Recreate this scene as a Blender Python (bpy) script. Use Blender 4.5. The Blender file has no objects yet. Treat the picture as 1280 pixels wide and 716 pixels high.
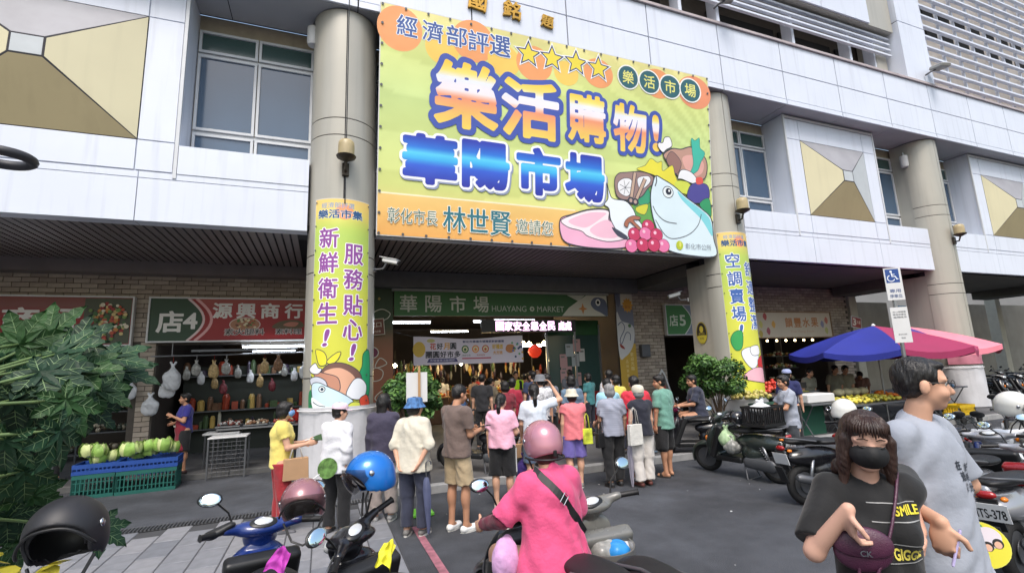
import bpy, bmesh, math, random
import numpy as np
from mathutils import Vector, Matrix
from mathutils.geometry import tessellate_polygon
random.seed(7); RNG = np.random.default_rng(7)
PI = math.pi
scene = bpy.context.scene
COL = scene.collection

# ---------------------------------------------------------------- camera
CAM_H = 1.92
FPX = 600.463                      # focal length in pixels of a 1280 px wide picture
_a = np.array([501 - 640, -3130 - 358.0]); _b = np.array([2180 - 640, 400 - 358.0])
FPX = math.sqrt(-(_a @ _b))
_z = np.array([*_a, FPX]); _z /= np.linalg.norm(_z)
_x = np.array([*_b, FPX]); _x /= np.linalg.norm(_x)
_y = np.cross(_z, _x); _y /= np.linalg.norm(_y)
RW = np.array([_x, _y, _z])        # camera axes (right, down, forward) -> world (along the facade, into it, up)
cam_d = bpy.data.cameras.new('camera'); cam = bpy.data.objects.new('camera', cam_d); COL.objects.link(cam)
cam_d.sensor_width = 36; cam_d.lens = FPX / 1280 * 36; cam_d.clip_start = 0.05; cam_d.clip_end = 3000
_m = Matrix([[RW[0, 0], -RW[0, 1], -RW[0, 2], 0], [RW[1, 0], -RW[1, 1], -RW[1, 2], 0], [RW[2, 0], -RW[2, 1], -RW[2, 2], CAM_H], [0, 0, 0, 1]])
cam.matrix_world = _m
scene.camera = cam

# ---------------------------------------------------------------- sky, sun, exposure
SUN_EL, SUN_AZ = math.radians(58), math.radians(200)     # azimuth from +Y towards +X
world = bpy.data.worlds.new('World'); scene.world = world; world.use_nodes = True
nt = world.node_tree; nt.nodes.clear()
sky = nt.nodes.new('ShaderNodeTexSky'); sky.sky_type = 'NISHITA'; sky.sun_disc = False
sky.sun_elevation = SUN_EL; sky.sun_rotation = SUN_AZ; sky.air_density = 1.6; sky.dust_density = 4.0; sky.ozone_density = 1.0
bg = nt.nodes.new('ShaderNodeBackground'); bg.inputs['Strength'].default_value = 0.125
wo = nt.nodes.new('ShaderNodeOutputWorld')
nt.links.new(sky.outputs[0], bg.inputs[0]); nt.links.new(bg.outputs[0], wo.inputs[0])
sd = bpy.data.lights.new('sun', 'SUN'); sd.energy = 1.15; sd.angle = math.radians(24); sd.color = (1.0, 0.98, 0.96)
so = bpy.data.objects.new('sun', sd); COL.objects.link(so)
_d = Vector((math.cos(SUN_EL) * math.sin(SUN_AZ), math.cos(SUN_EL) * math.cos(SUN_AZ), math.sin(SUN_EL)))
so.rotation_euler = _d.to_track_quat('Z', 'Y').to_euler()
scene.view_settings.view_transform = 'Standard'; scene.view_settings.look = 'None'
scene.view_settings.exposure = 0.9; scene.view_settings.gamma = 1.0
scene.cycles.use_denoising = True
scene.cycles.max_bounces = 6; scene.cycles.diffuse_bounces = 3; scene.cycles.glossy_bounces = 3
scene.cycles.transmission_bounces = 4; scene.cycles.transparent_max_bounces = 6
scene.cycles.caustics_reflective = False; scene.cycles.caustics_refractive = False
scene.cycles.use_adaptive_sampling = True

# ---------------------------------------------------------------- where a line of sight meets a real surface
def ray(px, py): return RW @ np.array([px - 640, py - 358.0, FPX])
def ground(px, py, h=0.0):
    d = ray(px, py); t = (h - CAM_H) / d[2]; return np.array([d[0] * t, d[1] * t, h])
def onY(px, py, Y):
    d = ray(px, py); t = Y / d[1]; return np.array([d[0] * t, Y, CAM_H + d[2] * t])
def onX(px, py, X):
    d = ray(px, py); t = X / d[0]; return np.array([X, d[1] * t, CAM_H + d[2] * t])
def atdepth(px, py, dep):
    d = ray(px, py); d = d / FPX * dep; return np.array([d[0], d[1], CAM_H + d[2]])

# ---------------------------------------------------------------- materials
def lin(c):
    c = [x / 255.0 for x in c]
    return tuple((x / 12.92 if x <= 0.04045 else ((x + 0.055) / 1.055) ** 2.4) for x in c) + (1.0,)
MATS = {}
def M(name, col=(128, 128, 128), rough=0.6, metal=0.0, var=0.10, scale=5.0, bump=0.0, bscale=60.0, emit=0.0, trans=0.0, coat=0.0, streak=0.0, spec=None, alpha=None, stretch=None, sheen=0.0, grit=0.0):
    if name in MATS: return MATS[name]
    m = bpy.data.materials.new(name); m.use_nodes = True
    n = m.node_tree.nodes; l = m.node_tree.links
    p = n['Principled BSDF']; c = lin(col)
    p.inputs['Roughness'].default_value = rough; p.inputs['Metallic'].default_value = metal
    if spec is not None: p.inputs['Specular IOR Level'].default_value = spec
    if coat: p.inputs['Coat Weight'].default_value = coat; p.inputs['Coat Roughness'].default_value = 0.08
    if sheen: p.inputs['Sheen Weight'].default_value = sheen
    if trans: p.inputs['Transmission Weight'].default_value = trans
    if alpha is not None: p.inputs['Alpha'].default_value = alpha
    tc = n.new('ShaderNodeTexCoord')
    src = tc.outputs['Object']
    if stretch:
        mp = n.new('ShaderNodeMapping'); mp.inputs['Scale'].default_value = stretch; l.new(src, mp.inputs[0]); vec = mp.outputs[0]
    else: vec = src
    if var > 0:
        no = n.new('ShaderNodeTexNoise'); no.inputs['Scale'].default_value = scale; no.inputs['Detail'].default_value = 5; l.new(vec, no.inputs['Vector'])
        mx = n.new('ShaderNodeMix'); mx.data_type = 'RGBA'
        var *= .62; ct = n.new('ShaderNodeMapRange'); ct.inputs[1].default_value = .34; ct.inputs[2].default_value = .66; l.new(no.outputs['Fac'], ct.inputs[0])
        lo = [x * (1 - var * 1.6) for x in c[:3]] + [1]; hi = [min(1, x * (1 + var * 1.2)) for x in c[:3]] + [1]
        mx.inputs[6].default_value = lo; mx.inputs[7].default_value = hi
        l.new(ct.outputs[0], mx.inputs[0]); out = mx.outputs[2]
        if grit > 0:
            n3 = n.new('ShaderNodeTexNoise'); n3.inputs['Scale'].default_value = 150; n3.inputs['Detail'].default_value = 3; l.new(src, n3.inputs['Vector']); m3 = n.new('ShaderNodeMapRange'); m3.inputs[1].default_value = .38; m3.inputs[2].default_value = .68; m3.inputs[3].default_value = 1 - grit; m3.inputs[4].default_value = 1 + grit; l.new(n3.outputs['Fac'], m3.inputs[0])
            n4 = n.new('ShaderNodeTexNoise'); n4.inputs['Scale'].default_value = .45; n4.inputs['Detail'].default_value = 7; n4.inputs['Roughness'].default_value = .65; l.new(src, n4.inputs['Vector']); m4 = n.new('ShaderNodeMapRange'); m4.inputs[1].default_value = .4; m4.inputs[2].default_value = .62; m4.inputs[3].default_value = .6; m4.inputs[4].default_value = 1.2; l.new(n4.outputs['Fac'], m4.inputs[0]); mm = n.new('ShaderNodeMath'); mm.operation = 'MULTIPLY'; l.new(m3.outputs[0], mm.inputs[0]); l.new(m4.outputs[0], mm.inputs[1])
            vm = n.new('ShaderNodeVectorMath'); vm.operation = 'SCALE'; l.new(out, vm.inputs[0]); l.new(mm.outputs[0], vm.inputs['Scale']); out = vm.outputs[0]
        if streak > 0:
            mp2 = n.new('ShaderNodeMapping'); mp2.inputs['Scale'].default_value = (3.0, 3.0, 0.18); l.new(src, mp2.inputs[0])
            n2 = n.new('ShaderNodeTexNoise'); n2.inputs['Scale'].default_value = 2.2; n2.inputs['Detail'].default_value = 6; l.new(mp2.outputs[0], n2.inputs['Vector'])
            rr = n.new('ShaderNodeMapRange'); rr.inputs[1].default_value = 0.52; rr.inputs[2].default_value = 0.75; rr.inputs[3].default_value = 0; rr.inputs[4].default_value = streak
            l.new(n2.outputs['Fac'], rr.inputs[0])
            mx2 = n.new('ShaderNodeMix'); mx2.data_type = 'RGBA'; l.new(rr.outputs[0], mx2.inputs[0]); l.new(out, mx2.inputs[6]); mx2.inputs[7].default_value = [x * 0.45 for x in c[:3]] + [1]
            out = mx2.outputs[2]
        l.new(out, p.inputs['Base Color'])
        rr = n.new('ShaderNodeMapRange'); rr.inputs[3].default_value = max(0, rough - 0.07); rr.inputs[4].default_value = min(1, rough + 0.07)
        l.new(no.outputs['Fac'], rr.inputs[0]); l.new(rr.outputs[0], p.inputs['Roughness'])
    else: p.inputs['Base Color'].default_value = c
    if bump > 0:
        nb = n.new('ShaderNodeTexNoise'); nb.inputs['Scale'].default_value = bscale; nb.inputs['Detail'].default_value = 4; l.new(vec, nb.inputs['Vector'])
        bp = n.new('ShaderNodeBump'); bp.inputs['Strength'].default_value = bump; bp.inputs['Distance'].default_value = 0.02
        l.new(nb.outputs['Fac'], bp.inputs['Height']); l.new(bp.outputs[0], p.inputs['Normal'])
    if emit:
        p.inputs['Emission Color'].default_value = c; p.inputs['Emission Strength'].default_value = emit
    MATS[name] = m; return m
def ink(name, rough=0.5, emit=0.0):
    """printed colours: read from the mesh's colour attribute"""
    if name in MATS: return MATS[name]
    m = bpy.data.materials.new(name); m.use_nodes = True; n = m.node_tree.nodes; l = m.node_tree.links
    p = n['Principled BSDF']; p.inputs['Roughness'].default_value = rough
    a = n.new('ShaderNodeAttribute'); a.attribute_name = 'Col'
    no = n.new('ShaderNodeTexNoise'); no.inputs['Scale'].default_value = 0.7; no.inputs['Detail'].default_value = 6
    tc = n.new('ShaderNodeTexCoord'); l.new(tc.outputs['Object'], no.inputs['Vector'])
    rr = n.new('ShaderNodeMapRange'); rr.inputs[3].default_value = 0.86; rr.inputs[4].default_value = 1.08; l.new(no.outputs['Fac'], rr.inputs[0])
    mu = n.new('ShaderNodeVectorMath'); mu.operation = 'SCALE'; l.new(a.outputs['Color'], mu.inputs[0]); l.new(rr.outputs[0], mu.inputs['Scale'])
    l.new(mu.outputs[0], p.inputs['Base Color'])
    nw = n.new('ShaderNodeTexNoise'); nw.inputs['Scale'].default_value = 1.3; nw.inputs['Detail'].default_value = 2; l.new(tc.outputs['Object'], nw.inputs['Vector'])
    bp = n.new('ShaderNodeBump'); bp.inputs['Strength'].default_value = 0.12; bp.inputs['Distance'].default_value = 0.2; l.new(nw.outputs['Fac'], bp.inputs['Height']); l.new(bp.outputs[0], p.inputs['Normal'])
    if emit: l.new(a.outputs['Color'], p.inputs['Emission Color']); p.inputs['Emission Strength'].default_value = emit
    MATS[name] = m; return m

# ---------------------------------------------------------------- objects
def link(o, parent=None, loc=None, rot=None):
    COL.objects.link(o)
    if parent is not None: o.parent = parent
    if loc is not None: o.location = tuple(float(v) for v in loc)
    if rot is not None: o.rotation_euler = rot
    return o
def tag(o, label=None, cat=None, group=None, kind=None):
    if label: o['label'] = label
    if cat: o['category'] = cat
    if group: o['group'] = group
    if kind: o['kind'] = kind
    return o
def thing(name, label, cat, loc=(0, 0, 0), rz=0.0, group=None):
    o = bpy.data.objects.new(name, None); o.empty_display_size = 0.1
    link(o, None, loc, (0, 0, rz)); return tag(o, label, cat, group)
def mesh_obj(name, me, parent=None, loc=None, rot=None):
    return link(bpy.data.objects.new(name, me), parent, loc, rot)
def copy_tree(o, parent=None):
    c = o.copy(); COL.objects.link(c)
    if parent is not None: c.parent = parent
    for ch in list(o.children): copy_tree(ch, c)
    return c
def rotz(a): c, s = math.cos(a), math.sin(a); return np.array([[c, -s, 0], [s, c, 0], [0, 0, 1.0]])
def frame_to(d):
    d = np.array(d, float); d /= max(1e-9, np.linalg.norm(d))
    h = np.array([0, 0, 1.0]) if abs(d[2]) < 0.95 else np.array([1.0, 0, 0])
    u = np.cross(h, d); u /= np.linalg.norm(u); return u, np.cross(d, u), d

class MB:
    """a mesh being put together"""
    def __init__(s): s.v = []; s.f = []; s.mi = []; s.cur = 0
    def add(s, vs, fs):
        b = len(s.v); s.v += [tuple(map(float, p)) for p in vs]; s.f += [tuple(b + i for i in f) for f in fs]; s.mi += [s.cur] * len(fs); return s
    def box(s, c, d, R=None, bev=0.0, taper=1.0):
        x, y, z = d[0] / 2, d[1] / 2, d[2] / 2
        if bev <= 0:
            P = np.array([(-x, -y, -z), (x, -y, -z), (x, y, -z), (-x, y, -z), (-x * taper, -y * taper, z), (x * taper, -y * taper, z), (x * taper, y * taper, z), (-x * taper, y * taper, z)])
            F = [(0, 3, 2, 1), (4, 5, 6, 7), (0, 1, 5, 4), (1, 2, 6, 5), (2, 3, 7, 6), (3, 0, 4, 7)]
        else:
            b = min(bev, x * .9, y * .9, z * .9); P = []; F = []
            for zz, k in ((-z, 1), (-z + b, 0), (z - b, 0), (z, 1)):
                i = b * k; t = taper if zz > 0 else 1
                for (sx, sy) in ((-1, -1), (1, -1), (1, 1), (-1, 1)):
                    e = (x - i) * t * sx; g = (y - i) * t * sy
                    if sx * sy > 0: P += [(e, g - sy * b * .8, zz), (e - sx * b * .8, g, zz)]
                    else: P += [(e - sx * b * .8, g, zz), (e, g - sy * b * .8, zz)]
            for k in range(3):
                for j in range(8): F.append((k * 8 + j, k * 8 + (j + 1) % 8, k * 8 + 8 + (j + 1) % 8, k * 8 + 8 + j))
            F.append(tuple(range(7, -1, -1))); F.append(tuple(range(24, 32))); P = np.array(P)
        if R is not None: P = P @ np.array(R).T
        return s.add(P + np.array(c), F)
    def quad(s, a, b, c, d): return s.add([a, b, c, d], [(0, 1, 2, 3)])
    def slab(s, pts, n, t):
        """polygon given front face points, thickness t behind along -n"""
        P = [np.array(p, float) for p in pts]; n = np.array(n, float); k = len(P)
        Q = [p - n * t for p in P]
        return s.add(P + Q, [tuple(range(k)), tuple(range(2 * k - 1, k - 1, -1))] + [(i, i + k, (i + 1) % k + k, (i + 1) % k) for i in range(k)])
    def tube(s, pts, r, seg=8, caps=True, closed=False):
        P = [np.array(p, float) for p in pts]; n = len(P); rr = r if hasattr(r, '__len__') else [r] * n
        V = []; pu = None
        for i in range(n):
            if closed: d = P[(i + 1) % n] - P[i - 1]
            else: d = P[min(i + 1, n - 1)] - P[max(i - 1, 0)]
            if pu is None: u, w, dd = frame_to(d)
            else:
                dd = d / max(1e-9, np.linalg.norm(d)); u = pu - dd * (pu @ dd); u /= max(1e-9, np.linalg.norm(u)); w = np.cross(dd, u)
            pu = u
            for j in range(seg):
                a = 2 * PI * j / seg; V.append(P[i] + rr[i] * (math.cos(a) * u + math.sin(a) * w))
        F = []
        for i in range(n if closed else n - 1):
            k = (i + 1) % n
            for j in range(seg): F.append((i * seg + j, i * seg + (j + 1) % seg, k * seg + (j + 1) % seg, k * seg + j))
        if caps and not closed: F.append(tuple(range(seg - 1, -1, -1))); F.append(tuple((n - 1) * seg + j for j in range(seg)))
        return s.add(V, F)
    def cyl(s, a, b, r1, r2=None, seg=16): return s.tube([a, b], [r1, r1 if r2 is None else r2], seg)
    def lathe(s, prof, c=(0, 0, 0), axis=(0, 0, 1), seg=20, sx=1.0, sy=1.0):
        u, w, d = frame_to(axis); c = np.array(c, float); V = []; F = []
        for (r, h) in prof:
            for j in range(seg):
                a = 2 * PI * j / seg; V.append(c + r * sx * math.cos(a) * u + r * sy * math.sin(a) * w + h * d)
        for i in range(len(prof) - 1):
            for j in range(seg): F.append((i * seg + j, i * seg + (j + 1) % seg, (i + 1) * seg + (j + 1) % seg, (i + 1) * seg + j))
        if prof[0][0] > 1e-5: F.append(tuple(range(seg - 1, -1, -1)))
        if prof[-1][0] > 1e-5: F.append(tuple((len(prof) - 1) * seg + j for j in range(seg)))
        return s.add(V, F)
    def ball(s, c, r, seg=12, rings=8, R=None):
        r = np.array(r if hasattr(r, '__len__') else (r, r, r), float); V = []; F = []
        for i in range(rings + 1):
            t = PI * i / rings
            for j in range(seg):
                a = 2 * PI * j / seg; V.append(np.array([math.sin(t) * math.cos(a), math.sin(t) * math.sin(a), -math.cos(t)]) * r)
        for i in range(rings):
            for j in range(seg): F.append((i * seg + j, i * seg + (j + 1) % seg, (i + 1) * seg + (j + 1) % seg, (i + 1) * seg + j))
        V = np.array(V)
        if R is not None: V = V @ np.array(R).T
        return s.add(V + np.array(c), F)
    def loft(s, rings, caps=True, closed_u=True):
        n = len(rings[0]); V = [p for r in rings for p in r]; F = []
        for i in range(len(rings) - 1):
            for j in range(n if closed_u else n - 1): F.append((i * n + j, i * n + (j + 1) % n, (i + 1) * n + (j + 1) % n, (i + 1) * n + j))
        if caps and closed_u: F.append(tuple(range(n - 1, -1, -1))); F.append(tuple((len(rings) - 1) * n + j for j in range(n)))
        return s.add(V, F)
    def mesh(s, name, mats, smooth=False):
        me = bpy.data.meshes.new(name); me.from_pydata(s.v, [], s.f)
        for m in (mats if isinstance(mats, (list, tuple)) else [mats]): me.materials.append(m)
        if any(s.mi): me.polygons.foreach_set('material_index', s.mi)
        if smooth: smooth_by(me, 40 if smooth is True else smooth)
        me.update(); return me
    def build(s, name, mats, parent=None, loc=None, rot=None, smooth=False):
        return mesh_obj(name, s.mesh(name, mats, smooth), parent, loc, rot)
def smooth_by(me, deg):
    me.polygons.foreach_set('use_smooth', [True] * len(me.polygons))
    if deg < 180:
        try: me.set_sharp_from_angle(angle=math.radians(deg))
        except Exception: pass
def srect(w, h, n=20, e=3.0):
    out = []
    for j in range(n):
        a = 2 * PI * j / n; c, sn = math.cos(a), math.sin(a)
        out.append((math.copysign(abs(c) ** (2 / e), c) * w / 2, math.copysign(abs(sn) ** (2 / e), sn) * h / 2))
    return out

# ---------------------------------------------------------------- smooth solids: a signed distance field turned into a mesh
import openvdb
class SDF:
    def __init__(s, vox, k=0.02): s.vox = vox; s.k = k; s.pr = []; s.fold = None
    def cone(s, a, b, r1, r2, k=None, flat=None, cut=False): s.pr.append(('c', np.array(a, float), np.array(b, float), r1, r2, k, flat, cut, 1)); return s
    def ell(s, c, r, k=None, R=None): s.pr.append(('e', np.array(c, float), np.array(r, float), None if R is None else np.array(R, float), k, 1)); return s
    def box(s, c, h, rr=0.01, k=None, R=None): s.pr.append(('b', np.array(c, float), np.array(h, float), rr, None if R is None else np.array(R, float), k, 1)); return s
    def sub(s): q = list(s.pr[-1]); q[-1] = -1; s.pr[-1] = tuple(q); return s
    def keep(s, p, n): s.pr.append(('h', np.array(p, float), np.array(n, float) / np.linalg.norm(n))); return s   # keeps the side n points to
    def _bb(s, q):
        if q[0] == 'c':
            r = max(q[3], q[4]) * 1.25 + 0.0; return np.minimum(q[1], q[2]) - r, np.maximum(q[1], q[2]) + r
        if q[0] == 'e': r = q[2].max() if q[3] is not None else q[2]; return q[1] - r, q[1] + r
        if q[0] == 'b': r = np.linalg.norm(q[2]) if q[4] is not None else q[2] + q[3]; return q[1] - r, q[1] + r
    def _ev(s, q, P):
        if q[0] == 'c':
            _, a, b, r1, r2, k, flat, cut, sg = q
            ab = b - a; L2 = ab @ ab
            W = P - a
            if flat is not None:
                n, sc = np.array(flat[0], float), flat[1]
                W = W + (W @ n)[..., None] * n * (1 / sc - 1); abn = ab + (ab @ n) * n * (1 / sc - 1); L2 = abn @ abn
            else: abn = ab; sc = 1
            t0 = (W @ abn) / max(L2, 1e-9); t = np.clip(t0, 0, 1)
            d = np.linalg.norm(W - t[..., None] * abn, axis=-1) - (r1 + (r2 - r1) * t)
            if sc < 1: d = d * (sc ** 0.5)
            if cut: d = np.maximum(d, (t0 - 1) * math.sqrt(L2))
            return d
        if q[0] == 'e':
            W = P - q[1]
            if q[3] is not None: W = W @ q[3]
            k0 = np.linalg.norm(W / q[2], axis=-1); k1 = np.linalg.norm(W / q[2] ** 2, axis=-1)
            return k0 * (k0 - 1) / np.maximum(k1, 1e-6)
        if q[0] == 'b':
            W = P - q[1]
            if q[4] is not None: W = W @ q[4]
            Q = np.abs(W) - q[2]
            return np.linalg.norm(np.maximum(Q, 0), axis=-1) + np.minimum(Q.max(-1), 0) - q[3]
    def mesh(s, name, mats, smooth=True):
        bb = [s._bb(q) for q in s.pr if q[0] != 'h' and q[-1] > 0]
        lo = np.min([b[0] for b in bb], 0) - 3 * s.vox - 0.01; hi = np.max([b[1] for b in bb], 0) + 3 * s.vox + 0.01
        n = np.maximum(4, np.ceil((hi - lo) / s.vox).astype(int) + 1)
        big = 0.15; G = np.full(tuple(n), big, np.float32)
        ax = [lo[i] + np.arange(n[i]) * s.vox for i in range(3)]
        for q in s.pr:
            if q[0] == 'h':
                D = ((ax[0][:, None, None] - q[1][0]) * q[2][0] + (ax[1][None, :, None] - q[1][1]) * q[2][1] + (ax[2][None, None, :] - q[1][2]) * q[2][2])
                G = np.maximum(G, -D).astype(np.float32); continue
            k = q[5] if q[0] in ('c', 'b') else q[4]
            k = s.k if k is None else k
            l, h = s._bb(q); m = max(k * 1.5, 3 * s.vox) + 0.01
            i0 = np.clip(np.floor((l - m - lo) / s.vox).astype(int), 0, n); i1 = np.clip(np.ceil((h + m - lo) / s.vox).astype(int) + 1, 0, n)
            if (i1 <= i0).any(): continue
            sl = tuple(slice(i0[i], i1[i]) for i in range(3))
            X, Y, Z = np.meshgrid(ax[0][sl[0]], ax[1][sl[1]], ax[2][sl[2]], indexing='ij')
            d = s._ev(q, np.stack([X, Y, Z], -1)); g = G[sl]
            if q[-1] > 0:
                if k > 1e-6:
                    hh = np.maximum(k - np.abs(g - d), 0) / k; r = np.minimum(g, d) - hh * hh * k * 0.25
                else: r = np.minimum(g, d)
            else:
                if k > 1e-6:
                    hh = np.maximum(k - np.abs(g + d), 0) / k; r = np.maximum(g, -d) + hh * hh * k * 0.25
                else: r = np.maximum(g, -d)
            G[sl] = r
        if s.fold is not None:
            X, Y, Z = np.meshgrid(*ax, indexing='ij', sparse=True); G = G + s.fold(X, Y, Z).astype(np.float32)
        gr = openvdb.FloatGrid(big); gr.copyFromArray(np.ascontiguousarray(G)); 
        R_ = gr.convertToPolygons(0.0); P, Q = R_[0], R_[-1]
        P = P * s.vox + lo
        me = bpy.data.meshes.new(name); Q = np.ascontiguousarray(Q)
        me.vertices.add(len(P)); me.vertices.foreach_set('co', P.astype(np.float32).ravel())
        me.loops.add(Q.size); me.loops.foreach_set('vertex_index', Q.astype(np.int32).ravel())
        me.polygons.add(len(Q)); me.polygons.foreach_set('loop_start', np.arange(0, Q.size, 4, dtype=np.int32)); me.polygons.foreach_set('loop_total', np.full(len(Q), 4, np.int32))
        me.update(calc_edges=True); me.validate()
        if smooth: me.polygons.foreach_set('use_smooth', [True] * len(me.polygons))
        for m_ in (mats if isinstance(mats, (list, tuple)) else [mats]): me.materials.append(m_)
        return me
    def build(s, name, mats, parent=None, loc=None, rot=None): return mesh_obj(name, s.mesh(name, mats), parent, loc, rot)

# ---------------------------------------------------------------- lettering and printed artwork
_G = {}
def glyph(text, offset=0.0, res=3):
    key = (text, round(offset, 4))
    if key in _G: return _G[key]
    c = bpy.data.curves.new('lettering', 'FONT'); c.body = text; c.offset = offset; c.resolution_u = res
    o = bpy.data.objects.new('lettering', c); COL.objects.link(o)
    dg = bpy.context.evaluated_depsgraph_get(); me = bpy.data.meshes.new_from_object(o.evaluated_get(dg))
    v = np.zeros(len(me.vertices) * 3, np.float32); me.vertices.foreach_get('co', v); v = v.reshape(-1, 3)[:, :2]
    fs = [tuple(p.vertices) for p in me.polygons]
    nrm = [p.normal[2] for p in me.polygons]
    fs = [f if z > 0 else f[::-1] for f, z in zip(fs, nrm)]
    COL.objects.unlink(o); bpy.data.objects.remove(o); bpy.data.meshes.remove(me); bpy.data.curves.remove(c)
    _G[key] = (v, fs); return _G[key]
def glyph_grown(text, off):
    """the glyph outline grown evenly by off (em), filled cell by cell from a distance grid"""
    key = (text, 'g', round(off, 4))
    if key in _G: return _G[key]
    if len(text) > 1:      # letter by letter, set on the line as the font does
        V, F = [], []; base = glyph(text, 0.0)[0]
        adv = 0.0
        for ch in text:
            if ch == ' ': adv += .28; continue
            v, f = glyph_grown(ch, off)
            w1 = _adv(ch); b = len(V); V += [(x + adv, y) for x, y in v]; F += [tuple(b + i for i in q) for q in f]; adv += w1
        _G[key] = (np.array(V), F); return _G[key]
    v, fs = glyph(text, 0.0)
    from collections import Counter
    ec = Counter()
    for f in fs:
        for a, b in zip(f, f[1:] + f[:1]): ec[(a, b)] += 1
    E = np.array([(a, b) for (a, b) in ec if (b, a) not in ec])
    A, B = v[E[:, 0]], v[E[:, 1]]
    h = 1 / 56.0; lo = v.min(0) - off - 2 * h; hi = v.max(0) + off + 2 * h
    nx, ny = [int(math.ceil(q)) + 1 for q in (hi - lo) / h]
    X, Y = np.meshgrid(lo[0] + np.arange(nx) * h, lo[1] + np.arange(ny) * h, indexing='ij'); P = np.stack([X.ravel(), Y.ravel()], 1)
    D = np.full(len(P), 9.0); inside = np.zeros(len(P), bool)
    for a, b in zip(A, B):
        ab = b - a; t = np.clip(((P - a) @ ab) / max(1e-12, ab @ ab), 0, 1)
        D = np.minimum(D, np.hypot(*(P - a - t[:, None] * ab).T))
        if a[1] != b[1]:
            c = ((a[1] > P[:, 1]) != (b[1] > P[:, 1])); xx = a[0] + (P[:, 1] - a[1]) / (b[1] - a[1]) * ab[0]; inside ^= (c & (P[:, 0] < xx))
    S_ = (np.where(inside, -D, D) - off).reshape(nx, ny)
    V = []; F = []; idx = {}
    def vert(k, p):
        if k not in idx: idx[k] = len(V); V.append(p)
        return idx[k]
    gp = lambda i, j: (lo[0] + i * h, lo[1] + j * h)
    for j in range(ny - 1):
        run = None
        for i in range(nx - 1):
            c = [(i, j), (i + 1, j), (i + 1, j + 1), (i, j + 1)]; s_ = [S_[q] for q in c]
            full = max(s_) < 0
            if full and run is None: run = i
            if (not full) and run is not None:
                F.append((vert((run, j), gp(run, j)), vert((i, j), gp(i, j)), vert((i, j + 1), gp(i, j + 1)), vert((run, j + 1), gp(run, j + 1)))); run = None
            if full or min(s_) >= 0: continue
            poly = []
            for q in range(4):
                a, b = c[q], c[(q + 1) % 4]; sa, sb = s_[q], s_[(q + 1) % 4]
                if sa < 0: poly.append(vert(a, gp(*a)))
                if (sa < 0) != (sb < 0):
                    t = sa / (sa - sb); pa, pb = gp(*a), gp(*b); poly.append(vert((min(a, b), max(a, b)), (pa[0] + (pb[0] - pa[0]) * t, pa[1] + (pb[1] - pa[1]) * t)))
            if len(poly) > 2: F.append(tuple(poly))
    _G[key] = (np.array(V), F); return _G[key]
_ADV = {}
def _adv(ch):
    if ch not in _ADV: a, b = glyph(ch + ch, 0.0)[0], glyph(ch, 0.0)[0]; _ADV[ch] = float(a[:, 0].max() - b[:, 0].max())
    return _ADV[ch]
def slice_mesh(v, fs, cuts, axis):
    bm = bmesh.new(); vs = [bm.verts.new((a, b, 0)) for a, b in v]
    for f in fs:
        try: bm.faces.new([vs[i] for i in f])
        except Exception: pass
    for c in cuts:
        co = [0, 0, 0]; co[axis] = c; no = [0, 0, 0]; no[axis] = 1
        bmesh.ops.bisect_plane(bm, geom=bm.verts[:] + bm.edges[:] + bm.faces[:], plane_co=co, plane_no=no)
    bm.verts.index_update(); v2 = np.array([(x.co.x, x.co.y) for x in bm.verts]); f2 = [tuple(x.index for x in f.verts) for f in bm.faces]; bm.free()
    return v2, f2
def ramp(stops, t):
    t = min(max(t, 0), 1)
    for (a, ca), (b, cb) in zip(stops, stops[1:]):
        if t <= b: k = (t - a) / max(1e-6, b - a); return tuple(ca[i] * (1 - k) + cb[i] * k for i in range(3))
    return stops[-1][1]
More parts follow.
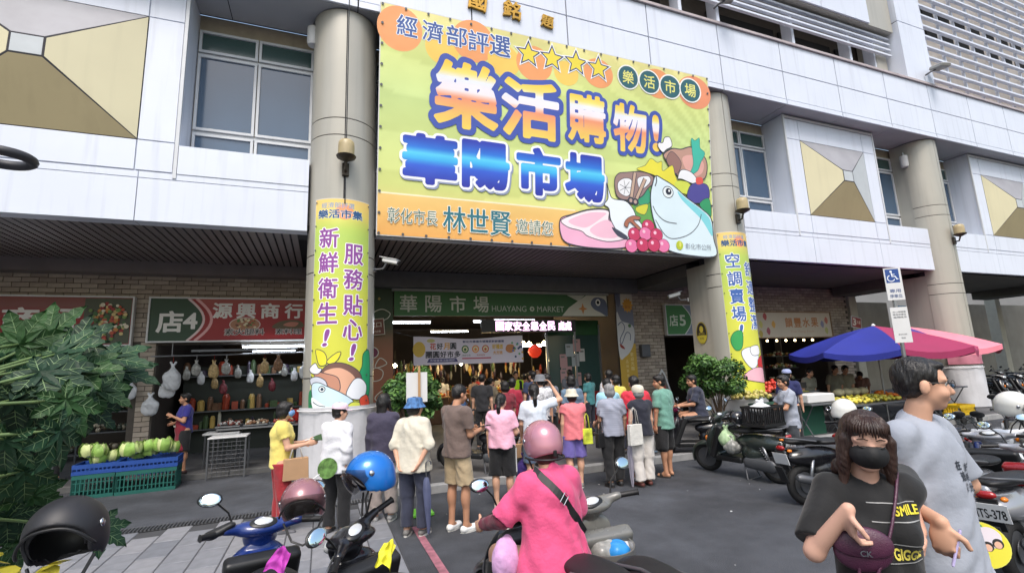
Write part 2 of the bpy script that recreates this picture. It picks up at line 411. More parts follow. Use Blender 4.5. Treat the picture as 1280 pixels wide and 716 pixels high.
class Sheet:
    """flat print on a real surface: uv in metres. kind plane: O,U,V ; kind cyl: centre, radius"""
    def __init__(s, O=None, U=None, V=None, cyl=None, step=0.0012):
        s.v = []; s.f = []; s.c = []; s.step = step; s.layer = 1; s.cyl = cyl
        if cyl is None:
            s.O = np.array(O, float); s.U = np.array(U, float); s.V = np.array(V, float); s.U /= np.linalg.norm(s.U); s.V /= np.linalg.norm(s.V); s.N = np.cross(s.U, s.V)
    def p(s, px, py):
        d = ray(px, py); o = np.array([0, 0, CAM_H])
        if s.cyl is None:
            t = ((s.O - o) @ s.N) / (d @ s.N); q = o + d * t - s.O; return (q @ s.U, q @ s.V)
        cx, cy, r = s.cyl; a = d[0] ** 2 + d[1] ** 2; b = -2 * (d[0] * cx + d[1] * cy); c = cx * cx + cy * cy - r * r
        t = (-b - math.sqrt(max(0, b * b - 4 * a * c))) / (2 * a); X, Y = d[0] * t - cx, d[1] * t - cy
        return (math.atan2(X, -Y) * r, CAM_H + d[2] * t)
    def w(s, u, v, h):
        if s.cyl is None: return s.O + s.U * u + s.V * v + s.N * h
        cx, cy, r = s.cyl; st = 0.045; k = math.floor(u / st + 1e-6); t = u / st - k; a, b = k * st / r, (k + 1) * st / r
        sn = math.sin(a) * (1 - t) + math.sin(b) * t; cs = math.cos(a) * (1 - t) + math.cos(b) * t
        return np.array([cx + (r + h) * sn, cy - (r + h) * cs, v])
    def add(s, v, fs, col, layer=None):
        if layer is None: layer = s.layer; s.layer += 1
        h = layer * s.step * .17; b = len(s.v)
        if s.cyl is not None and len(v):
            us = [p[0] for p in v]; st = 0.045; k0 = math.ceil(min(us) / st); k1 = math.floor(max(us) / st)
            if k1 >= k0: v, fs = slice_mesh(v, fs, [k * st for k in range(k0, k1 + 1)], 0)
        for (x, y) in v: s.v.append(s.w(x, y, h))
        if callable(col): s.c += [lin(col(x, y)) for x, y in v]
        else: s.c += [lin(col)] * len(v)
        s.f += [tuple(b + i for i in f) for f in fs]
    def rect(s, u0, v0, u1, v1, col, layer=None, nu=1, nv=1):
        V = [(u0 + (u1 - u0) * i / nu, v0 + (v1 - v0) * j / nv) for j in range(nv + 1) for i in range(nu + 1)]
        F = [(j * (nu + 1) + i, j * (nu + 1) + i + 1, (j + 1) * (nu + 1) + i + 1, (j + 1) * (nu + 1) + i) for j in range(nv) for i in range(nu)]
        s.add(V, F, col, layer)
    def text(s, t, cu, cv, em, col, off=0.0, w=None, layer=None, skew=0.0, rot=0.0, fit_h=None):
        v, fs = glyph(t, 0.0) if off < .007 else glyph_grown(t, off); v0, _ = glyph(t, 0.0)
        lo, hi = v0.min(0), v0.max(0); c = (lo + hi) / 2; k = em; 
        if fit_h: k = fit_h / (hi[1] - lo[1])
        kx = k if w is None else w / (hi[0] - lo[0])
        V = (v - c) * np.array([kx, k]); 
        if callable(col) or s.cyl is not None:
            n = 6; V, fs = slice_mesh(V, fs, [(-0.5 + i / n) * (hi[1] - lo[1]) * k for i in range(1, n)], 1)
        H = (hi[1] - lo[1]) * k
        cc = [col((y / H) + 0.5) for x, y in V] if callable(col) else None
        V = np.array(V); V = np.stack([V[:, 0] + skew * V[:, 1], V[:, 1]], 1)
        if rot: c_, s_ = math.cos(rot), math.sin(rot); V = np.stack([V[:, 0] * c_ - V[:, 1] * s_, V[:, 0] * s_ + V[:, 1] * c_], 1)
        V = V + np.array([cu, cv])
        if cc is None: s.add(V, fs, col, layer)
        else:
            if layer is None: layer = s.layer; s.layer += 1
            h = layer * s.step * .17; b = len(s.v)
            for (x, y) in V: s.v.append(s.w(x, y, h))
            s.c += [lin(x) for x in cc]; s.f += [tuple(b + i for i in f) for f in fs]
    def ptext(s, t, px, py, hpx, col, off=0.0, wpx=None, **kw):
        """text centred where the line of sight through (px,py) meets the sheet, height as seen"""
        u, v = s.p(px, py); a = s.p(px, py - hpx / 2); b = s.p(px, py + hpx / 2); em = abs(a[1] - b[1])
        w = None
        if wpx: w = abs(s.p(px + wpx / 2, py)[0] - s.p(px - wpx / 2, py)[0])
        s.text(t, u, v, em, col, off, w, fit_h=em, **kw)
    def poly(s, pts, col, line=None, lw=0.02, smooth=True, closed=True, px=True, n=5):
        P = [s.p(*q) for q in pts] if px else list(pts)
        Q = spline(P, n, closed) if smooth else P
        if col is not None:
            tr = tessellate_polygon([[Vector((x, y, 0)) for x, y in Q]])
            fs = []
            for f in tr:
                a, b, c = [Q[i] for i in f]
                z = (b[0] - a[0]) * (c[1] - a[1]) - (b[1] - a[1]) * (c[0] - a[0]); fs.append(f if z > 0 else f[::-1])
            s.add(Q, fs, col)
        if line is not None: s.stroke(Q, lw, line, closed)
    def stroke(s, Q, lw, col, closed=False):
        n = len(Q); V = []; F = []
        for i in range(n):
            a = Q[(i - 1) % n] if closed or i > 0 else Q[i]; b = Q[(i + 1) % n] if closed or i < n - 1 else Q[i]
            d = np.array([b[0] - a[0], b[1] - a[1]]); d /= max(1e-9, np.linalg.norm(d)); m = np.array([-d[1], d[0]]) * lw / 2
            V += [(Q[i][0] - m[0], Q[i][1] - m[1]), (Q[i][0] + m[0], Q[i][1] + m[1])]
        for i in range(n if closed else n - 1):
            k = (i + 1) % n; F.append((2 * i, 2 * k, 2 * k + 1, 2 * i + 1))
        s.add(V, F, col)
    def line(s, pts, lw, col, smooth=True, px=True):
        P = [s.p(*q) for q in pts] if px else list(pts); s.stroke(spline(P, 5, False) if smooth else P, lw, col)
    def disc(s, px, py, rx, ry=None, col=(0, 0, 0), n=28, px_=True, line=None, lw=0.02):
        u, v = s.p(px, py) if px_ else (px, py)
        if px_:
            a = s.p(px + rx, py); b = s.p(px, py - (ry or rx)); rx, ry = abs(a[0] - u), abs(b[1] - v)
        ry = ry or rx
        P = [(u + rx * math.cos(2 * PI * i / n), v + ry * math.sin(2 * PI * i / n)) for i in range(n)]
        if line is not None and col is None: s.stroke(P, lw, line, True); return
        s.add(P, [tuple(range(n))], col)
        if line is not None: s.stroke(P, lw, line, True)
    def build(s, name, parent, mat=None, origin=None):
        me = bpy.data.meshes.new(name); me.from_pydata([tuple(p) for p in s.v], [], s.f)
        at = me.color_attributes.new('Col', 'FLOAT_COLOR', 'POINT'); at.data.foreach_set('color', np.array(s.c, np.float32).ravel())
        me.materials.append(mat or ink('printed_vinyl')); me.update(); return mesh_obj(name, me, parent)
def spline(P, n=5, closed=True):
    P = [np.array(p, float) for p in P]; m = len(P); out = []
    for i in range(m if closed else m - 1):
        p0 = P[(i - 1) % m] if closed or i > 0 else P[i]; p1 = P[i]; p2 = P[(i + 1) % m]; p3 = P[(i + 2) % m] if closed or i < m - 2 else p2
        for j in range(n):
            t = j / n
            out.append(tuple(0.5 * ((2 * p1) + (-p0 + p2) * t + (2 * p0 - 5 * p1 + 4 * p2 - p3) * t * t + (-p0 + 3 * p1 - 3 * p2 + p3) * t ** 3)))
    if not closed: out.append(tuple(P[-1]))
    return out
# ================================================================ MATERIALS OF THE PLACE
mPanel = M('white_aluminium_panel', (214, 220, 233), 0.42, 0.0, 0.035, 0.7, streak=0.24, spec=0.5)
mPanelD = M('dark_panel_joint', (52, 52, 58), 0.8, var=0.05)
mCap = M('parapet_capping', (176, 166, 168), 0.7, var=0.10, scale=2, streak=0.35)
mColumn = M('column_cladding', (174, 171, 161), 0.38, 0.1, 0.05, 0.8, streak=0.25)
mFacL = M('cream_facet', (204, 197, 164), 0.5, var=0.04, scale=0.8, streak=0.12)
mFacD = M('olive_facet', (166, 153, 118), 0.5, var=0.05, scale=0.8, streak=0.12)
mFacT = M('grey_facet', (150, 150, 156), 0.6, var=0.12, scale=1.5)  # top facets, greyer than the other sides
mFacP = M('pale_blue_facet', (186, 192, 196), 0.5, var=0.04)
mSofU = M('upper_soffit_panel', (170, 172, 178), 0.6, var=0.05, scale=1)
mSlat = M('soffit_slat_paint', (126, 117, 116), 0.5, var=0.10, scale=2)
mSofD = M('plain_soffit_paint', (100, 99, 94), 0.7, var=0.08)
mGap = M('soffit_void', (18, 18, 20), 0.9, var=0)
mWF = M('white_window_frame', (205, 208, 212), 0.4, var=0.03)
mGlass = M('sky_blue_window_glass', (66, 88, 112), 0.12, 0.0, 0.12, 0.5, spec=0.9)  # blue of the reflected sky put into the base colour
mGlassG = M('greenish_window_glass', (58, 82, 80), 0.15, 0.0, 0.10, 0.5, spec=0.8)
mBrick = [M('beige_brick_%s' % k, c, 0.75, var=0.10, scale=9, bump=0.15, bscale=40) for k, c in (('a', (172, 158, 144)), ('b', (160, 147, 134)), ('c', (184, 171, 156)))]
mMortar = M('brick_mortar', (84, 78, 72), 0.9, var=0.1, scale=12)
mAsph = M('asphalt', (80, 83, 90), 0.85, var=0.2, scale=1.6, bump=0.9, bscale=130, grit=.38)
mPlat = M('platform_concrete', (92, 92, 94), 0.8, var=0.18, scale=1.2, bump=0.25, bscale=50, grit=.12)
mPaver = [M('grey_paver_%s' % k, c, 0.8, var=0.12, scale=7, bump=0.25, bscale=70) for k, c in (('a', (122, 124, 130)), ('b', (112, 115, 122)), ('c', (131, 132, 137)))]
mKerb = M('kerb_stone', (146, 146, 146), 0.8, var=0.14, scale=5, bump=0.2)
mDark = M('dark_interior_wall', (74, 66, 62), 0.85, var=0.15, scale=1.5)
mBlack = M('black_plastic', (26, 26, 28), 0.45, var=0.08)
mSteel = M('brushed_steel', (150, 152, 156), 0.35, 0.8, 0.06)
mSteelD = M('dull_grey_metal', (96, 98, 102), 0.5, 0.5, 0.08)
mWhite = M('white_paint', (212, 212, 212), 0.5, var=0.03)
mWood = M('plain_timber', (176, 138, 96), 0.6, var=0.15, scale=3, stretch=(1, 1, 0.1), bump=0.1)
mBulb = M('lit_bulb', (255, 224, 160), 0.4, var=0, emit=80.0)
mTube = M('lit_tube_lamp', (236, 244, 255), 0.4, var=0, emit=20.0)
mBulbS = M('lit_small_bulb', (255, 226, 170), 0.4, var=0, emit=6.0)

# ================================================================ GROUND
mb = MB(); mb.add([(-260, -120, 0), (300, -120, 0), (300, 300, 0), (-260, 300, 0)], [(0, 1, 2, 3)])
road = tag(mb.build('road', mAsph), kind='structure')
# asphalt repair patches and the painted line
mb = MB(); mb.cur = 0
random.seed(11)
for k in range(0):
    cx, cy, w, d = random.uniform(1.5, 11), random.uniform(2.2, 7.4), random.uniform(.5, 1.6), random.uniform(.1, .35)
    n = 14; pts = [(cx + w * math.cos(2 * PI * i / n) * random.uniform(.6, 1), cy + d * math.sin(2 * PI * i / n) * random.uniform(.6, 1), 0.004) for i in range(n)]
    mb.add(pts, [tuple(range(n))])
mb = MB(); mb.add([(1.115, 2.0, .008), (1.205, 2.0, .008), (1.185, 6.55, .008), (1.10, 6.55, .008)], [(0, 1, 2, 3)])
o = mb.build('road_marking', M('faded_pink_line_paint', (150, 96, 108), 0.85, var=0.3, scale=14)); tag(o, kind='structure')
# sidewalk of stone slabs, near left
sidewalk = tag(MB().box((-7.6, 3.7, 0.012), (16.9, 8.6, 0.016)).build('sidewalk', M('paver_joint_sand', (66, 67, 70), 0.95, var=0.1)), kind='structure')
pm = []
for k in range(3): pm.append(MB().box((0, 0, 0), (0.288, 0.588, 0.03), bev=0.006).mesh('paver', mPaver[k]))
cnt = 0; far = MB(); cand = []
for i in range(40):
    for j in range(14):
        x = 0.69 - i * 0.30; y = 7.72 - j * 0.60 + (0.3 if i % 2 else 0)
        if y > 7.75 or y < -0.5: continue
        cand.append(((x + .4) ** 2 + (y - 5.2) ** 2 * 1.2, x, y))
cand.sort()
for k, (_, x, y) in enumerate(cand):
    z = 0.012 + random.uniform(-.0015, .002)
    if k < 280: mesh_obj('paver', pm[k % 3], sidewalk, (x, y, z), (random.uniform(-.004, .004), random.uniform(-.004, .004), random.uniform(-.006, .006)))
    else: far.box((x, y, z), (.288, .588, .03))
tag(far.build('paver', mPaver[0], sidewalk), kind='stuff')
# drain strip between slabs and asphalt
dr = tag(MB().box((-4, 8.16, 0.010), (9.8, 0.22, 0.02)).build('drain_channel', M('drain_grime', (38, 38, 40), 0.9, var=.2)), kind='structure')
gm = MB().box((0, 0, 0), (0.02, 0.2, 0.02)); gm = gm.mesh('grate_bar', mSteelD)
for k in range(150): mesh_obj('grate_bar', gm, dr, (-5.6 + k * .043, 8.16, 0.028))
# platform of the arcade with its kerb
mb = MB(); mb.box((15.6, 22.2, 0.06), (28.6, 27.9, 0.12)); mb.box((-13.85, 24.0, 0.05), (30.25, 24.3, 0.10)); plat = tag(mb.build('arcade_floor', mPlat), kind='structure')
kb = MB()
ks = MB().box((0, 0, 0), (0.99, 0.16, 0.14), bev=.012).mesh('kerb_stone', mKerb)
for k in range(28): mesh_obj('kerb_stone', ks, plat, (1.8 + k * 1.0, 8.17, 0.063))
ks2 = MB().box((0, 0, 0), (0.16, 0.99, 0.14), bev=.012).mesh('kerb_stone', mKerb)
for k in range(3): mesh_obj('kerb_stone', ks2, plat, (1.22, 8.75 + k * 1.0, 0.063))
ks3 = MB().box((0, 0, 0), (0.99, 0.16, 0.12), bev=.012).mesh('kerb_stone', M('dark_kerb_stone', (88, 88, 88), .85, var=.2, scale=5))
for k in range(14): mesh_obj('kerb_stone', ks3, plat, (0.78 - k * 1.0, 11.78, 0.052))

# ================================================================ THE MARKET BUILDING
BX, BY = 10.3, 9.25
bld = thing('market_building', 'large white panelled market hall with round columns, cream pyramid panels and a dark arcade', 'building', (BX, BY, 0))
def bpart(mbx, name, mats, parent=None, smooth=False):
    if parent is None: return mbx.build(name, mats, bld, (-BX, -BY, 0), smooth=smooth)
    return mbx.build(name, mats, parent, smooth=smooth)
XC = [-9.55, 0.30, 10.295, 20.04, 29.85, 39.7]; CR = 0.64
# columns: dark core with a stack of curved cladding sheets, flat pier behind
lev = [0.0, 1.9, 3.86, 4.20, 6.60, 6.96, 9.385]
for xc in XC:
    core = bpart(MB().cyl((xc, 10, 0), (xc, 10, 9.395), CR - 0.02, seg=32), 'column', mPanelD)
    for a, b in zip(lev, lev[1:]):
        for (t0, t1) in ((-92, -0.9), (0.9, 92)):
            n = 10; V = []; F = []
            for r in (CR, CR - 0.018):
                for z in (a + .010, b - .010):
                    for i in range(n + 1):
                        t = math.radians(t0 + (t1 - t0) * i / n); V.append((xc + r * math.sin(t), 10 - r * math.cos(t), z))
            m = n + 1
            for i in range(n): F += [(i, i + 1, m + i + 1, m + i), (i, 2 * m + i, 2 * m + i + 1, i + 1), (m + i, m + i + 1, 3 * m + i + 1, 3 * m + i)]
            F += [(0, m, 3 * m, 2 * m), (n, 2 * m + n, 3 * m + n, m + n)]
            bpart(MB().add(V, F), 'cladding_panel', mColumn, core, smooth=30)
    bpart(MB().box((xc, 10.39, 2.27), (CR * 2 - .02, 0.72, 4.54)), 'pier', mColumn, core)
    bpart(MB().box((xc, 10.23, 7.4), (CR * 2 - .02, 0.42, 3.96)), 'pier', mColumn, core)
# upper fascia
uf = bpart(MB().box((11, 9.9, 10.44), (60, 1.22, 2.04)), 'upper_fascia', mPanelD)
JX = [10.3 + 2.45 * k for k in range(-12, 12)]
for x in JX:
    for (z0, z1) in ((9.56, 10.465), (10.485, 11.45)):
        if x > 36 or x < -12: continue
        bpart(MB().box((x + 1.225, 9.27, (z0 + z1) / 2), (2.418, 0.04, z1 - z0 - .012)), 'panel', mPanel, uf)
    bpart(MB().box((x + 1.225, 9.268, 9.473), (2.418, 0.05, 0.14)), 'panel', mPanel, uf)
    bpart(MB().box((x + 1.225, 9.87, 9.404), (2.43, 1.15, 0.012)), 'soffit_panel', mSofU, uf)
bpart(MB().box((11, 9.75, 11.49), (60, 1.12, 0.075)), 'parapet_capping', mCap, uf)
# first-floor band: windows, boxes with pyramids, ledges
ledge = bpart(MB().box((11, 10.15, 5.40), (60, 0.55, 1.40)), 'lower_fascia', mPanelD)
wallw = bpart(MB().box((11, 10.75, 7.75), (60, 0.5, 3.3)), 'window_wall', M('window_wall_stone', (170, 160, 140), .7, var=.08, streak=.2))
def window(x0, x1, z0, z1, kind):
    fr = MB(); f = 0.05; Y = 10.46
    fr.box(((x0 + x1) / 2, Y, z1 - f / 2), (x1 - x0, .07, f)); fr.box(((x0 + x1) / 2, Y, z0 + f / 2), (x1 - x0, .07, f))
    fr.box((x0 + f / 2, Y, (z0 + z1) / 2), (f, .065, z1 - z0 - 2 * f)); fr.box((x1 - f / 2, Y, (z0 + z1) / 2), (f, .065, z1 - z0 - 2 * f))
    o = bpart(fr, 'window', mWF)
    bpart(MB().box(((x0 + x1) / 2, Y + .012, (z0 + z1) / 2), (x1 - x0 - 2 * f - .004, .014, z1 - z0 - 2 * f - .004)), 'pane', mGlass if kind else mGlassG, o)
MIDB = [-4.63, 5.3, 15.17, 24.95, 34.8]; HB = 2.11
for bi, xm in enumerate(MIDB):
    xl, xr = XC[bi] + CR, XC[bi + 1] - CR
    # box body
    bx = bpart(MB().box((xm, 10.16, 7.43), (HB * 2 - .03, 0.86, 3.90)), 'pyramid_bay', mPanel)
    x0, x1 = xm - HB, xm + HB
    px0, px1, pz0, pz1 = xm - 1.485, xm + 1.485, 6.17, 8.59
    Yf = 9.7
    def pan(a, b, c, d, m=mPanel):
        bpart(MB().box(((a + b) / 2, Yf + .012, (c + d) / 2), (b - a - .022, .03, d - c - .022)), 'panel', m, bx)
    for (a, b) in ((x0 + .06, px0), (px0, px1), (px1, x1 - .06)):
        pan(a, b, pz1, 9.26); pan(a, b, 5.60, pz0)
    pan(x0 + .06, px0, pz0, pz1); pan(px1, x1 - .06, pz0, pz1)
    for (a, b) in ((x0, x0 + .06), (x1 - .06, x1)): bpart(MB().box(((a + b) / 2, Yf + .008, 7.44), (.056, .05, 3.88)), 'edge_trim', mWF, bx)
    bpart(MB().box((xm, Yf + .004, 9.31), (HB * 2 - .12, .05, .08)), 'edge_trim', mWF, bx)
    bpart(MB().box((xm, Yf + .008, 7.38), (px1 - px0, .02, pz1 - pz0)), 'joint', mPanelD, bx)
    s0, s1, t0, t1, Yp = xm - .22, xm + .22, 7.28, 7.62, 9.36 if bi != 1 else 9.6
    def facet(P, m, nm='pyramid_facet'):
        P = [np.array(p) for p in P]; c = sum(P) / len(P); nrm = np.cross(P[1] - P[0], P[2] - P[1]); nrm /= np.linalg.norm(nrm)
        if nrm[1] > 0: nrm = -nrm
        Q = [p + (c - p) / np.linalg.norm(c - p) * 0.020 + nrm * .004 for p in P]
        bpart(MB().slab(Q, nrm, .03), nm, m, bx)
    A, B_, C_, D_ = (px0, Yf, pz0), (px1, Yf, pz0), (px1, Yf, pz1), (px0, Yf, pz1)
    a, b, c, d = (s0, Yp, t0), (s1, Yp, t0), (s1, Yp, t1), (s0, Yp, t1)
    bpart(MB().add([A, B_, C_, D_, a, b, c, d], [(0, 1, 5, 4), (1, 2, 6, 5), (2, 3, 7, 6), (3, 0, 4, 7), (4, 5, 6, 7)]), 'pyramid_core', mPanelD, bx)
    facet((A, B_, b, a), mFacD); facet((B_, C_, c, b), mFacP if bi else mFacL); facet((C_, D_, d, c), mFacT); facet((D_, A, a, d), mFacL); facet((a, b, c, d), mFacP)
    # ledge panels: lower strip all along, parapets beside the box
    xs = [xl, xm - 1.53, xm + 1.55, xr]
    for a_, b_ in zip(xs, xs[1:]): bpart(MB().box(((a_ + b_) / 2, 9.85, 5.075), (b_ - a_ - .014, .30, .77)), 'panel', mPanel, ledge)
    for a_, b_ in zip(xs, xs[1:]): bpart(MB().box(((a_ + b_) / 2, 9.853, 5.53), (b_ - a_ - .014, .30, .11)), 'panel', mPanel, ledge)
    for a_, b_ in ((xl, x0), (x1, xr)):
        bpart(MB().box(((a_ + b_) / 2, 9.95, 5.86), (b_ - a_ - .012, .52, .54)), 'panel', mPanel, ledge)
        z = [(6.2, 6.76), (6.83, 8.47), (8.53, 9.02)]
        n = 2 if (b_ - a_) > 1.5 else 1
        for q, (za, zb) in enumerate(z):
            for k in range(n):
                w = (b_ - a_) / n; window(a_ + k * w + .01, a_ + (k + 1) * w - .01, za, zb, q < 2)
        bpart(MB().box(((a_ + b_) / 2, 10.49, 8.5), (b_ - a_, .04, .05)), 'window_mullion', mWF)
        bpart(MB().box(((a_ + b_) / 2, 10.49, 6.79), (b_ - a_, .04, .06)), 'window_mullion', mWF)
# arcade soffit: slats in the two left bays, plain boards right
sof = bpart(MB().box((11, 11.75, 4.78), (60, 3.9, 0.10)), 'arcade_soffit', mGap)
slm = MB().box((0, 0, 0), (0.112, 3.30, 0.02)).mesh('soffit_slat', mSlat)
for (a, b) in ((-9.0, -0.36), (0.96, 9.64)):
    n = int((b - a) / .149)
    for k in range(n): mesh_obj('soffit_slat', slm, sof, (a + .07 + k * .149, 11.43, 4.705))
for (a, b) in ((10.95, 15.1), (15.1, 19.38), (20.7, 25), (25, 29.2)):
    bpart(MB().box(((a + b) / 2, 11.7, 4.705), (b - a - .01, 3.7, .03)), 'soffit_board', mSofD, sof)
for xc in XC: bpart(MB().box((xc, 12.05, 4.52), (1.26, 2.6, 0.34)), 'beam', mSofD, sof)
bpart(MB().box((-4.4, 13.3, 4.56), (8.2, .4, .28)), 'beam', mSlat, sof)
bpart(MB().box((5.3, 13.28, 4.46), (8.68, .44, .44)), 'beam', M('grey_entrance_beam', (104, 104, 106), .6, var=.1), sof)
# brick wall of the arcade (Y = 13.5)
WY = 13.5
holes = [(-30, -4.06, -1, 2.80), (-3.6, 0.9, -1, 2.80), (1.75, 8.9, -1, 4.2), (0.9, 1.75, -1, 4.4), (8.9, 9.6, -1, 4.4), (10.9, 12.6, -1, 2.80), (15.35, 19.1, -1, 2.75), (20.4, 60, -1, 4.7)]
bw = MB(); bwr = MB()
for (a, b, c, d) in ((-12, -4.06, 2.80, 4.75), (-4.06, -3.6, 0, 4.75), (-3.6, .95, 2.80, 4.75), (9.6, 10.9, 0, 4.75), (10.9, 12.6, 2.8, 4.75), (12.6, 15.35, 0, 4.75), (15.35, 19.1, 2.75, 4.75), (19.1, 20.4, 0, 4.75)):
    if b < 1: bw.box(((a + b) / 2, WY + .14, (c + d) / 2), (b - a, .24, d - c))
    else: bwr.box(((a + b) / 2, WY + .14, (c + d) / 2), (b - a, .24, d - c))
wallb = bpart(bw, 'brick_wall', mMortar); wallr = bpart(bwr, 'brick_wall', mMortar)
bms = [MB().box((0, 0, 0), (.288, .03, .098)).mesh('brick', m) for m in mBrick]; bml = [MB().box((0, 0, 0), (.138, .03, .098)).mesh('brick', m) for m in mBrick]
random.seed(3); cand = []
H, W = .112, .302
for r in range(1, 42):
    z = r * H + .02
    for k in range(-40, 110):
        x = k * W + (W / 2 if r % 2 else 0)
        if not (-11.5 < x < 20.3) or z > 4.66: continue
        def inh(xx): return any(a - .02 < xx < b + .02 and c < z - .05 and z - .06 < d for a, b, c, d in holes)
        if inh(x - .14) or inh(x + .14):
            if inh(x): continue
            s = -1 if inh(x + .14) else 1
            cand.append((x + s * .075, z, 1))
        else: cand.append((x, z, 0))
vis = lambda x, z: (-8.0 < x < -.35 and z > 3.9) or (-4.15 < x < -3.5)
cand.sort(key=lambda q: (not vis(q[0], q[1]), not (9.55 < q[0] < 11.0), abs(q[0] - 10)))
rest = MB()
for k, (x, z, h) in enumerate(cand):
    if k < 300: mesh_obj('brick', (bml if h else bms)[random.randrange(3)], wallb if x < 1 else wallr, (x, WY + .008 + random.uniform(-.003, .003), z))
    else: rest.cur = random.randrange(3); rest.box((x, WY + .008, z), (.138 if h else .288, .03, .098))
tag(bpart(rest, 'brick', mBrick, wallr), kind='stuff')
# right-hand part of the arcade behind the third column
rw = MB(); rw.box((24.5, 17, 2.35), (8.4, .3, 4.7)); rw.box((45, 17, 2.35), (25, .3, 4.7))
bpart(rw, 'back_wall', M('beige_render', (150, 144, 132), .8, var=.12, scale=1.2, streak=.2))
for x, y in ((20.75, 13.7), (29.3, 14.5), (33.5, 14.5), (24.2, 16.2)): bpart(MB().box((x, y, 2.35), (.45, .45, 4.7)), 'pilaster', M('cream_pilaster', (190, 184, 168), .6, var=.06))
# inside the hall
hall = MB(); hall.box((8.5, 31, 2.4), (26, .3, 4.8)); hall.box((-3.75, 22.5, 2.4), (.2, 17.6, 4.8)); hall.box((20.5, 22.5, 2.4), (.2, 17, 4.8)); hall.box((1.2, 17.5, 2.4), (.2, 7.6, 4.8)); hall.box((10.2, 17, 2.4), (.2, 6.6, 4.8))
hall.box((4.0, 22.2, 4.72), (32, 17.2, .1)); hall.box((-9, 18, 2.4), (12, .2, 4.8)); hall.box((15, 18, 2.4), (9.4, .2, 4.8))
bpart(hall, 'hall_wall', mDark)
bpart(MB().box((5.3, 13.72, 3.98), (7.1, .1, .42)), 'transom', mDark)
# rooms above the upper fascia
up = bpart(MB().box((4, 10.6, 12.7), (30, .3, 2.5)), 'upper_wall', mMortar)
random.seed(5)
ub = MB()
for r in range(9):
    for k in range(44):
        x = 8.1 + k * W + (W / 2 if r % 2 else 0); z = 11.65 + r * H * 1.0
        if z < 12.9: ub.cur = random.randrange(3); ub.box((x, 10.44, z), (.288, .03, .098))
tag(bpart(ub, 'brick', mBrick, up), kind='stuff')
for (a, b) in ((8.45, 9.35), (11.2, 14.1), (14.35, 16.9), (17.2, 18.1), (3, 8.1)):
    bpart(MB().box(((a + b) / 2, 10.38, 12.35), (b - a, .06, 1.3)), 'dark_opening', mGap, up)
for x in (9.55, 11.0, 14.22, 17.05, 18.4): bpart(MB().box((x, 9.95, 12.4), (.12, .35, 1.7)), 'mullion', mPanel, up)
for z in (12.60, 12.82, 13.04, 13.26): bpart(MB().box((14.4, 9.62, z), (9.2, .10, .065)), 'sunshade_bar', mPanel, up)
uf2 = bpart(MB().box((4.0, 9.9, 14.4), (30, 1.0, 2.0)), 'top_fascia', mColumn)
for x in JX:
    if x < 17: 
        for (a, b) in ((13.42, 14.35), (14.37, 15.3)): bpart(MB().box((min(x + 1.225, 17.78), 9.37, (a + b) / 2), (2.43 if x < 16 else 2.2, .06, b - a)), 'panel', mPanel, uf2)
pil = bpart(MB().box((19.85, 9.85, 15.3), (1.5, 1.1, 7.6)), 'tower_pilaster', mPanelD)
for (a, b) in ((11.55, 13.8), (13.82, 16.1), (16.12, 19)): bpart(MB().box((19.85, 9.82, (a + b) / 2), (1.54, 1.15, b - a - .015)), 'panel', mPanel, pil)
bpart(MB().box((18.7, 10.05, 12.6), (.55, .6, 2.2)), 'reveal', mColumn, pil)
lou = bpart(MB().box((33, 10.55, 16.9), (25, .3, 9.2)), 'louver_wall', M('pale_louver_wall', (196, 188, 180), .9, var=.15, scale=.7))  # warm pale wall colour behind the slats
for k in range(18):
    z = 12.30 + k * .46; bpart(MB().box((33, 9.75, z), (24.5, .13, .075)), 'louver_slat', mPanel, lou)
for k in range(18): bpart(MB().box((21.9 + k * 1.15, 9.86, 16.1), (.07, .09, 9.0)), 'louver_post', mPanel, lou)
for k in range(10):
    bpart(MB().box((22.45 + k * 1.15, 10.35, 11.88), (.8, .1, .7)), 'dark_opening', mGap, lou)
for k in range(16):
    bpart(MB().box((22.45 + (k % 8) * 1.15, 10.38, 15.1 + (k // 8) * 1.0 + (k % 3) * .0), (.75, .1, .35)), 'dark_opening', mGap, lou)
# ================================================================ BANNERS AND SIGNS
OUT = (60, 62, 74)
def board(sh, u0, v0, u1, v1, t, mat, parent, name='board'):
    """solid board behind a sheet"""
    P = [sh.w(u0, v0, -0.0005), sh.w(u1, v0, -0.0005), sh.w(u1, v1, -0.0005), sh.w(u0, v1, -0.0005)]
    return MB().slab(P, sh.N, t).build(name, mat, parent)
# ---- the big banner over the entrance
O = onY(471.2, 292.8, 9.64); T = onY(475.2, 2.7, 9.17)
S = Sheet(O=O, U=(1, 0, 0), V=(0, T[1] - O[1], T[2] - O[2]), step=0.0016)
bann = thing('market_banner', 'huge yellow and green food banner with four stars hung over the hall entrance', 'banner')
u0, v0 = 0, 0; u1, v1 = S.p(884, 98.2); u1 = 8.70; v1 = S.p(475.2, 2.7)[1]
def bgc(x, y):
    a = math.atan2(y - 2.2, x - 9.2); k = (math.sin(a * 34) > 0)
    base = ramp([(0, (240, 190, 90)), (.14, (228, 214, 104)), (.22, (208, 218, 100)), (.6, (184, 210, 108)), (.8, (202, 216, 102)), (1, (228, 214, 116))], y / v1)
    return tuple(min(255, c * .72 + w_ * .28 + (9 if k else -3)) for c, w_ in zip(base, (235, 238, 225)))
S.rect(0, 0, u1, v1, bgc, nu=110, nv=60)
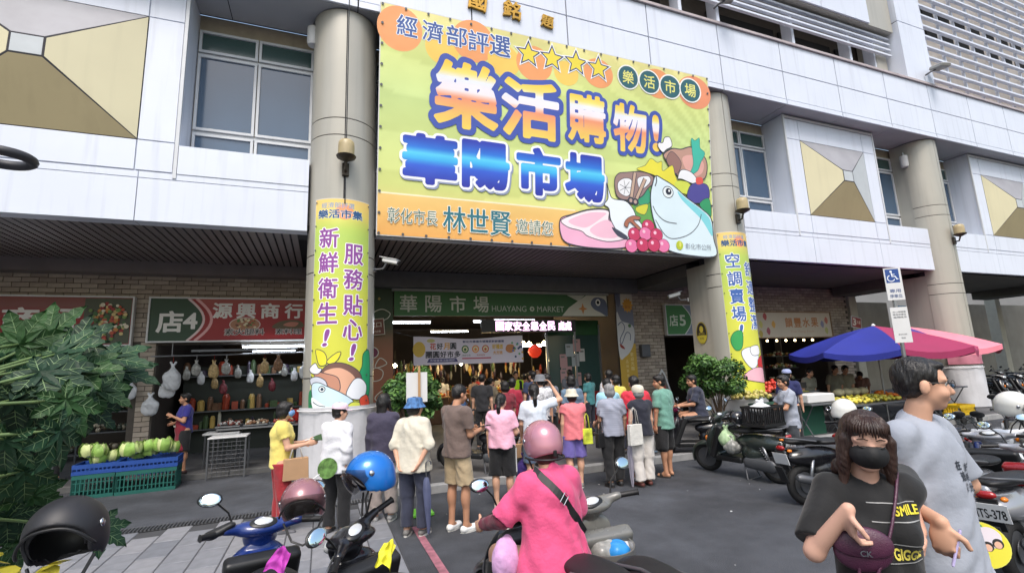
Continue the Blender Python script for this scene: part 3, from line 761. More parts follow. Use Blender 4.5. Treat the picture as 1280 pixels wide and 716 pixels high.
for (px, py, r, c) in ((500, 36, 28, (242, 164, 104)), (553, 60, 21, (245, 205, 98)), (592, 52, 26, (242, 164, 104)), (630, 76, 20, (245, 205, 98)), (668, 80, 22, (242, 164, 104)), (708, 92, 15, (245, 205, 98)), (748, 92, 18, (240, 160, 104)), (822, 105, 18, (240, 160, 104)), (868, 116, 20, (236, 150, 110))):
    S.disc(px, py, r, r, c, n=36)
tb = S.p(471.2, 240)[1]
S.rect(0, 0, S.p(700, 277)[0] + .5, tb, lambda x, y: ramp([(0, (240, 176, 96)), (1, (242, 204, 124))], y / tb), nv=4, nu=6); S.rect(0, tb - .015, S.p(705, 277)[0] + .3, tb + .02, (246, 240, 200))
def otext(t, px, py, h, col, oc, oo, w=None, off=0.0, **kw):
    S.ptext(t, px, py, h, oc, off=oo, wpx=w, **kw); S.ptext(t, px, py, h, col, off=off, wpx=w, **kw)
for t, px, py in (('經', 509, 33), ('濟', 541, 40), ('部', 571, 46), ('評', 598, 52.5), ('選', 625, 58)):
    otext(t, px, py, 25, (62, 92, 160), (240, 244, 246), 0.045, off=0.014, w=25)
for px, py in ((660.5, 68), (690, 73.5), (720, 79), (748, 86)):
    cu, cv = S.p(px, py)
    for k, (R_, c) in enumerate(((.40, (246, 248, 248)), (.34, (40, 52, 110)), (.27, (240, 220, 70)))):
        S.poly([(cu + (R_ if i % 2 == 0 else R_ * .45) * math.cos(PI / 2 + i * PI / 5), cv + (R_ if i % 2 == 0 else R_ * .45) * math.sin(PI / 2 + i * PI / 5)) for i in range(10)], c, smooth=False, px=False)
for t, px, py in (('樂', 785, 97), ('活', 811.5, 103), ('市', 837.5, 109), ('場', 862.5, 113.5)):
    S.disc(px, py, 13.4, 15.2, (245, 245, 240)); S.disc(px, py, 11.9, 13.6, (44, 98, 108)); S.ptext(t, px, py, 15.5, (236, 232, 130), off=.012, wpx=13.5)
grad1 = lambda t: ramp([(0, (248, 214, 96)), (.2, (246, 196, 104)), (.45, (240, 154, 114)), (.56, (250, 236, 240)), (.75, (236, 240, 252)), (.86, (250, 226, 120)), (1, (250, 206, 70))], t)
grad2 = lambda t: ramp([(0, (44, 56, 170)), (.35, (50, 96, 214)), (.5, (60, 180, 240)), (.62, (90, 210, 250)), (.75, (40, 120, 220)), (1, (40, 60, 178))], t)
BIG = (('樂', 583.5, 120.5, 75, 78), ('活', 663.5, 137.5, 67, 68), ('購', 733.5, 148.5, 44, 56), ('物', 787.5, 161, 39, 56), ('!', 819.5, 167, 6, 42))
for t, px, py, w, h in BIG: S.ptext(t, px, py, h, (66, 88, 176), off=0.115, wpx=w)
for t, px, py, w, h in BIG: S.ptext(t, px, py, h, grad1, off=0.032, wpx=w)
BIG2 = (('華', 538, 200, 63, 57), ('陽', 607.5, 207, 54, 54), ('市', 673.5, 215, 50, 54), ('場', 731, 222.5, 45, 54))
for t, px, py, w, h in BIG2: S.ptext(t, px + 1.5, py + 2, h, (150, 160, 190), off=0.10, wpx=w)
for t, px, py, w, h in BIG2: S.ptext(t, px, py, h, (246, 248, 252), off=0.095, wpx=w)
for t, px, py, w, h in BIG2: S.ptext(t, px, py, h, grad2, off=0.048, wpx=w)
for t, px, py, w, h in (('彰化市長', 516, 271, 62, 19), ('林世賢', 597, 277, 84, 31), ('邀請您', 668, 284.5, 46, 18)):
    otext(t, px, py, h, (46, 116, 132) if h > 20 else (64, 110, 108), (248, 240, 220), .04, w=w, off=.012 if h > 20 else .0)
# printed food
def Q(pts): return [(680 + x / 4.341, 160 + y / 4.341) for x, y in pts]
S.poly(Q([(480, 420), (530, 330), (600, 320), (600, 480), (650, 600), (640, 640), (470, 600)]), (104, 168, 84))
S.poly(Q([(500, 350), (560, 330), (575, 400), (520, 420)]), (60, 160, 120), OUT, .012)
S.poly(Q([(500, 430), (560, 415), (545, 470), (500, 455)]), (216, 214, 70), OUT, .012)
S.poly(Q([(85, 500), (150, 470), (250, 442), (345, 447), (355, 500), (380, 560), (445, 600), (450, 645), (330, 655), (180, 640), (100, 605)]), (244, 182, 212), OUT, .028)
S.poly(Q([(90, 503), (160, 470), (250, 446), (345, 450), (352, 510), (425, 585), (430, 605), (340, 617), (240, 590), (200, 560), (130, 540)]), (252, 236, 242), OUT, .02)
S.poly(Q([(130, 505), (240, 462), (330, 462), (320, 480), (250, 530), (200, 540)]), (246, 196, 216))
S.poly(Q([(250, 545), (345, 500), (400, 585), (330, 598), (270, 580)]), (246, 196, 216))
S.poly(Q([(338, 300), (352, 350), (372, 385), (440, 398), (480, 440), (500, 485), (540, 540), (560, 560), (450, 605), (400, 570), (360, 500), (350, 440), (325, 415), (345, 380)]), (238, 246, 252), OUT, .022)
S.poly(Q([(365, 540), (400, 555), (450, 590), (440, 605), (395, 585)]), (70, 72, 90))
S.poly(Q([(380, 290), (400, 250), (450, 242), (530, 240), (585, 262), (592, 300), (560, 330), (520, 378), (440, 392), (392, 368)]), (156, 128, 124), OUT, .022)
S.poly(Q([(398, 300), (430, 275), (470, 282), (478, 330), (450, 372), (405, 350)]), (240, 240, 244), OUT, .014)
S.poly(Q([(505, 275), (560, 262), (575, 290), (545, 325), (515, 330)]), (236, 236, 240), OUT, .014)
for a in range(7): S.line([Q([(438, 325)])[0], Q([(438 + 34 * math.cos(a * .9), 325 + 40 * math.sin(a * .9))])[0]], .01, OUT)
for (a, b) in (((490, 245), (468, 395)), ((545, 278), (492, 402))):
    S.line(Q([a, b]), .115, OUT, smooth=False); S.line(Q([a, b]), .075, (200, 170, 150), smooth=False)
    S.disc(*Q([b])[0], 4, 4.5, OUT); S.disc(*Q([b])[0], 2, 2.4, (190, 160, 150))
S.poly(Q([(645, 145), (690, 115), (740, 118), (800, 108), (875, 175), (868, 275), (790, 285), (730, 265), (690, 230), (660, 180)]), (190, 148, 132), OUT, .03)
S.poly(Q([(690, 130), (740, 190), (720, 250), (690, 228), (660, 175)]), (150, 112, 104), OUT, .016)
S.poly(Q([(745, 170), (800, 150), (860, 190), (850, 250), (790, 262)]), (224, 170, 160))
S.poly(Q([(650, 55), (678, 55), (690, 100), (660, 120), (640, 135), (615, 105), (618, 82), (640, 82)]), (244, 244, 246), OUT, .02)
S.poly(Q([(575, 168), (610, 190), (635, 185), (640, 235), (690, 205), (705, 250), (725, 330), (650, 290), (585, 255), (500, 225), (545, 205)]), (232, 222, 66), OUT, .012)
S.poly(Q([(795, 60), (815, 72), (838, 58), (842, 110), (868, 140), (846, 190), (828, 235), (786, 256), (805, 200), (798, 120)]), (66, 186, 164), (30, 120, 110), .014)
S.poly(Q([(740, 230), (790, 240), (825, 280), (810, 305), (745, 280), (722, 275)]), (242, 242, 246), OUT, .018)
S.poly(Q([(715, 290), (780, 300), (800, 360), (730, 350), (705, 320)]), (212, 222, 84))
S.poly(Q([(800, 305), (880, 312), (888, 390), (820, 410), (772, 375)]), (78, 72, 150), OUT, .02)
S.poly(Q([(820, 275), (850, 270), (858, 300), (825, 308)]), (226, 90, 80))
S.poly(Q([(840, 410), (890, 385), (902, 480), (860, 450)]), (52, 156, 104), OUT, .014)
fish = Q([(602, 262), (640, 280), (700, 318), (770, 380), (850, 440), (902, 495), (915, 600), (928, 694), (800, 694), (680, 668), (640, 620), (600, 530), (578, 440), (574, 360), (586, 300)])
S.poly(fish, (222, 240, 248), OUT, .03)
S.poly(Q([(720, 345), (770, 388), (850, 448), (896, 500), (908, 590), (850, 500), (770, 420), (735, 380)]), (134, 216, 226))
S.disc(*Q([(668, 350)])[0], 6.4, 7, (236, 244, 246), line=OUT, lw=.02); S.disc(*Q([(671, 347)])[0], 3.6, 4.2, (40, 44, 60)); S.disc(*Q([(674, 343)])[0], 1.2, 1.3, (250, 250, 250))
S.line(Q([(586, 425), (610, 470), (655, 508), (715, 520)]), .022, OUT); S.line(Q([(600, 500), (650, 580), (700, 602), (780, 580), (830, 530), (848, 470)]), .02, OUT)
S.line(Q([(603, 262), (606, 290), (598, 318)]), .03, OUT)
S.poly(Q([(430, 525), (445, 495), (480, 478), (518, 486), (510, 500), (480, 502), (520, 545), (505, 552), (462, 512), (448, 540)]), (176, 112, 88), OUT, .014)
for gx, gy, c in ((560, 535, 1), (485, 578, 1), (545, 575, 0), (605, 582, 1), (470, 640, 0), (642, 640, 0), (530, 636, 1), (590, 636, 1)):
    S.disc(*Q([(gx, gy)])[0], 7.6, 8.2, (204, 62, 104) if c else (236, 126, 174), line=(120, 30, 60), lw=.012); S.disc(*Q([(gx - 8, gy - 12)])[0], 1.8, 2.2, (250, 200, 220))
S.disc(*Q([(730, 638)])[0], 4.3, 5.6, (186, 200, 50)); S.disc(*Q([(733, 632)])[0], 1.4, 3.5, (226, 226, 110)); S.ptext('彰化市公所', *Q([(832, 646)])[0], 7.2, (150, 160, 170), wpx=32)
art = S.build('printed_vinyl', bann)
cloth = MB(); cloth.slab([S.w(-.02, -.02, 0), S.w(u1 + .02, -.02, 0), S.w(u1 + .02, v1 + .02, 0), S.w(-.02, v1 + .02, 0)], S.N, .012); cloth.build('vinyl_cloth', mWhite, bann)
ey = MB()
for k in range(19):
    for vv in (0.03, v1 - .03): c = S.w(.03 + (u1 - .06) * k / 18, vv, .014); ey.lathe([(.028, 0), (.028, .006), (.012, .006)], c, S.N, 10)
for k in range(1, 11):
    for uu in (0.03, u1 - .03): c = S.w(uu, v1 * k / 11, .014); ey.lathe([(.028, 0), (.028, .006), (.012, .006)], c, S.N, 10)
tag(ey.build('eyelet', mSteelD, bann), kind='stuff')
fr = MB(); 
for a, b in (((-.02, v1), (u1, v1)), ((0, -.02), (u1, -.02))): MB().cyl(S.w(a[0], a[1], -.035), S.w(b[0], b[1], -.035), .02, seg=8).build('hanging_pole', mSteelD, bann)

# ---- wrapped banners on the columns
def colbanner(xc, label, fn, ul, ur, vt, vb):
    t = thing('column_banner', label, 'banner', group='banners wrapped round the columns')
    s = Sheet(cyl=(xc, 10.0, CR + .012), step=.0012)
    def bg(x, y): 
        k = (y - vb) / (vt - vb); c = ramp([(0, (216, 216, 70)), (.45, (212, 214, 78)), (.8, (180, 208, 100)), (.86, (192, 212, 98)), (.93, (236, 210, 110)), (1, (238, 202, 120))], k); return c
    s.rect(ul, vb, ur, vt, bg, nu=1, nv=26)
    fn(s, ul, ur, vt, vb); s.build('printed_vinyl', t)
    mb = MB(); n = 14; V = []; F = []
    for h in (-.0015, -.01):
        for z in (vb - .01, vt + .01):
            for i in range(n + 1): V.append(s.w(ul - .01 + (ur - ul + .02) * i / n, z, h))
    m = n + 1
    for i in range(n): F += [(i, i + 1, m + i + 1, m + i), (2 * m + i, 3 * m + i, 3 * m + i + 1, 2 * m + i + 1), (m + i, m + i + 1, 3 * m + i + 1, 3 * m + i), (i, 2 * m + i, 2 * m + i + 1, i + 1)]
    F += [(0, m, 3 * m, 2 * m), (n, 2 * m + n, 3 * m + n, m + n)]
    mb.add(V, F).build('vinyl_cloth', mWhite, t, smooth=30)
    mb = MB()
    for z in np.linspace(vb + .06, vt - .06, 9):
        for u in (ul + .03, ur - .03): c = s.w(u, z, .012); mb.lathe([(.016, 0), (.016, .005), (.006, .005)], c, c - np.array([xc, 10, z]), 8)
    tag(mb.build('eyelet', mSteelD, t), kind='stuff')
    return t
PUR = (140, 72, 152)
def cb1(s, ul, ur, vt, vb):
    um = (ul + ur) / 2
    s.disc(um + .03, vt - .26, .17, .15, (244, 158, 104), px_=False)
    s.text('經濟部評選', um - .10, vt - .13, 0, (134, 160, 196), .01, w=.62, fit_h=.11)
    s.text('樂活市集', um - .05, vt - .30, 0, (244, 246, 244), .05, w=.86, fit_h=.17); s.text('樂活市集', um - .05, vt - .30, 0, (44, 84, 130), .03, w=.86, fit_h=.17)
    for t, px, py in (('新', 411, 297), ('鮮', 411, 328), ('衛', 410, 360), ('生', 410, 391), ('!', 408, 422), ('服', 442, 318), ('務', 442, 349), ('貼', 441, 381), ('心', 441, 412), ('!', 440, 440)):
        u, v = s.p(px, py); e = t == '!'
        u = ul + .30 if px < 425 else ur - .33
        for c, o in (((250, 248, 250), .055), (PUR, .02)): s.text(t, u, v, 0, c, o, w=.07 if e else .36, fit_h=.30 if e else .38, skew=.2 if e else 0)
    food(s, 360, 420, 6.82, 0)
def food(s, ox, oy, k, which):
    def Q(p): return [(ox + x / k, oy + y / k) for x, y in p]
    L = .014
    if which == 0:
        s.poly(Q([(240, 115), (300, 130), (330, 180), (325, 240), (270, 250), (245, 180)]), (232, 224, 60), OUT, L)
        s.poly(Q([(330, 215), (400, 150), (450, 135), (425, 200), (370, 240)]), (232, 224, 60), OUT, L)
        s.poly(Q([(640, 150), (690, 140), (690, 480), (640, 480), (600, 350), (630, 250)]), (44, 156, 104), (20, 90, 60), L)
        s.poly(Q([(180, 480), (230, 470), (240, 655), (182, 655)]), (44, 130, 84))
        s.poly(Q([(280, 320), (330, 250), (430, 225), (540, 255), (620, 330), (630, 460), (560, 530), (440, 500), (300, 400)]), (120, 86, 78), OUT, L)
        s.poly(Q([(300, 330), (360, 280), (460, 275), (560, 340), (590, 440), (540, 520), (400, 470)]), (226, 172, 144))
        s.poly(Q([(225, 300), (330, 320), (420, 350), (445, 420), (430, 470), (360, 440), (280, 380), (230, 340)]), (196, 140, 116), OUT, L)
        s.poly(Q([(190, 270), (235, 230), (260, 270), (290, 280), (260, 320), (215, 320), (190, 300)]), (240, 240, 244), OUT, L)
        s.poly(Q([(500, 470), (560, 370), (620, 360), (665, 420), (650, 510), (590, 540), (510, 520)]), (240, 242, 248), OUT, L)
        s.poly(Q([(190, 370), (250, 345), (320, 380), (325, 440), (220, 440)]), (210, 214, 226), OUT, L)
        s.poly(Q([(205, 420), (260, 395), (340, 430), (450, 480), (550, 545), (540, 600), (480, 640), (480, 656), (250, 656), (215, 560)]), (206, 230, 240), OUT, L)
        s.poly(Q([(205, 520), (330, 600), (420, 590), (440, 656), (240, 656)]), (238, 246, 250))
        s.disc(*Q([(290, 452)])[0], 4, 3.6, (240, 246, 246), line=OUT, lw=L); s.disc(*Q([(292, 452)])[0], 2, 2, (40, 60, 80))
        s.line(Q([(215, 560), (260, 590), (320, 600)]), L, OUT)
        s.poly(Q([(410, 580), (470, 610), (550, 560), (620, 570), (610, 630), (490, 640), (430, 600)]), (216, 222, 90), OUT, L)
        s.poly(Q([(610, 530), (670, 500), (690, 600), (640, 625), (615, 590)]), (222, 82, 60), OUT, L)
    else:
        s.poly(Q([(440, 250), (470, 205), (520, 200), (530, 260), (520, 330), (480, 345), (445, 300)]), (52, 160, 84), (20, 90, 60), L)
        s.poly(Q([(520, 350), (580, 320), (640, 340), (640, 440), (600, 480), (540, 420)]), (236, 240, 248), OUT, L)
        s.poly(Q([(585, 320), (640, 310), (650, 370), (600, 380)]), (240, 240, 244), OUT, L)
        s.poly(Q([(640, 410), (690, 380), (700, 470), (650, 480)]), (206, 56, 56), OUT, L)
        s.poly(Q([(545, 560), (570, 500), (640, 470), (690, 490), (705, 580)]), (238, 182, 196), OUT, L)
cb = colbanner(XC[1], 'yellow food banner with purple lettering, wrapped round the nearest column', cb1, -.56, .545, 5.27, 1.40)
BLU = (60, 100, 170)
def cb2(s, ul, ur, vt, vb):
    um = (ul + ur) / 2
    s.disc(um + .03, vt - .26, .17, .15, (244, 158, 104), px_=False)
    s.text('經濟部評選', um - .10, vt - .13, 0, (134, 160, 196), .01, w=.62, fit_h=.11)
    s.text('樂活市集', um - .05, vt - .30, 0, (44, 84, 130), .03, w=.86, fit_h=.17)
    for i, (t, py) in enumerate((('空', 325), ('調', 348), ('賣', 370), ('場', 392), ('!', 413))):
        v = s.p(917 + i * 2.5, py)[1]; e = t == '!'
        for c, o in (((250, 250, 250), .055), (BLU, .02)): s.text(t, ul + .33, v, 0, c, o, w=.07 if e else .36, fit_h=.30 if e else .38, skew=.2 if e else 0)
    for i, (t, py) in enumerate((('舒', 338), ('適', 359), ('整', 380), ('潔', 402))):
        v = s.p(938, py)[1]
        for c, o in (((250, 250, 250), .055), (BLU, .02)): s.text(t, ur - .30, v, 0, c, o, w=.36, fit_h=.38)
    food(s, 840, 380, 5.969, 1)
colbanner(XC[2], 'yellow food banner with blue lettering, wrapped round the column beside the fruit stall', cb2, -.60, .53, 5.30, .98)

# ---- flat signs on the arcade wall
def wallsheet(px, py, Y): o = onY(px, py, Y); return Sheet(O=(0, Y, 0), U=(1, 0, 0), V=(0, 0, 1), step=.0018)
def sign(name, label, u0, v0, u1, v1, Y, frame, back=mWhite, cat='sign', d=.10, fw=.035, group=None):
    t = thing(name, label, cat, group=group); s = Sheet(O=(0, Y, 0), U=(1, 0, 0), V=(0, 0, 1), step=.0018)
    board(s, u0, v0, u1, v1, d, back, t)
    f = MB()
    for (a, b, c, e) in ((u0, u1, v1, v1 + fw), (u0, u1, v0 - fw, v0)): f.box(((a + b) / 2, Y + d / 2 - .015, (c + e) / 2), (b - a + 2 * fw, d + .03, e - c))
    for (a, b) in ((u0 - fw, u0), (u1, u1 + fw)): f.box(((a + b) / 2, Y + d / 2 - .015, (v0 + v1) / 2), (b - a, d + .028, v1 - v0))
    f.build('frame', frame, t); return t, s
RED = (140, 30, 36); WHT = (232, 228, 224); GRN = (36, 66, 44)
t, s = sign('shop_sign', 'red and green shop sign numbered 4 above the deli stall', -3.76, 2.88, .90, 3.88, 13.36, mWhite, group='shop signs on the brick wall')
s.rect(-3.76, 2.88, .90, 3.88, lambda x, y: ramp([(0, (150, 26, 32)), (.6, (164, 40, 44)), (1, (170, 86, 78))], (y - 2.88)), nv=5)
g0 = s.p(232, 400)[0]; cu_ = lambda k, o=0: g0 - .08 + o + .42 * math.sin(PI * (k * .86 + .9) / 12)
A = [(-3.76, 2.88)] + [(cu_(k), 2.88 + k / 12) for k in range(13)] + [(-3.76, 3.88)]
s.poly(A, GRN, smooth=False, px=False)
arc = lambda o: [(cu_(k, o + .03), 2.88 + k / 12) for k in range(13)]
s.stroke(arc(0.0), .05, (226, 200, 200)); s.stroke(arc(.16), .06, (226, 170, 170)); s.stroke(arc(.08), .05, (150, 20, 26))
s.text('店', s.p(212.5, 400)[0], 3.33, 0, WHT, .03, w=.50, fit_h=.48); s.text('4', s.p(238, 400)[0], 3.35, 0, WHT, .03, fit_h=.36, w=.26)
for k, ch in enumerate('源興商行'): s.text(ch, s.p(278.4 + k * 29.6, 388)[0], 3.60, 0, WHT, .03, w=.40, fit_h=.36)
s.disc(-1.80, 3.26, .33, .17, (176, 120, 90), px_=False, line=(220, 200, 190), lw=.02)
random.seed(2)
for k in range(34): s.disc(-1.80 + random.uniform(-.22, .22), 3.27 + random.uniform(-.10, .12), .035, .025, random.choice([(214, 180, 110), (120, 70, 50), (190, 90, 60), (90, 120, 60), (226, 214, 180)]), n=7, px_=False)
s.poly([(-1.2, 3.18), (-1.0, 3.34), (-.6, 3.36), (-.48, 3.2), (-.8, 3.14)], (100, 84, 60), px=False); s.poly([(-.95, 3.24), (-.8, 3.32), (-.6, 3.3), (-.7, 3.2)], (190, 120, 100), px=False)
s.text('素火腿料', -1.80, 3.08, 0, (226, 214, 210), .05, w=.86, fit_h=.16); s.text('素火腿料', -1.80, 3.08, 0, (40, 30, 30), .012, w=.86, fit_h=.16)
s.text('素料理', -.82, 3.08, 0, (226, 214, 210), .05, w=.6, fit_h=.14); s.text('素料理', -.82, 3.08, 0, (40, 30, 30), .012, w=.6, fit_h=.14)
s.build('printed_face', t)
t, s = sign('shop_sign', 'red shop sign with a photo of produce at its end, above the vegetable crates', -9.4, 2.82, -4.10, 3.88, 13.36, mWhite, group='shop signs on the brick wall')
s.rect(-9.4, 2.82, -4.10, 3.88, lambda x, y: ramp([(0, (140, 18, 28)), (.55, (152, 30, 36)), (.8, (140, 88, 84)), (1, (136, 70, 66))], (y - 2.82) / 1.06), nv=6)
for ch, px in (('商', 25), ('行', 78)): u, v = s.p(px, 398); s.text(ch, u, v, 0, WHT, .03, w=.58, fit_h=.46)
for i, ch in enumerate('新鮮蔬果'): u, v = s.p(116.5, 381.5 + i * 10.5); s.text(ch, u, v, 0, (220, 210, 200), .07, w=.21, fit_h=.21); s.text(ch, u, v, 0, (40, 44, 40), .02, w=.21, fit_h=.21)
s.rect(-4.98, 2.84, -4.12, 3.86, (74, 80, 62))
for k in range(150): 
    a, r = random.uniform(0, 2 * PI), random.random() ** .6; s.disc(-4.55 + .40 * r * math.cos(a), 3.33 + .42 * r * math.sin(a), random.uniform(.025, .05), None, random.choice([(214, 190, 130), (190, 80, 50), (60, 100, 50), (226, 214, 190), (200, 130, 60), (150, 40, 40), (110, 140, 70)]), n=8, px_=False)
s.build('printed_face', t)
t, s = sign('shop_sign', 'small green and grey shop sign numbered 5 over a dark doorway', 10.93, 2.88, 12.75, 3.88, 13.36, mWhite, group='shop signs on the brick wall')
s.rect(10.93, 2.88, 12.75, 3.88, (132, 146, 164))
s.poly([(10.93, 2.88), (11.66, 2.88)] + [(11.66 + .33 * math.sin(PI * k / 8), 2.88 + k / 8) for k in range(1, 8)] + [(11.66, 3.88), (10.93, 3.88)], (58, 130, 66), smooth=False, px=False)
s.stroke([(11.68 + .33 * math.sin(PI * k / 8), 2.88 + k / 8) for k in range(9)], .035, (220, 228, 220))
s.text('店', 11.24, 3.36, 0, (214, 226, 206), .02, w=.36, fit_h=.38); s.text('5', 11.62, 3.36, 0, (214, 226, 206), .025, w=.24, fit_h=.36); s.build('printed_face', t)
t, s = sign('shop_sign', 'cream fruit shop sign with tan lettering and drawn fruit, right of the second banner column', 14.9, 2.72, 19.05, 3.66, 13.36, M('tan_frame', (150, 120, 90), .5), group='shop signs on the brick wall')
s.rect(14.9, 2.72, 19.05, 3.66, (214, 204, 184))
for i, ch in enumerate('韻豐水果'): s.text(ch, 16.72 + i * .47, 3.28, 0, (190, 128, 74), .02, w=.38, fit_h=.36)
s.text('Yun Feng Fruit', 17.4, 2.92, 0, (206, 170, 140), 0, w=1.3, fit_h=.12)
for (x, y, c) in ((15.5, 3.5, (190, 90, 90)), (15.9, 3.2, (226, 176, 90)), (15.6, 2.95, (180, 100, 110)), (15.25, 3.2, (214, 206, 120)), (18.55, 3.2, (150, 150, 180)), (18.8, 3.35, (200, 120, 100)), (18.75, 2.95, (190, 190, 120)), (15.2, 2.85, (200, 180, 90))): s.poly([(x - .1, y), (x, y + .15), (x + .1, y + .02), (x + .02, y - .14)], c, px=False)
s.build('printed_face', t)
# header sign of the entrance
t = thing('entrance_sign', 'long dark green entrance sign with a fish drawn at its right end', 'sign'); s = Sheet(O=(0, 13.28, 0), U=(1, 0, 0), V=(0, 0, 1), step=.0018)
board(s, 1.78, 3.48, 8.56, 4.16, .12, mDark, t)
mb = MB(); mb.box((5.17, 13.33, 4.20), (6.9, .16, .07)); mb.build('frame', M('pale_grey_trim', (150, 150, 150), .5), t)
s.rect(1.78, 3.48, 8.56, 4.16, lambda x, y: ramp([(0, (58, 112, 58)), (1, (42, 86, 48))], (x - 1.8) / 6.7), nu=8)
s.poly([(7.1, 4.15), (7.5, 3.96), (7.75, 4.15)], (190, 190, 180), smooth=False, px=False); s.poly([(6.9, 3.49), (7.15, 3.75), (7.5, 3.97), (7.8, 4.15), (8.55, 4.15), (8.55, 3.49)], (206, 204, 192), smooth=False, px=False)
s.poly([(7.95, 3.9), (8.1, 4.08), (8.4, 4.06), (8.54, 3.9), (8.54, 3.5), (8.3, 3.6), (8.05, 3.72)], (96, 104, 128), px=False); s.disc(8.22, 3.93, .09, .11, (240, 240, 236), px_=False); s.disc(8.22, 3.93, .05, .06, (30, 34, 44), px_=False)
s.poly([(7.65, 3.9), (7.70, 3.76), (7.82, 3.72), (7.70, 3.68), (7.65, 3.54), (7.60, 3.68), (7.48, 3.72), (7.60, 3.76)], (196, 132, 72), smooth=False, px=False)
for i, ch in enumerate('華陽市場'): s.text(ch, 2.17 + i * .70, 3.82, 0, (206, 208, 196), .012, w=.46, fit_h=.46)
s.text('HUAYANG', 5.15, 3.70, 0, (190, 196, 184), .004, w=1.10, fit_h=.17); s.text('MARKET', 6.52, 3.70, 0, (190, 196, 184), .004, w=.92, fit_h=.17)
for k in range(8): a = k * PI / 4; s.disc(5.89 + .055 * math.cos(a), 3.70 + .055 * math.sin(a), .026, None, (200, 206, 190), n=8, px_=False)
s.build('printed_face', t)
# running-letter sign
t = thing('led_sign', 'black display box with glowing pinkish white characters under the green entrance sign', 'sign'); s = Sheet(O=(0, 13.55, 0), U=(1, 0, 0), V=(0, 0, 1), step=.003)
board(s, 4.35, 3.02, 7.5, 3.40, .12, mBlack, t, 'housing')
xs = 4.72
for i, ch in enumerate('國家安全靠全民'): s.text(ch, 4.93 + i * .285, 3.21, 0, (255, 206, 246), .035, w=.25, fit_h=.27)
for i, ch in enumerate('處處'): s.text(ch, 7.00 + i * .235, 3.21, 0, (255, 206, 246), .035, w=.22, fit_h=.27)
s.build('lit_letters', t, ink('glowing_letters', emit=1.3))
# white event banner
t = thing('event_banner', 'white sagging event banner with coloured lettering hung inside the entrance', 'banner'); s = Sheet(O=(0, 13.85, 0), U=(1, 0, 0), V=(0, 0, 1), step=.0018)
zt = lambda x: 2.95 - .09 * math.sin(PI * (x - 2.4) / 3.35) ** 2
V = [(2.4 + 3.37 * i / 20, (2.13 if j == 0 else zt(2.4 + 3.37 * i / 20))) for j in range(2) for i in range(21)]
s.add(V, [(i, i + 1, 21 + i + 1, 21 + i) for i in range(20)], (222, 212, 226))
s.disc(2.56, 2.58, .18, .22, (216, 178, 70), px_=False); s.disc(2.9, 2.82, .12, .05, (200, 190, 120), px_=False)
for i, ch in enumerate('花好月圓'): s.text(ch, 2.96 + i * .20, 2.66, 0, [(200, 90, 60), (50, 50, 60), (222, 160, 50), (50, 50, 60)][i], .03, w=.17, fit_h=.18)
for i, ch in enumerate('團圓好市多'): s.text(ch, 2.84 + i * .21, 2.42, 0, (50, 48, 58), .03, w=.18, fit_h=.18)
s.poly([(2.78, 2.20), (2.84, 2.31), (3.64, 2.31), (3.70, 2.20)], (70, 66, 120), px=False, smooth=False); s.text('市場優惠活動開跑', 3.24, 2.255, 0, (220, 214, 230), .0, w=.74, fit_h=.06)
s.text('彰化市華陽市場獨家新鮮優惠', 4.5, 2.78, 0, (90, 90, 130), .03, w=1.3, fit_h=.07)
for x, c in ((3.92, (60, 110, 60)), (4.24, (226, 140, 70)), (4.55, (200, 100, 70))): s.disc(x, 2.56, .11, .115, c, px_=False); s.disc(x, 2.56, .075, .08, (226, 216, 180), px_=False); s.disc(x, 2.55, .04, .045, c, px_=False)
s.rect(3.82, 2.27, 4.72, 2.31, (190, 90, 110)); s.text('憑券兌換', 3.95, 2.38, 0, (90, 110, 90), 0, w=.26, fit_h=.05); s.text('新鮮美味', 4.4, 2.38, 0, (190, 110, 90), 0, w=.26, fit_h=.05)
s.text('好禮送', 4.94, 2.62, 0, (222, 180, 80), .04, w=.34, fit_h=.14); s.text('大方送', 4.94, 2.44, 0, (222, 160, 80), .03, w=.3, fit_h=.1)
s.poly([(5.2, 2.5), (5.25, 2.66), (5.45, 2.66), (5.5, 2.5), (5.35, 2.42)], (196, 128, 76), px=False)
for k in range(16): s.disc(5.55 + random.uniform(-.14, .2), 2.4 + random.uniform(-.2, .4), .035, None, random.choice([(80, 120, 180), (110, 170, 120), (216, 170, 80), (60, 80, 120)]), n=8, px_=False)
s.build('printed_face', t)
mb = MB(); V = [(2.4 + 3.37 * i / 20, 13.853 + k * .01, (2.13 if j == 0 else zt(2.4 + 3.37 * i / 20))) for k in range(2) for j in range(2) for i in range(21)]
mb.add(V, [(42 + i, 63 + i, 63 + i + 1, 42 + i + 1) for i in range(20)] + [(21 + i, 21 + i + 1, 63 + i + 1, 63 + i) for i in range(20)]); mb.build('cloth', mWhite, t)
mb = MB(); mb.tube([(1.8, 13.86, 3.1), (2.4, 13.86, 2.95)], .006); mb.tube([(5.77, 13.86, 2.95), (6.4, 13.86, 3.1)], .006); mb.build('cord', mBlack, t)
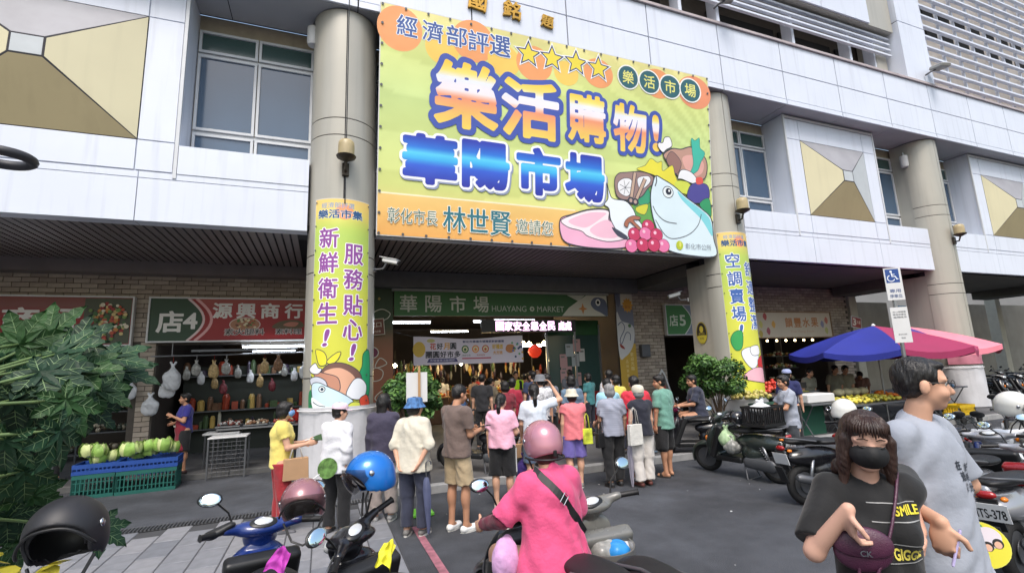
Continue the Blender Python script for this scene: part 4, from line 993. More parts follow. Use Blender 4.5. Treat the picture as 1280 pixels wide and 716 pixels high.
# mural panels left and right of the entrance
t = thing('mural_panel', 'tall green and brown painted panel with outlined vegetables, left of the entrance', 'mural panel'); s = Sheet(O=(0, 13.34, 0), U=(1, 0, 0), V=(0, 0, 1), step=.0018)
board(s, .95, .12, 1.76, 4.36, .1, mDark, t)
s.rect(.95, .12, 1.76, 4.36, lambda x, y: ramp([(0, (150, 82, 58)), (.62, (150, 96, 66)), (.75, (54, 76, 44)), (1, (36, 58, 36))], (y - .12) / 4.24), nv=14)
Lc = (206, 206, 190)
for pts in ([(1.3, 3.35), (1.2, 3.5), (1.32, 3.62), (1.5, 3.66), (1.68, 3.55), (1.62, 3.42), (1.52, 3.36), (1.5, 3.2), (1.38, 3.2)], [(1.15, 1.9), (1.3, 2.1), (1.5, 2.0), (1.45, 1.8), (1.25, 1.76)], [(1.3, 1.3), (1.5, 1.5), (1.7, 1.4), (1.6, 1.15)], [(1.05, 1.0), (1.2, 1.2), (1.3, 1.0)], [(1.3, 2.1), (1.42, 2.35), (1.6, 2.2)]): s.poly(pts, None, Lc, .022, px=False)
s.disc(1.2, 2.5, .18, .15, (110, 34, 64), px_=False, line=Lc, lw=.022); s.poly([(1.35, 3.95), (1.39, 4.0), (1.43, 3.95), (1.39, 3.9)], (170, 150, 70), px=False, smooth=False)
s.build('painted_face', t)
t = thing('entrance_direction_board', 'small brown wooden board reading 出入口, tilted on the green mural panel', 'sign'); s = Sheet(O=(0, 13.22, 0), U=(1, 0, .09), V=(-.09, 0, 1), step=.002)
zz = .0
board(s, 1.16, 2.82, 1.80, 3.26, .04, M('brown_board', (112, 58, 44), .6), t)
s.poly([(1.16, 2.82), (1.80, 2.82), (1.80, 3.26), (1.16, 3.26)], (200, 190, 170), smooth=False, px=False); s.poly([(1.18, 2.84), (1.78, 2.84), (1.78, 3.24), (1.18, 3.24)], (116, 60, 44), smooth=False, px=False)
s.text('出入口', 1.48, 3.10, 0, (206, 190, 170), .02, w=.48, fit_h=.14); s.text('Entrance', 1.48, 2.93, 0, (206, 190, 170), .01, w=.42, fit_h=.08); s.build('printed_face', t)
t = thing('mural_panel', 'tall yellow panel painted with a sun and a grey fish, right of the entrance', 'mural panel'); s = Sheet(O=(0, 13.34, 0), U=(1, 0, 0), V=(0, 0, 1), step=.0018)
board(s, 8.93, .12, 9.58, 4.28, .1, mDark, t)
s.rect(8.93, .12, 9.58, 4.28, (196, 160, 62)); s.rect(8.93, 2.6, 9.58, 4.28, (116, 120, 138))
s.poly([(8.93, 2.2), (9.15, 2.18), (9.4, 2.4), (9.55, 2.75), (9.56, 3.1), (9.4, 3.25), (9.1, 3.34), (8.93, 3.6)], (206, 206, 208), px=False)
s.poly([(8.93, 3.95), (9.05, 3.8), (9.1, 4.1), (8.93, 4.28)], (96, 98, 118), px=False); s.rect(9.12, 3.86, 9.58, 4.28, (204, 196, 180))
s.poly([(9.38 + (.22 if i % 2 == 0 else .16) * math.cos(i * PI / 11), 3.86 + (.26 if i % 2 == 0 else .19) * math.sin(i * PI / 11)) for i in range(22)], (206, 148, 50), smooth=False, px=False); s.text('鮮活', 9.38, 3.80, 0, (176, 104, 40), .02, w=.2, fit_h=.1)
s.line([(8.95, 3.2), (9.1, 3.3), (9.2, 3.1), (9.0, 2.75), (9.05, 2.6), (9.25, 2.95), (9.4, 2.9), (9.38, 2.7)], .03, (84, 96, 120), px=False); s.disc(9.4, 3.18, .06, None, (70, 110, 60), px_=False); s.poly([(8.97, 2.6), (9.1, 2.52), (9.15, 2.42), (9.0, 2.48)], (150, 60, 50), px=False)
for i, ch in enumerate('歡迎光臨'): s.text(ch, 9.40, 2.25 - i * .15, 0, (230, 214, 150), .01, w=.12, fit_h=.12)
for i, ch in enumerate('品味華陽'): s.text(ch, 9.2, 2.02 - i * .15, 0, (230, 214, 150), .0, w=.09, fit_h=.10)
s.build('painted_face', t)
# cone-shaped picture sign on the wall
t = thing('cone_cutout_sign', 'white-edged cone shaped cut-out sign standing against the bricks behind the queue', 'sign', (10.35, 13.1, .12)); s = Sheet(O=(10.35, 13.1, .12), U=(1, 0, 0), V=(0, 0, 1), step=.002)
P = [(-.5, 0), (-.42, .5), (-.12, 1.45), (0, 1.62), (.12, 1.45), (.42, .5), (.5, 0)]
mb = MB(); mb.slab([(x, 0, z) for x, z in P][::-1], (0, -1, 0), .03).build('board', mWhite, t)
s2 = Sheet(O=(0, 0, 0), U=(1, 0, 0), V=(0, 0, 1), step=.002)
s2.poly([(x * .8, .06 + z * .9) for x, z in P], (120, 108, 100), smooth=False, px=False); s2.poly([(-.12, .9), (0, 1.35), (.12, .9)], (190, 60, 50), smooth=False, px=False); s2.rect(-.2, .6, .2, .78, (222, 214, 206)); s2.rect(-.28, .3, .28, .48, (190, 70, 50)); s2.build('printed_face', t)
# oval notice on the second column's pier
t = thing('oval_notice', 'black and yellow oval notice stuck on the pier beside the green shop sign', 'notice'); s = Sheet(O=(XC[2] - CR - .012, 10.4, 0), U=(0, -1, 0), V=(0, 0, 1), step=.0015)
u, v = s.p(877, 416); s.disc(u, v, .20, .30, (190, 170, 50), px_=False); s.disc(u, v, .18, .28, (34, 32, 30), px_=False); s.disc(u, v + .10, .07, .09, (200, 180, 60), px_=False); s.poly([(u - .17, v - .08), (u + .17, v - .08), (u + .1, v - .23), (u, v - .27), (u - .1, v - .23)], (200, 184, 60), px=False); s.text('請勿停放', u, v - .02, 0, (190, 170, 60), .0, w=.22, fit_h=.06); s.text('拖吊區', u, v - .15, 0, (40, 36, 30), .0, w=.15, fit_h=.06)
s.build('printed_face', t)
P = s.w(u, v, -.004); mb = MB(); mb.lathe([(.20, 0), (.20, .008)], P + np.array([.004, 0, 0]), (-1, 0, 0), 28, sx=1.0, sy=1.5); mb.build('plate', mBlack, t)
# gold characters on the fascia
t = thing('gold_lettering', 'raised gold calligraphy characters on the white fascia above the big banner', 'lettering')
mGold = M('tarnished_gold', (186, 144, 62), .35, .7, .15, 9)
for ch, px, py, h in (('國', 597, 3, 24), ('銘', 640, 13, 25), ('題', 684, 28, 17)):
    c = onY(px, py, 9.22); v, fs = glyph_grown(ch, .02); lo, hi = v.min(0), v.max(0); k = h / 52.0 / (hi[1] - lo[1]) * .95
    V = (v - (lo + hi) / 2) * k; n = len(V); sk = .12
    front = [(c[0] + x + sk * y, 9.185, c[2] + y - .1 * x) for x, y in V]; backv = [(c[0] + x + sk * y, 9.245, c[2] + y - .1 * x) for x, y in V]
    from collections import Counter
    ec = Counter(); 
    for f in fs:
        for a, b in zip(f, f[1:] + f[:1]): ec[(a, b)] += 1
    F = [f for f in fs] + [(a, a + n, b + n, b) for (a, b) in ec if (b, a) not in ec]
    MB().add(front + backv, F).build('character', mGold, t)
# ================================================================ PEOPLE
def skin(n, c): return M('skin_' + n, c, 0.55, var=0.05, scale=8, spec=0.35)
SK = skin('light', (206, 160, 134)); SK2 = skin('tan', (182, 134, 106)); SK3 = skin('pale', (204, 160, 140)); SKD = skin('brown', (150, 104, 80))
mHairB = M('black_hair', (20, 17, 17), .42, var=.25, scale=30, stretch=(1, 1, .15), bump=.5, bscale=90)
mHairBr = M('brown_hair', (52, 34, 28), .42, var=.3, scale=30, stretch=(1, 1, .15), bump=.5, bscale=90)
mHairG = M('grey_hair', (132, 132, 134), .5, var=.25, scale=30, stretch=(1, 1, .2), bump=.5, bscale=90)
mEyeW = M('eye_white', (226, 224, 220), .2, var=0); mEyeB = M('eye_dark', (24, 16, 12), .1, var=0)
mLip = M('lips', (168, 92, 86), .45, var=.03)
def cloth(n, c, r=.85, b=.6): return M('cloth_' + n, c, r, var=.05, scale=6, bump=b, bscale=15, sheen=.15)
def V3(*a): return np.array(a, float)
def unit(v): v = np.array(v, float); return v / np.linalg.norm(v)
def rot_to(fwd_yaw, pitch=0, roll=0):
    return np.array((Matrix.Rotation(-math.radians(fwd_yaw), 3, 'Z') @ Matrix.Rotation(math.radians(-pitch), 3, 'X') @ Matrix.Rotation(math.radians(roll), 3, 'Y')))
PEOPLE = {}
def person(label, x, y, face, H=1.62, z=0.0, b=1.0, fem=False, sk=SK, vox=.0105, cv=.0125, lean=0, turn=0, head=(0, 0, 0),
           armL=None, armR=None, legs=None, sit=None, foot=(.10, -.02, .10, .03), shirt=None, sleeve=.55, hem=.86, loose=1.0, flare=0.0, pants=None, plen=.10, pw=1.0, skirt=None,
           hair='short', hairm=None, hat=None, hatm=None, shoe=('shoe', (40, 40, 44)), group=None, neckhole=.075, fingers=True, seed=0, undress=None, curl=.55, cat='person', glasses=False, mask=None, near=False, tuck=False):
    """face: heading in degrees, 0 = looking into the arcade, 90 = along the facade to the right"""
    t = thing('person', label, cat, (x, y, z), -math.radians(face), group)
    s = H / 1.70; P = PEOPLE[label] = {'root': t}
    pel = V3(0, 0, .93 * s)
    if sit: pel = V3(0, 0, sit)
    T = rot_to(turn, lean)
    def tr(p): return pel + T @ (np.array(p, float) * s - V3(0, 0, .93 * s))
    sw = (.155 if fem else .178) * (0.5 + .5 * b)
    shL, shR = tr((-sw, -.01, 1.385)), tr((sw, -.01, 1.385))
    neck0, neck1 = tr((0, -.015, 1.41)), tr((0, .012, 1.50))
    HR = T @ rot_to(head[0], -head[1], head[2]); hc = neck1 + HR @ (V3(0, .018, .105) * s)
    def hp(p): return hc + HR @ (np.array(p, float) * s)
    D = SDF(vox, .022 * s)
    # trunk
    D.ell(tr((0, -.005, .95)), np.array((.158 * b, .112 * b, .12)) * s, R=T)
    D.cone(tr((0, .005, .98)), tr((0, .0, 1.20)), .128 * s * b, .132 * s * b, flat=(T[:, 1], .78))
    D.ell(tr((0, -.005, 1.27)), np.array((.160 * (.5 + .5 * b), .112 * b, .165)) * s, R=T)
    if fem: 
        for q in (-1, 1): D.ell(tr((q * .07, .085, 1.245)), np.array((.062, .055, .062)) * s)
    D.cone(shL + T @ V3(.03, 0, 0), shR - T @ V3(.03, 0, 0), .050 * s, .050 * s)
    D.cone(neck0, neck1, .056 * s * (.5 + .5 * b), .050 * s)
    # head
    fk = .012 * s
    D.ell(hp((0, -.012, .022)), np.array((.077, .094, .088)) * s, k=.01, R=HR)
    D.ell(hp((0, .028, -.045)), np.array((.060, .064, .066)) * s, k=.02, R=HR)
    D.ell(hp((0, .055, -.094)), np.array((.030, .024, .020)) * s, k=.02, R=HR)
    D.cone(hp((0, .080, .002)), hp((0, .102, -.036)), .009 * s, .0135 * s, k=.012 * s)
    for q in (-1, 1):
        D.ell(hp((q * .079, -.012, -.018)), np.array((.011, .020, .031)) * s, k=.006, R=HR)
        D.ell(hp((q * .034, .070 - .007 * near, .018)), np.array((.026, .014, .008)) * s, k=fk * (1 + near), R=HR)
        D.ell(hp((q * .042, .060, -.040)), np.array((.022, .022, .022)) * s, k=.02, R=HR)
        if near and undress != 'closed': D.ell(hp((q * .031, .090, .000)), np.array((.020, .016, .012)) * s, k=.008, R=HR).sub()
    D.ell(hp((0, .084, -.066)), np.array((.024, .012, .008)) * s, k=.008, R=HR)
    # legs
    hipL, hipR = pel + T @ V3(-.088 * s * b, 0, -.02 * s), pel + T @ V3(.088 * s * b, 0, -.02 * s)
    lg = []
    for i, (hip, sgn) in enumerate(((hipL, -1), (hipR, 1))):
        if legs: kd, sd_ = legs[i]; kn = hip + unit(kd) * .43 * s; an = kn + unit(sd_) * .41 * s
        else:
            an = V3(foot[2 * i] * sgn * s, foot[2 * i + 1] * s, .085 * s); m_ = (hip + an) / 2; kn = m_ + V3(sgn * .012, .022, 0.02) * s
        fd = unit(V3(sgn * .18, 1, 0)); 
        if legs and abs(unit(sd_)[1]) > .5: fd = unit(V3(0, 1, -.1))
        D.cone(hip, kn, .086 * s * b, .056 * s * b); D.cone(kn, an, .052 * s * b, .036 * s)
        c_ = kn + (an - kn) * .3; D.ell(c_ + V3(0, -.02, 0) * s, np.array((.050, .052, .11)) * s * V3(b, b, 1), k=.03)
        toe = an + fd * .14 * s + V3(0, 0, -.052 * s); heel = an - fd * .035 * s + V3(0, 0, -.045 * s)
        D.cone(heel, toe, .032 * s, .026 * s); D.cone(an, an + fd * .06 * s + V3(0, 0, -.035) * s, .034 * s, .032 * s)
        lg.append((hip, kn, an, heel, toe, fd))
    # arms
    arms = []
    dflt = {-1: ((-.14, .02, -1), (-.05, .12, -1)), 1: ((.14, .02, -1), (.05, .12, -1))}
    for sgn, sh, a in ((-1, shL, armL), (1, shR, armR)):
        a = a or dflt[sgn]
        if a[0] == 'to':      # two-bone reach to a point of the place; a[2] = where the elbow points, a[3:] = hand direction, curl
            g = rotz(math.radians(face)) @ (np.array(a[1], float) - np.array([x, y, z])); dv = g - sh; L1, L2 = .275 * s, .245 * s; dd = min(np.linalg.norm(dv), (L1 + L2) * .995); dv = unit(dv); ca = (L1 * L1 + dd * dd - L2 * L2) / (2 * L1 * dd); e = np.array(a[2], float); e = unit(e - dv * (e @ dv))
            E_ = sh + dv * L1 * ca + e * L1 * math.sqrt(max(0, 1 - ca * ca)); G_ = sh + dv * dd; Ti = T.T; a = (Ti @ (E_ - sh), Ti @ (G_ - E_), Ti @ unit(a[3]) if len(a) > 3 else Ti @ (G_ - E_)) + ((a[4],) if len(a) > 4 else ())
        u, f = T @ unit(a[0]), T @ unit(a[1]); hd = T @ unit(a[2]) if len(a) > 2 else f
        el = sh + u * .275 * s; wr = el + f * .245 * s
        D.cone(sh, el, .048 * s * (.4 + .6 * b), .038 * s * (.5 + .5 * b)); D.cone(el, wr, .037 * s * (.5 + .5 * b), .025 * s)
        # hand: across = the line of the knuckles
        ac = np.cross(hd, T @ V3(-sgn, 0, 0)); 
        if np.linalg.norm(ac) < .2: ac = T @ V3(0, 1, 0)
        ac = unit(ac) * (1 if (ac @ (T @ V3(0, 1, 0))) > 0 or abs(ac[1]) < .2 else -1); pn = np.cross(hd, ac); pn = unit(pn)
        inward = T @ V3(-sgn, 0, 0)
        if pn @ inward < 0: pn = -pn
        R_ = np.stack([ac, pn, hd], 1)
        pc = wr + hd * .052 * s; D.ell(pc, np.array((.042, .017, .056)) * s, k=.014, R=R_)
        cu = a[3] if len(a) > 3 else curl
        if fingers:
            for k_, (o, L) in enumerate(((.028, .066), (.010, .076), (-.009, .071), (-.027, .056))):
                b0 = pc + ac * o * s + hd * .038 * s; d1 = unit(hd * math.cos(cu * .7) + pn * math.sin(cu * .7)); d2 = unit(hd * math.cos(cu * 2.0) + pn * math.sin(cu * 2.0))
                m1 = b0 + d1 * L * .55 * s; D.cone(b0, m1, .0095 * s, .0088 * s, k=.004); D.cone(m1, m1 + d2 * L * .5 * s, .0088 * s, .0075 * s, k=.003)
            b0 = pc + ac * .034 * s - hd * .022 * s; m1 = b0 + unit(ac * .75 + hd * .6 + pn * .35) * .036 * s; D.cone(b0, m1, .012 * s, .0105 * s, k=.008); D.cone(m1, m1 + unit(ac * .25 + hd * .85 + pn * .45) * .032 * s, .0105 * s, .009 * s, k=.003)
        arms.append((sh, el, wr, pc, hd, ac, pn))
    D.build('body', sk, t)
    rs = np.random.default_rng(abs(hash(label)) % 1000 if False else (sum(map(ord, label)) % 997)); ph = rs.uniform(0, 6, 8)
    def folds(amp, zf=1.0):
        def f(X, Y, Z):
            w = 1.3 * np.sin(3.1 * Z + 9 * X + ph[0]) + 1.1 * np.sin(5 * Z - 7 * Y + ph[1])
            return amp * (np.sin(22 * X + 6 * Z + w * 2 + ph[2]) * np.sin(16 * Y - 5 * Z + w * 2.3 + ph[3]) + .6 * np.sin(38 * Z * zf + 14 * X + 11 * Y + 3 * w + ph[4]) * np.sin(6 * X - 9 * Y + 4 * Z + ph[5]))
        return f
    # shirt
    if shirt:
        C = SDF(cv, (.028 if near else .045) * s); g = .018 * loose * s
        tb = b * loose
        C.cone(tr((0, -.004, hem + .02)), tr((0, -.0, 1.14)), (.168 + flare) * s * tb, .150 * s * tb, flat=(T[:, 1], .80), k=.02)
        C.cone(tr((0, 0, 1.10)), tr((0, -.005, 1.28)), .146 * s * tb, .150 * s * tb, flat=(T[:, 1], .80)); C.ell(tr((0, -.005, 1.30)), np.array((.165 * (.5 + .5 * b), .112 * b, .14)) * s + g * .7, R=T)
        if fem: 
            for q in (-1, 1): C.ell(tr((q * .07, .085, 1.245)), np.array((.062, .055, .062)) * s + g * .6)
        C.cone(shL + T @ V3(.02, 0, 0), shR - T @ V3(.02, 0, 0), .050 * s + g * .8, .050 * s + g * .8); C.cone(neck0 - T @ V3(0, 0, .03), neck0 + T @ V3(0, 0, .02) * s, .075 * s, .064 * s)
        for (sh, el, wr, *_r) in arms:
            if sleeve <= 0: continue
            if sleeve <= 1: C.cone(sh, sh + (el - sh) * sleeve, .050 * s * (.4 + .6 * b) + g, .047 * s * (.4 + .6 * b) + g * 1.35, cut=True)
            else:
                e = el + (wr - el) * (sleeve - 1); C.cone(sh, el, .050 * s * (.4 + .6 * b) + g, .040 * s * (.4 + .6 * b) + g * 1.1); C.cone(el, e, .040 * s * (.4 + .6 * b) + g * 1.1, .032 * s + g, cut=True)
        C.ell(neck1 + T @ V3(0, .012, .005) * s, np.array((neckhole, neckhole, .075)) * s, k=.004, R=T).sub()
        C.keep(tr((0, 0, hem)), T @ V3(0, 0, 1)); C.fold = folds(.0068 * loose)
        P['shirt'] = C.build('shirt', shirt, t)
    if pants:
        C = SDF(cv, .025 * s); 
        C.ell(pel + T @ V3(0, -.005, .01) * s, np.array((.160 * b, .116 * b, .12)) * s + .012, R=T)
        for (hip, kn, an, heel, toe, fd) in lg:
            if plen < .45:
                e = kn + (an - kn) * ((.48 - plen) / .40)
                C.cone(hip, kn, .090 * s * b + .012, (.060 * b + .016 * pw) * s * (.6 + .4 * pw)); C.cone(kn, e, (.058 * b + .016 * pw) * s, (.046 + .018 * pw) * s * (.5 + .5 * pw), cut=True)
            else: C.cone(hip, hip + (kn - hip) * ((.90 - plen) / .42), .090 * s * b + .014, (.074 * b + .02 * pw) * s, cut=True)
        C.keep(tr((0, 0, min(1.02, hem + .065) if shirt else 1.02)) if not tuck else tr((0, 0, 1.03)), -(T @ V3(0, 0, 1))); C.fold = folds(.006, .7)
        P['pants'] = C.build('shorts' if plen >= .45 else 'trousers', pants, t)
    # shoes
    kind, sc = shoe
    for (hip, kn, an, heel, toe, fd) in lg:
        C = SDF(.008, .015 * s); up = V3(0, 0, 1)
        if kind == 'shoe':
            C.cone(heel + V3(0, 0, .004), toe + V3(0, 0, -.002), .040 * s, .034 * s); C.cone(an + V3(0, 0, -.03 * s), an + fd * .05 * s + V3(0, 0, -.035 * s), .046 * s, .040 * s)
        elif kind == 'clog': C.cone(heel, toe, .044 * s, .040 * s); C.ell(toe + V3(0, 0, .012) - fd * .03, np.array((.048, .06, .034)) * s)
        else:
            q = heel + (toe - heel) * .6; C.cone(q + V3(0, 0, .004), q + fd * .02 + V3(0, 0, .006), .038 * s, .037 * s)
        C.keep(an + V3(0, 0, -.085 * s + .012), up)
        if kind != 'shoe' : C.keep(an + V3(0, 0, -.005 * s), -up)
        C.build('shoe' if kind != 'sandal' else 'sandal', M('shoe_%d_%d_%d' % sc, sc, .6, var=.1), t)
        so = MB(); n = 14; L = np.linalg.norm(toe - heel) + .075 * s; c0 = (heel + toe) / 2; sd_ = np.cross(fd, up)
        ring = []
        for q in range(n): a = 2 * PI * q / n; ring.append(c0 + fd * math.cos(a) * L / 2 + sd_ * math.sin(a) * .046 * s)
        z0 = an[2] - .085 * s; so.loft([[(p[0], p[1], z0 + .001) for p in ring], [(p[0], p[1], z0 + .024) for p in ring]]); so.build('sole', M('sole_' + ('light' if sum(sc) > 300 else 'dark'), (200, 198, 192) if sum(sc) > 300 else (50, 46, 44), .7), t)
    # hair
    hm = hairm or mHairB; C = SDF(.0085 if not near else .006, .012 * s)
    ph2 = rs.uniform(0, 6, 4)
    if hair != 'none':
        C.ell(hp((0, -.020, .030)), np.array((.089, .103, .097)) * s * (.935 if hair == 'crop' else 1), R=HR)
        if hair == 'crop': C.ell(hp((0, -.045, -.010)), np.array((.074, .060, .062)) * s, R=HR); C.ell(hp((0, .040, .078)), np.array((.060, .040, .022)) * s, R=HR)
        if hair == 'short':
            C.ell(hp((0, -.05, -.035)), np.array((.076, .062, .065)) * s, R=HR); C.ell(hp((0, .045, .075)), np.array((.070, .045, .035)) * s, R=HR)
        if hair == 'bob':
            C.ell(hp((0, -.035, -.035)), np.array((.094, .088, .092)) * s, R=HR); C.ell(hp((0, .050, .070)), np.array((.074, .045, .034)) * s, R=HR)
        if hair in ('long', 'waves'):
            C.ell(hp((0, -.035, -.02)), np.array((.096, .092, .10)) * s, R=HR); C.cone(hp((0, -.06, -.03)), hp((0, -.085, -.24)), .088 * s, .070 * s, flat=(HR[:, 1], .6)); 
            for q in (-1, 1): C.cone(hp((q * .074, .012 if hair == 'waves' else -.01, .0)), hp((q * .088, .02, -.19 if hair == 'waves' else -.14)), .034 * s, .018 * s)
            if hair == 'waves':
                for q in (0, 1, 2, 6, 7, 8): C.ell(hp((.10 * math.sin(q * .78 - 3.1), -.02 - .08 * math.cos(q * .78 - 3.1) * -1, -.13 - .03 * (q % 3))), np.array((.026, .024, .040)) * s, R=HR)
        if hair == 'ponytail':
            C.ell(hp((0, -.05, -.02)), np.array((.078, .066, .07)) * s, R=HR); a = hp((0, -.125, .01)); C.ell(a, np.array((.03, .03, .03)) * s)
            C.cone(a, a + V3(0, -.03, -.12) * s, .028 * s, .034 * s); C.cone(a + V3(0, -.03, -.12) * s, a + V3(0, -.0, -.40) * s, .034 * s, .018 * s)
        if hair == 'bun': C.ell(hp((0, -.05, -.02)), np.array((.078, .066, .07)) * s, R=HR); C.ell(hp((0, -.13, .03)), np.array((.04, .036, .04)) * s)
        # the face stays free
        fz = -.02 if hair not in ('short', 'crop') else -.012
        C.ell(hp((0, .105, fz - .012)), np.array((.057 if hair == 'waves' else .066, .070, .088)) * s, k=.012, R=HR).sub(); C.ell(hp((0, .06, -.085)), np.array((.058 if hair == 'waves' else .066, .075, .07)) * s, k=.012, R=HR).sub()
        if hair in ('short', 'crop'):
            for q in (-1, 1): C.ell(hp((q * .088, .005 if hair == 'crop' else .012, -.03)), np.array((.022, .034, .040)) * s, k=.006, R=HR).sub()
        def hf(X, Y, Z): return .0022 * np.sin(150 * X + 5 * np.sin(26 * Z + ph2[0]) + ph2[1]) * np.sin(130 * Y + 5 * np.sin(22 * Z + ph2[2])) + .003 * np.sin(36 * X + ph2[3]) * np.sin(40 * Z + 30 * Y)
        C.fold = hf; C.build('hair', hm, t)
    # eyes, mask, glasses
    if near:
        for q in (-1, 1):
            if undress != 'closed':
                MB().ball(hp((q * .031, .069, .000)), np.array((.0125, .0125, .0115)) * s, 14, 10).build('eye', mEyeW, t, smooth=180)
                MB().ball(hp((q * .031, .0785, .000)), np.array((.0055, .0040, .0055)) * s, 12, 8, R=HR).build('iris', mEyeB, t, smooth=180)
            if undress == 'closed':
                MB().tube([hp((q * .014, .087, -.002)), hp((q * .024, .088, -.006)), hp((q * .036, .085, -.007)), hp((q * .050, .076, -.001))], [.0014 * s, .0036 * s, .0036 * s, .0018 * s], 6).build('eyelash', mHairB, t, smooth=180); MB().tube([hp((q * .014, .089, .024)), hp((q * .03, .087, .030)), hp((q * .050, .076, .024))], [.002 * s, .003 * s, .0014 * s], 6).build('eyebrow', hm, t, smooth=180); continue
            eb = MB(); eb.tube([hp((q * .016, .086, .020)), hp((q * .032, .083, .027)), hp((q * .052, .070, .022))], [.002 * s, .0032 * s, .0014 * s], 6); eb.build('eyebrow', hm, t, smooth=180)
            el_ = MB(); el_.tube([hp((q * .018, .080, -.002)), hp((q * .031, .083, .003 if undress != 'closed' else -.005)), hp((q * .046, .073, -.001))], [.0016 * s, .0028 * s, .0014 * s], 6); el_.build('eyelash', mHairB, t, smooth=180)
        MB().ball(hp((0, .0885, -.066)), np.array((.020, .0065, .0065)) * s, 12, 8, R=HR).build('lips', mLip, t, smooth=180)
    else:
        if hair != 'none' or hat:
            for q in (-1, 1): MB().ball(hp((q * .031, .081, .004)), np.array((.011, .006, .005)) * s, 8, 5, R=HR).build('eye', mEyeB, t); MB().tube([hp((q * .017, .086, .022)), hp((q * .05, .074, .024))], .0028 * s, 5).build('eyebrow', hm, t)
    if mask:
        C = SDF(.006, .01); C.ell(hp((0, .040, -.045)), np.array((.071, .069, .062)) * s, R=HR); C.ell(hp((0, .092, -.035)), np.array((.026, .026, .032)) * s, k=.02, R=HR)
        C.ell(hp((0, .02, -.04)), np.array((.063, .062, .10)) * s, R=HR).sub(); C.keep(hp((0, .03, 0)), HR @ V3(0, 1, .0)); C.keep(hp((0, 0, -.010)), HR @ V3(0, .12, -1)); C.build('face_mask', mask, t)
        mb = MB()
        for q in (-1, 1): mb.tube([hp((q * .060, .045, -.02)), hp((q * .080, -.0, .0)), hp((q * .082, -.03, -.02))], .0018, 5); mb.tube([hp((q * .055, .045, -.075)), hp((q * .080, -.01, -.05)), hp((q * .082, -.03, -.03))], .0018, 5)
        mb.build('mask_loop', mask, t)
    if glasses:
        mb = MB(); 
        for q in (-1, 1):
            mb.tube([hp((q * .034 + .023 * math.cos(a), .099, .0 + .017 * math.sin(a))) for a in np.linspace(0, 2 * PI, 14)[:-1]], .0016, 5, closed=True); mb.tube([hp((q * .056, .097, .004)), hp((q * .074, .06, .006)), hp((q * .082, -.02, .0))], .0018, 5)
        mb.tube([hp((-.011, .100, .004)), hp((.011, .100, .004))], .0016, 5); mb.build('glasses', mBlack, t)
    # hats
    if hat:
        mb = MB(); u = HR[:, 2]; c = hp((0, -.012, .045)); nm = 'hat'
        sx, sy = .094 * s, .110 * s
        def ring(r, h, dx=0): return [c + HR @ V3(r * sx * math.cos(a), r * sy * math.sin(a) + dx, h * s) for a in np.linspace(0, 2 * PI, 29)[:-1]]
        if hat == 'bucket': R_ = [ring(1.42, -.055), ring(1.42, -.060), ring(1.02, .0), ring(.98, .045), ring(.88, .065), ring(.5, .075), ring(.05, .078)]
        elif hat == 'sunhat': R_ = [ring(1.75, -.05), ring(1.75, -.056), ring(1.03, .005), ring(1.0, .04), ring(.85, .068), ring(.5, .08), ring(.05, .083)]
        elif hat == 'beanie': R_ = [ring(1.06, -.055), ring(1.10, -.04), ring(1.12, .0), ring(1.05, .035), ring(.85, .062), ring(.5, .078), ring(.05, .084)]
        elif hat in ('cap', 'flatcap'): R_ = [ring(1.03, -.01), ring(1.04, .02), ring(.95, .05), ring(.7, .07), ring(.3, .08), ring(.03, .081)]
        mb.loft(R_, caps=True); nm = 'cap' if 'cap' in hat else 'hat'
        mb.build(nm, hatm, t, smooth=50)
        if 'cap' in hat:
            vb = MB(); A_ = [c + HR @ V3(sx * 1.02 * math.cos(a), sy * 1.02 * math.sin(a), -.008 * s) for a in np.linspace(.35, PI - .35, 13)]; B_ = [c + HR @ V3(sx * .95 * math.cos(a), sy * 1.02 * math.sin(a) + .075 * s * math.sin(a) ** .5, -.020 * s) for a in np.linspace(.35, PI - .35, 13)]
            V = A_ + B_ + [p - u * .004 for p in A_] + [p - u * .004 for p in B_]; n = 13; F = []
            for i in range(n - 1): F += [(i, i + 1, n + i + 1, n + i), (2 * n + i, 3 * n + i, 3 * n + i + 1, 2 * n + i + 1), (n + i, n + i + 1, 3 * n + i + 1, 3 * n + i)]
            vb.add(V, F).build('visor', hatm, t)
    P.update(arms=arms, lg=lg, tr=tr, hp=hp, T=T, HR=HR, s=s, w=lambda p: np.array([x, y, z]) + rotz(-math.radians(face)) @ np.array(p)); return P
# hats with a print
mBlueHat = M('blue_patterned_hat', (70, 110, 160), .8, var=.5, scale=22); mCream = cloth('cream', (206, 200, 184)); mPinkCap = cloth('pale_pink', (226, 200, 214))
mBlk = cloth('black', (24, 24, 27)); mNavy = cloth('navy', (30, 32, 46)); mKh = cloth('khaki', (178, 158, 126)); mWh = cloth('white', (214, 214, 220))
QG = 'people waiting in line in front of the hall'
AR = {}
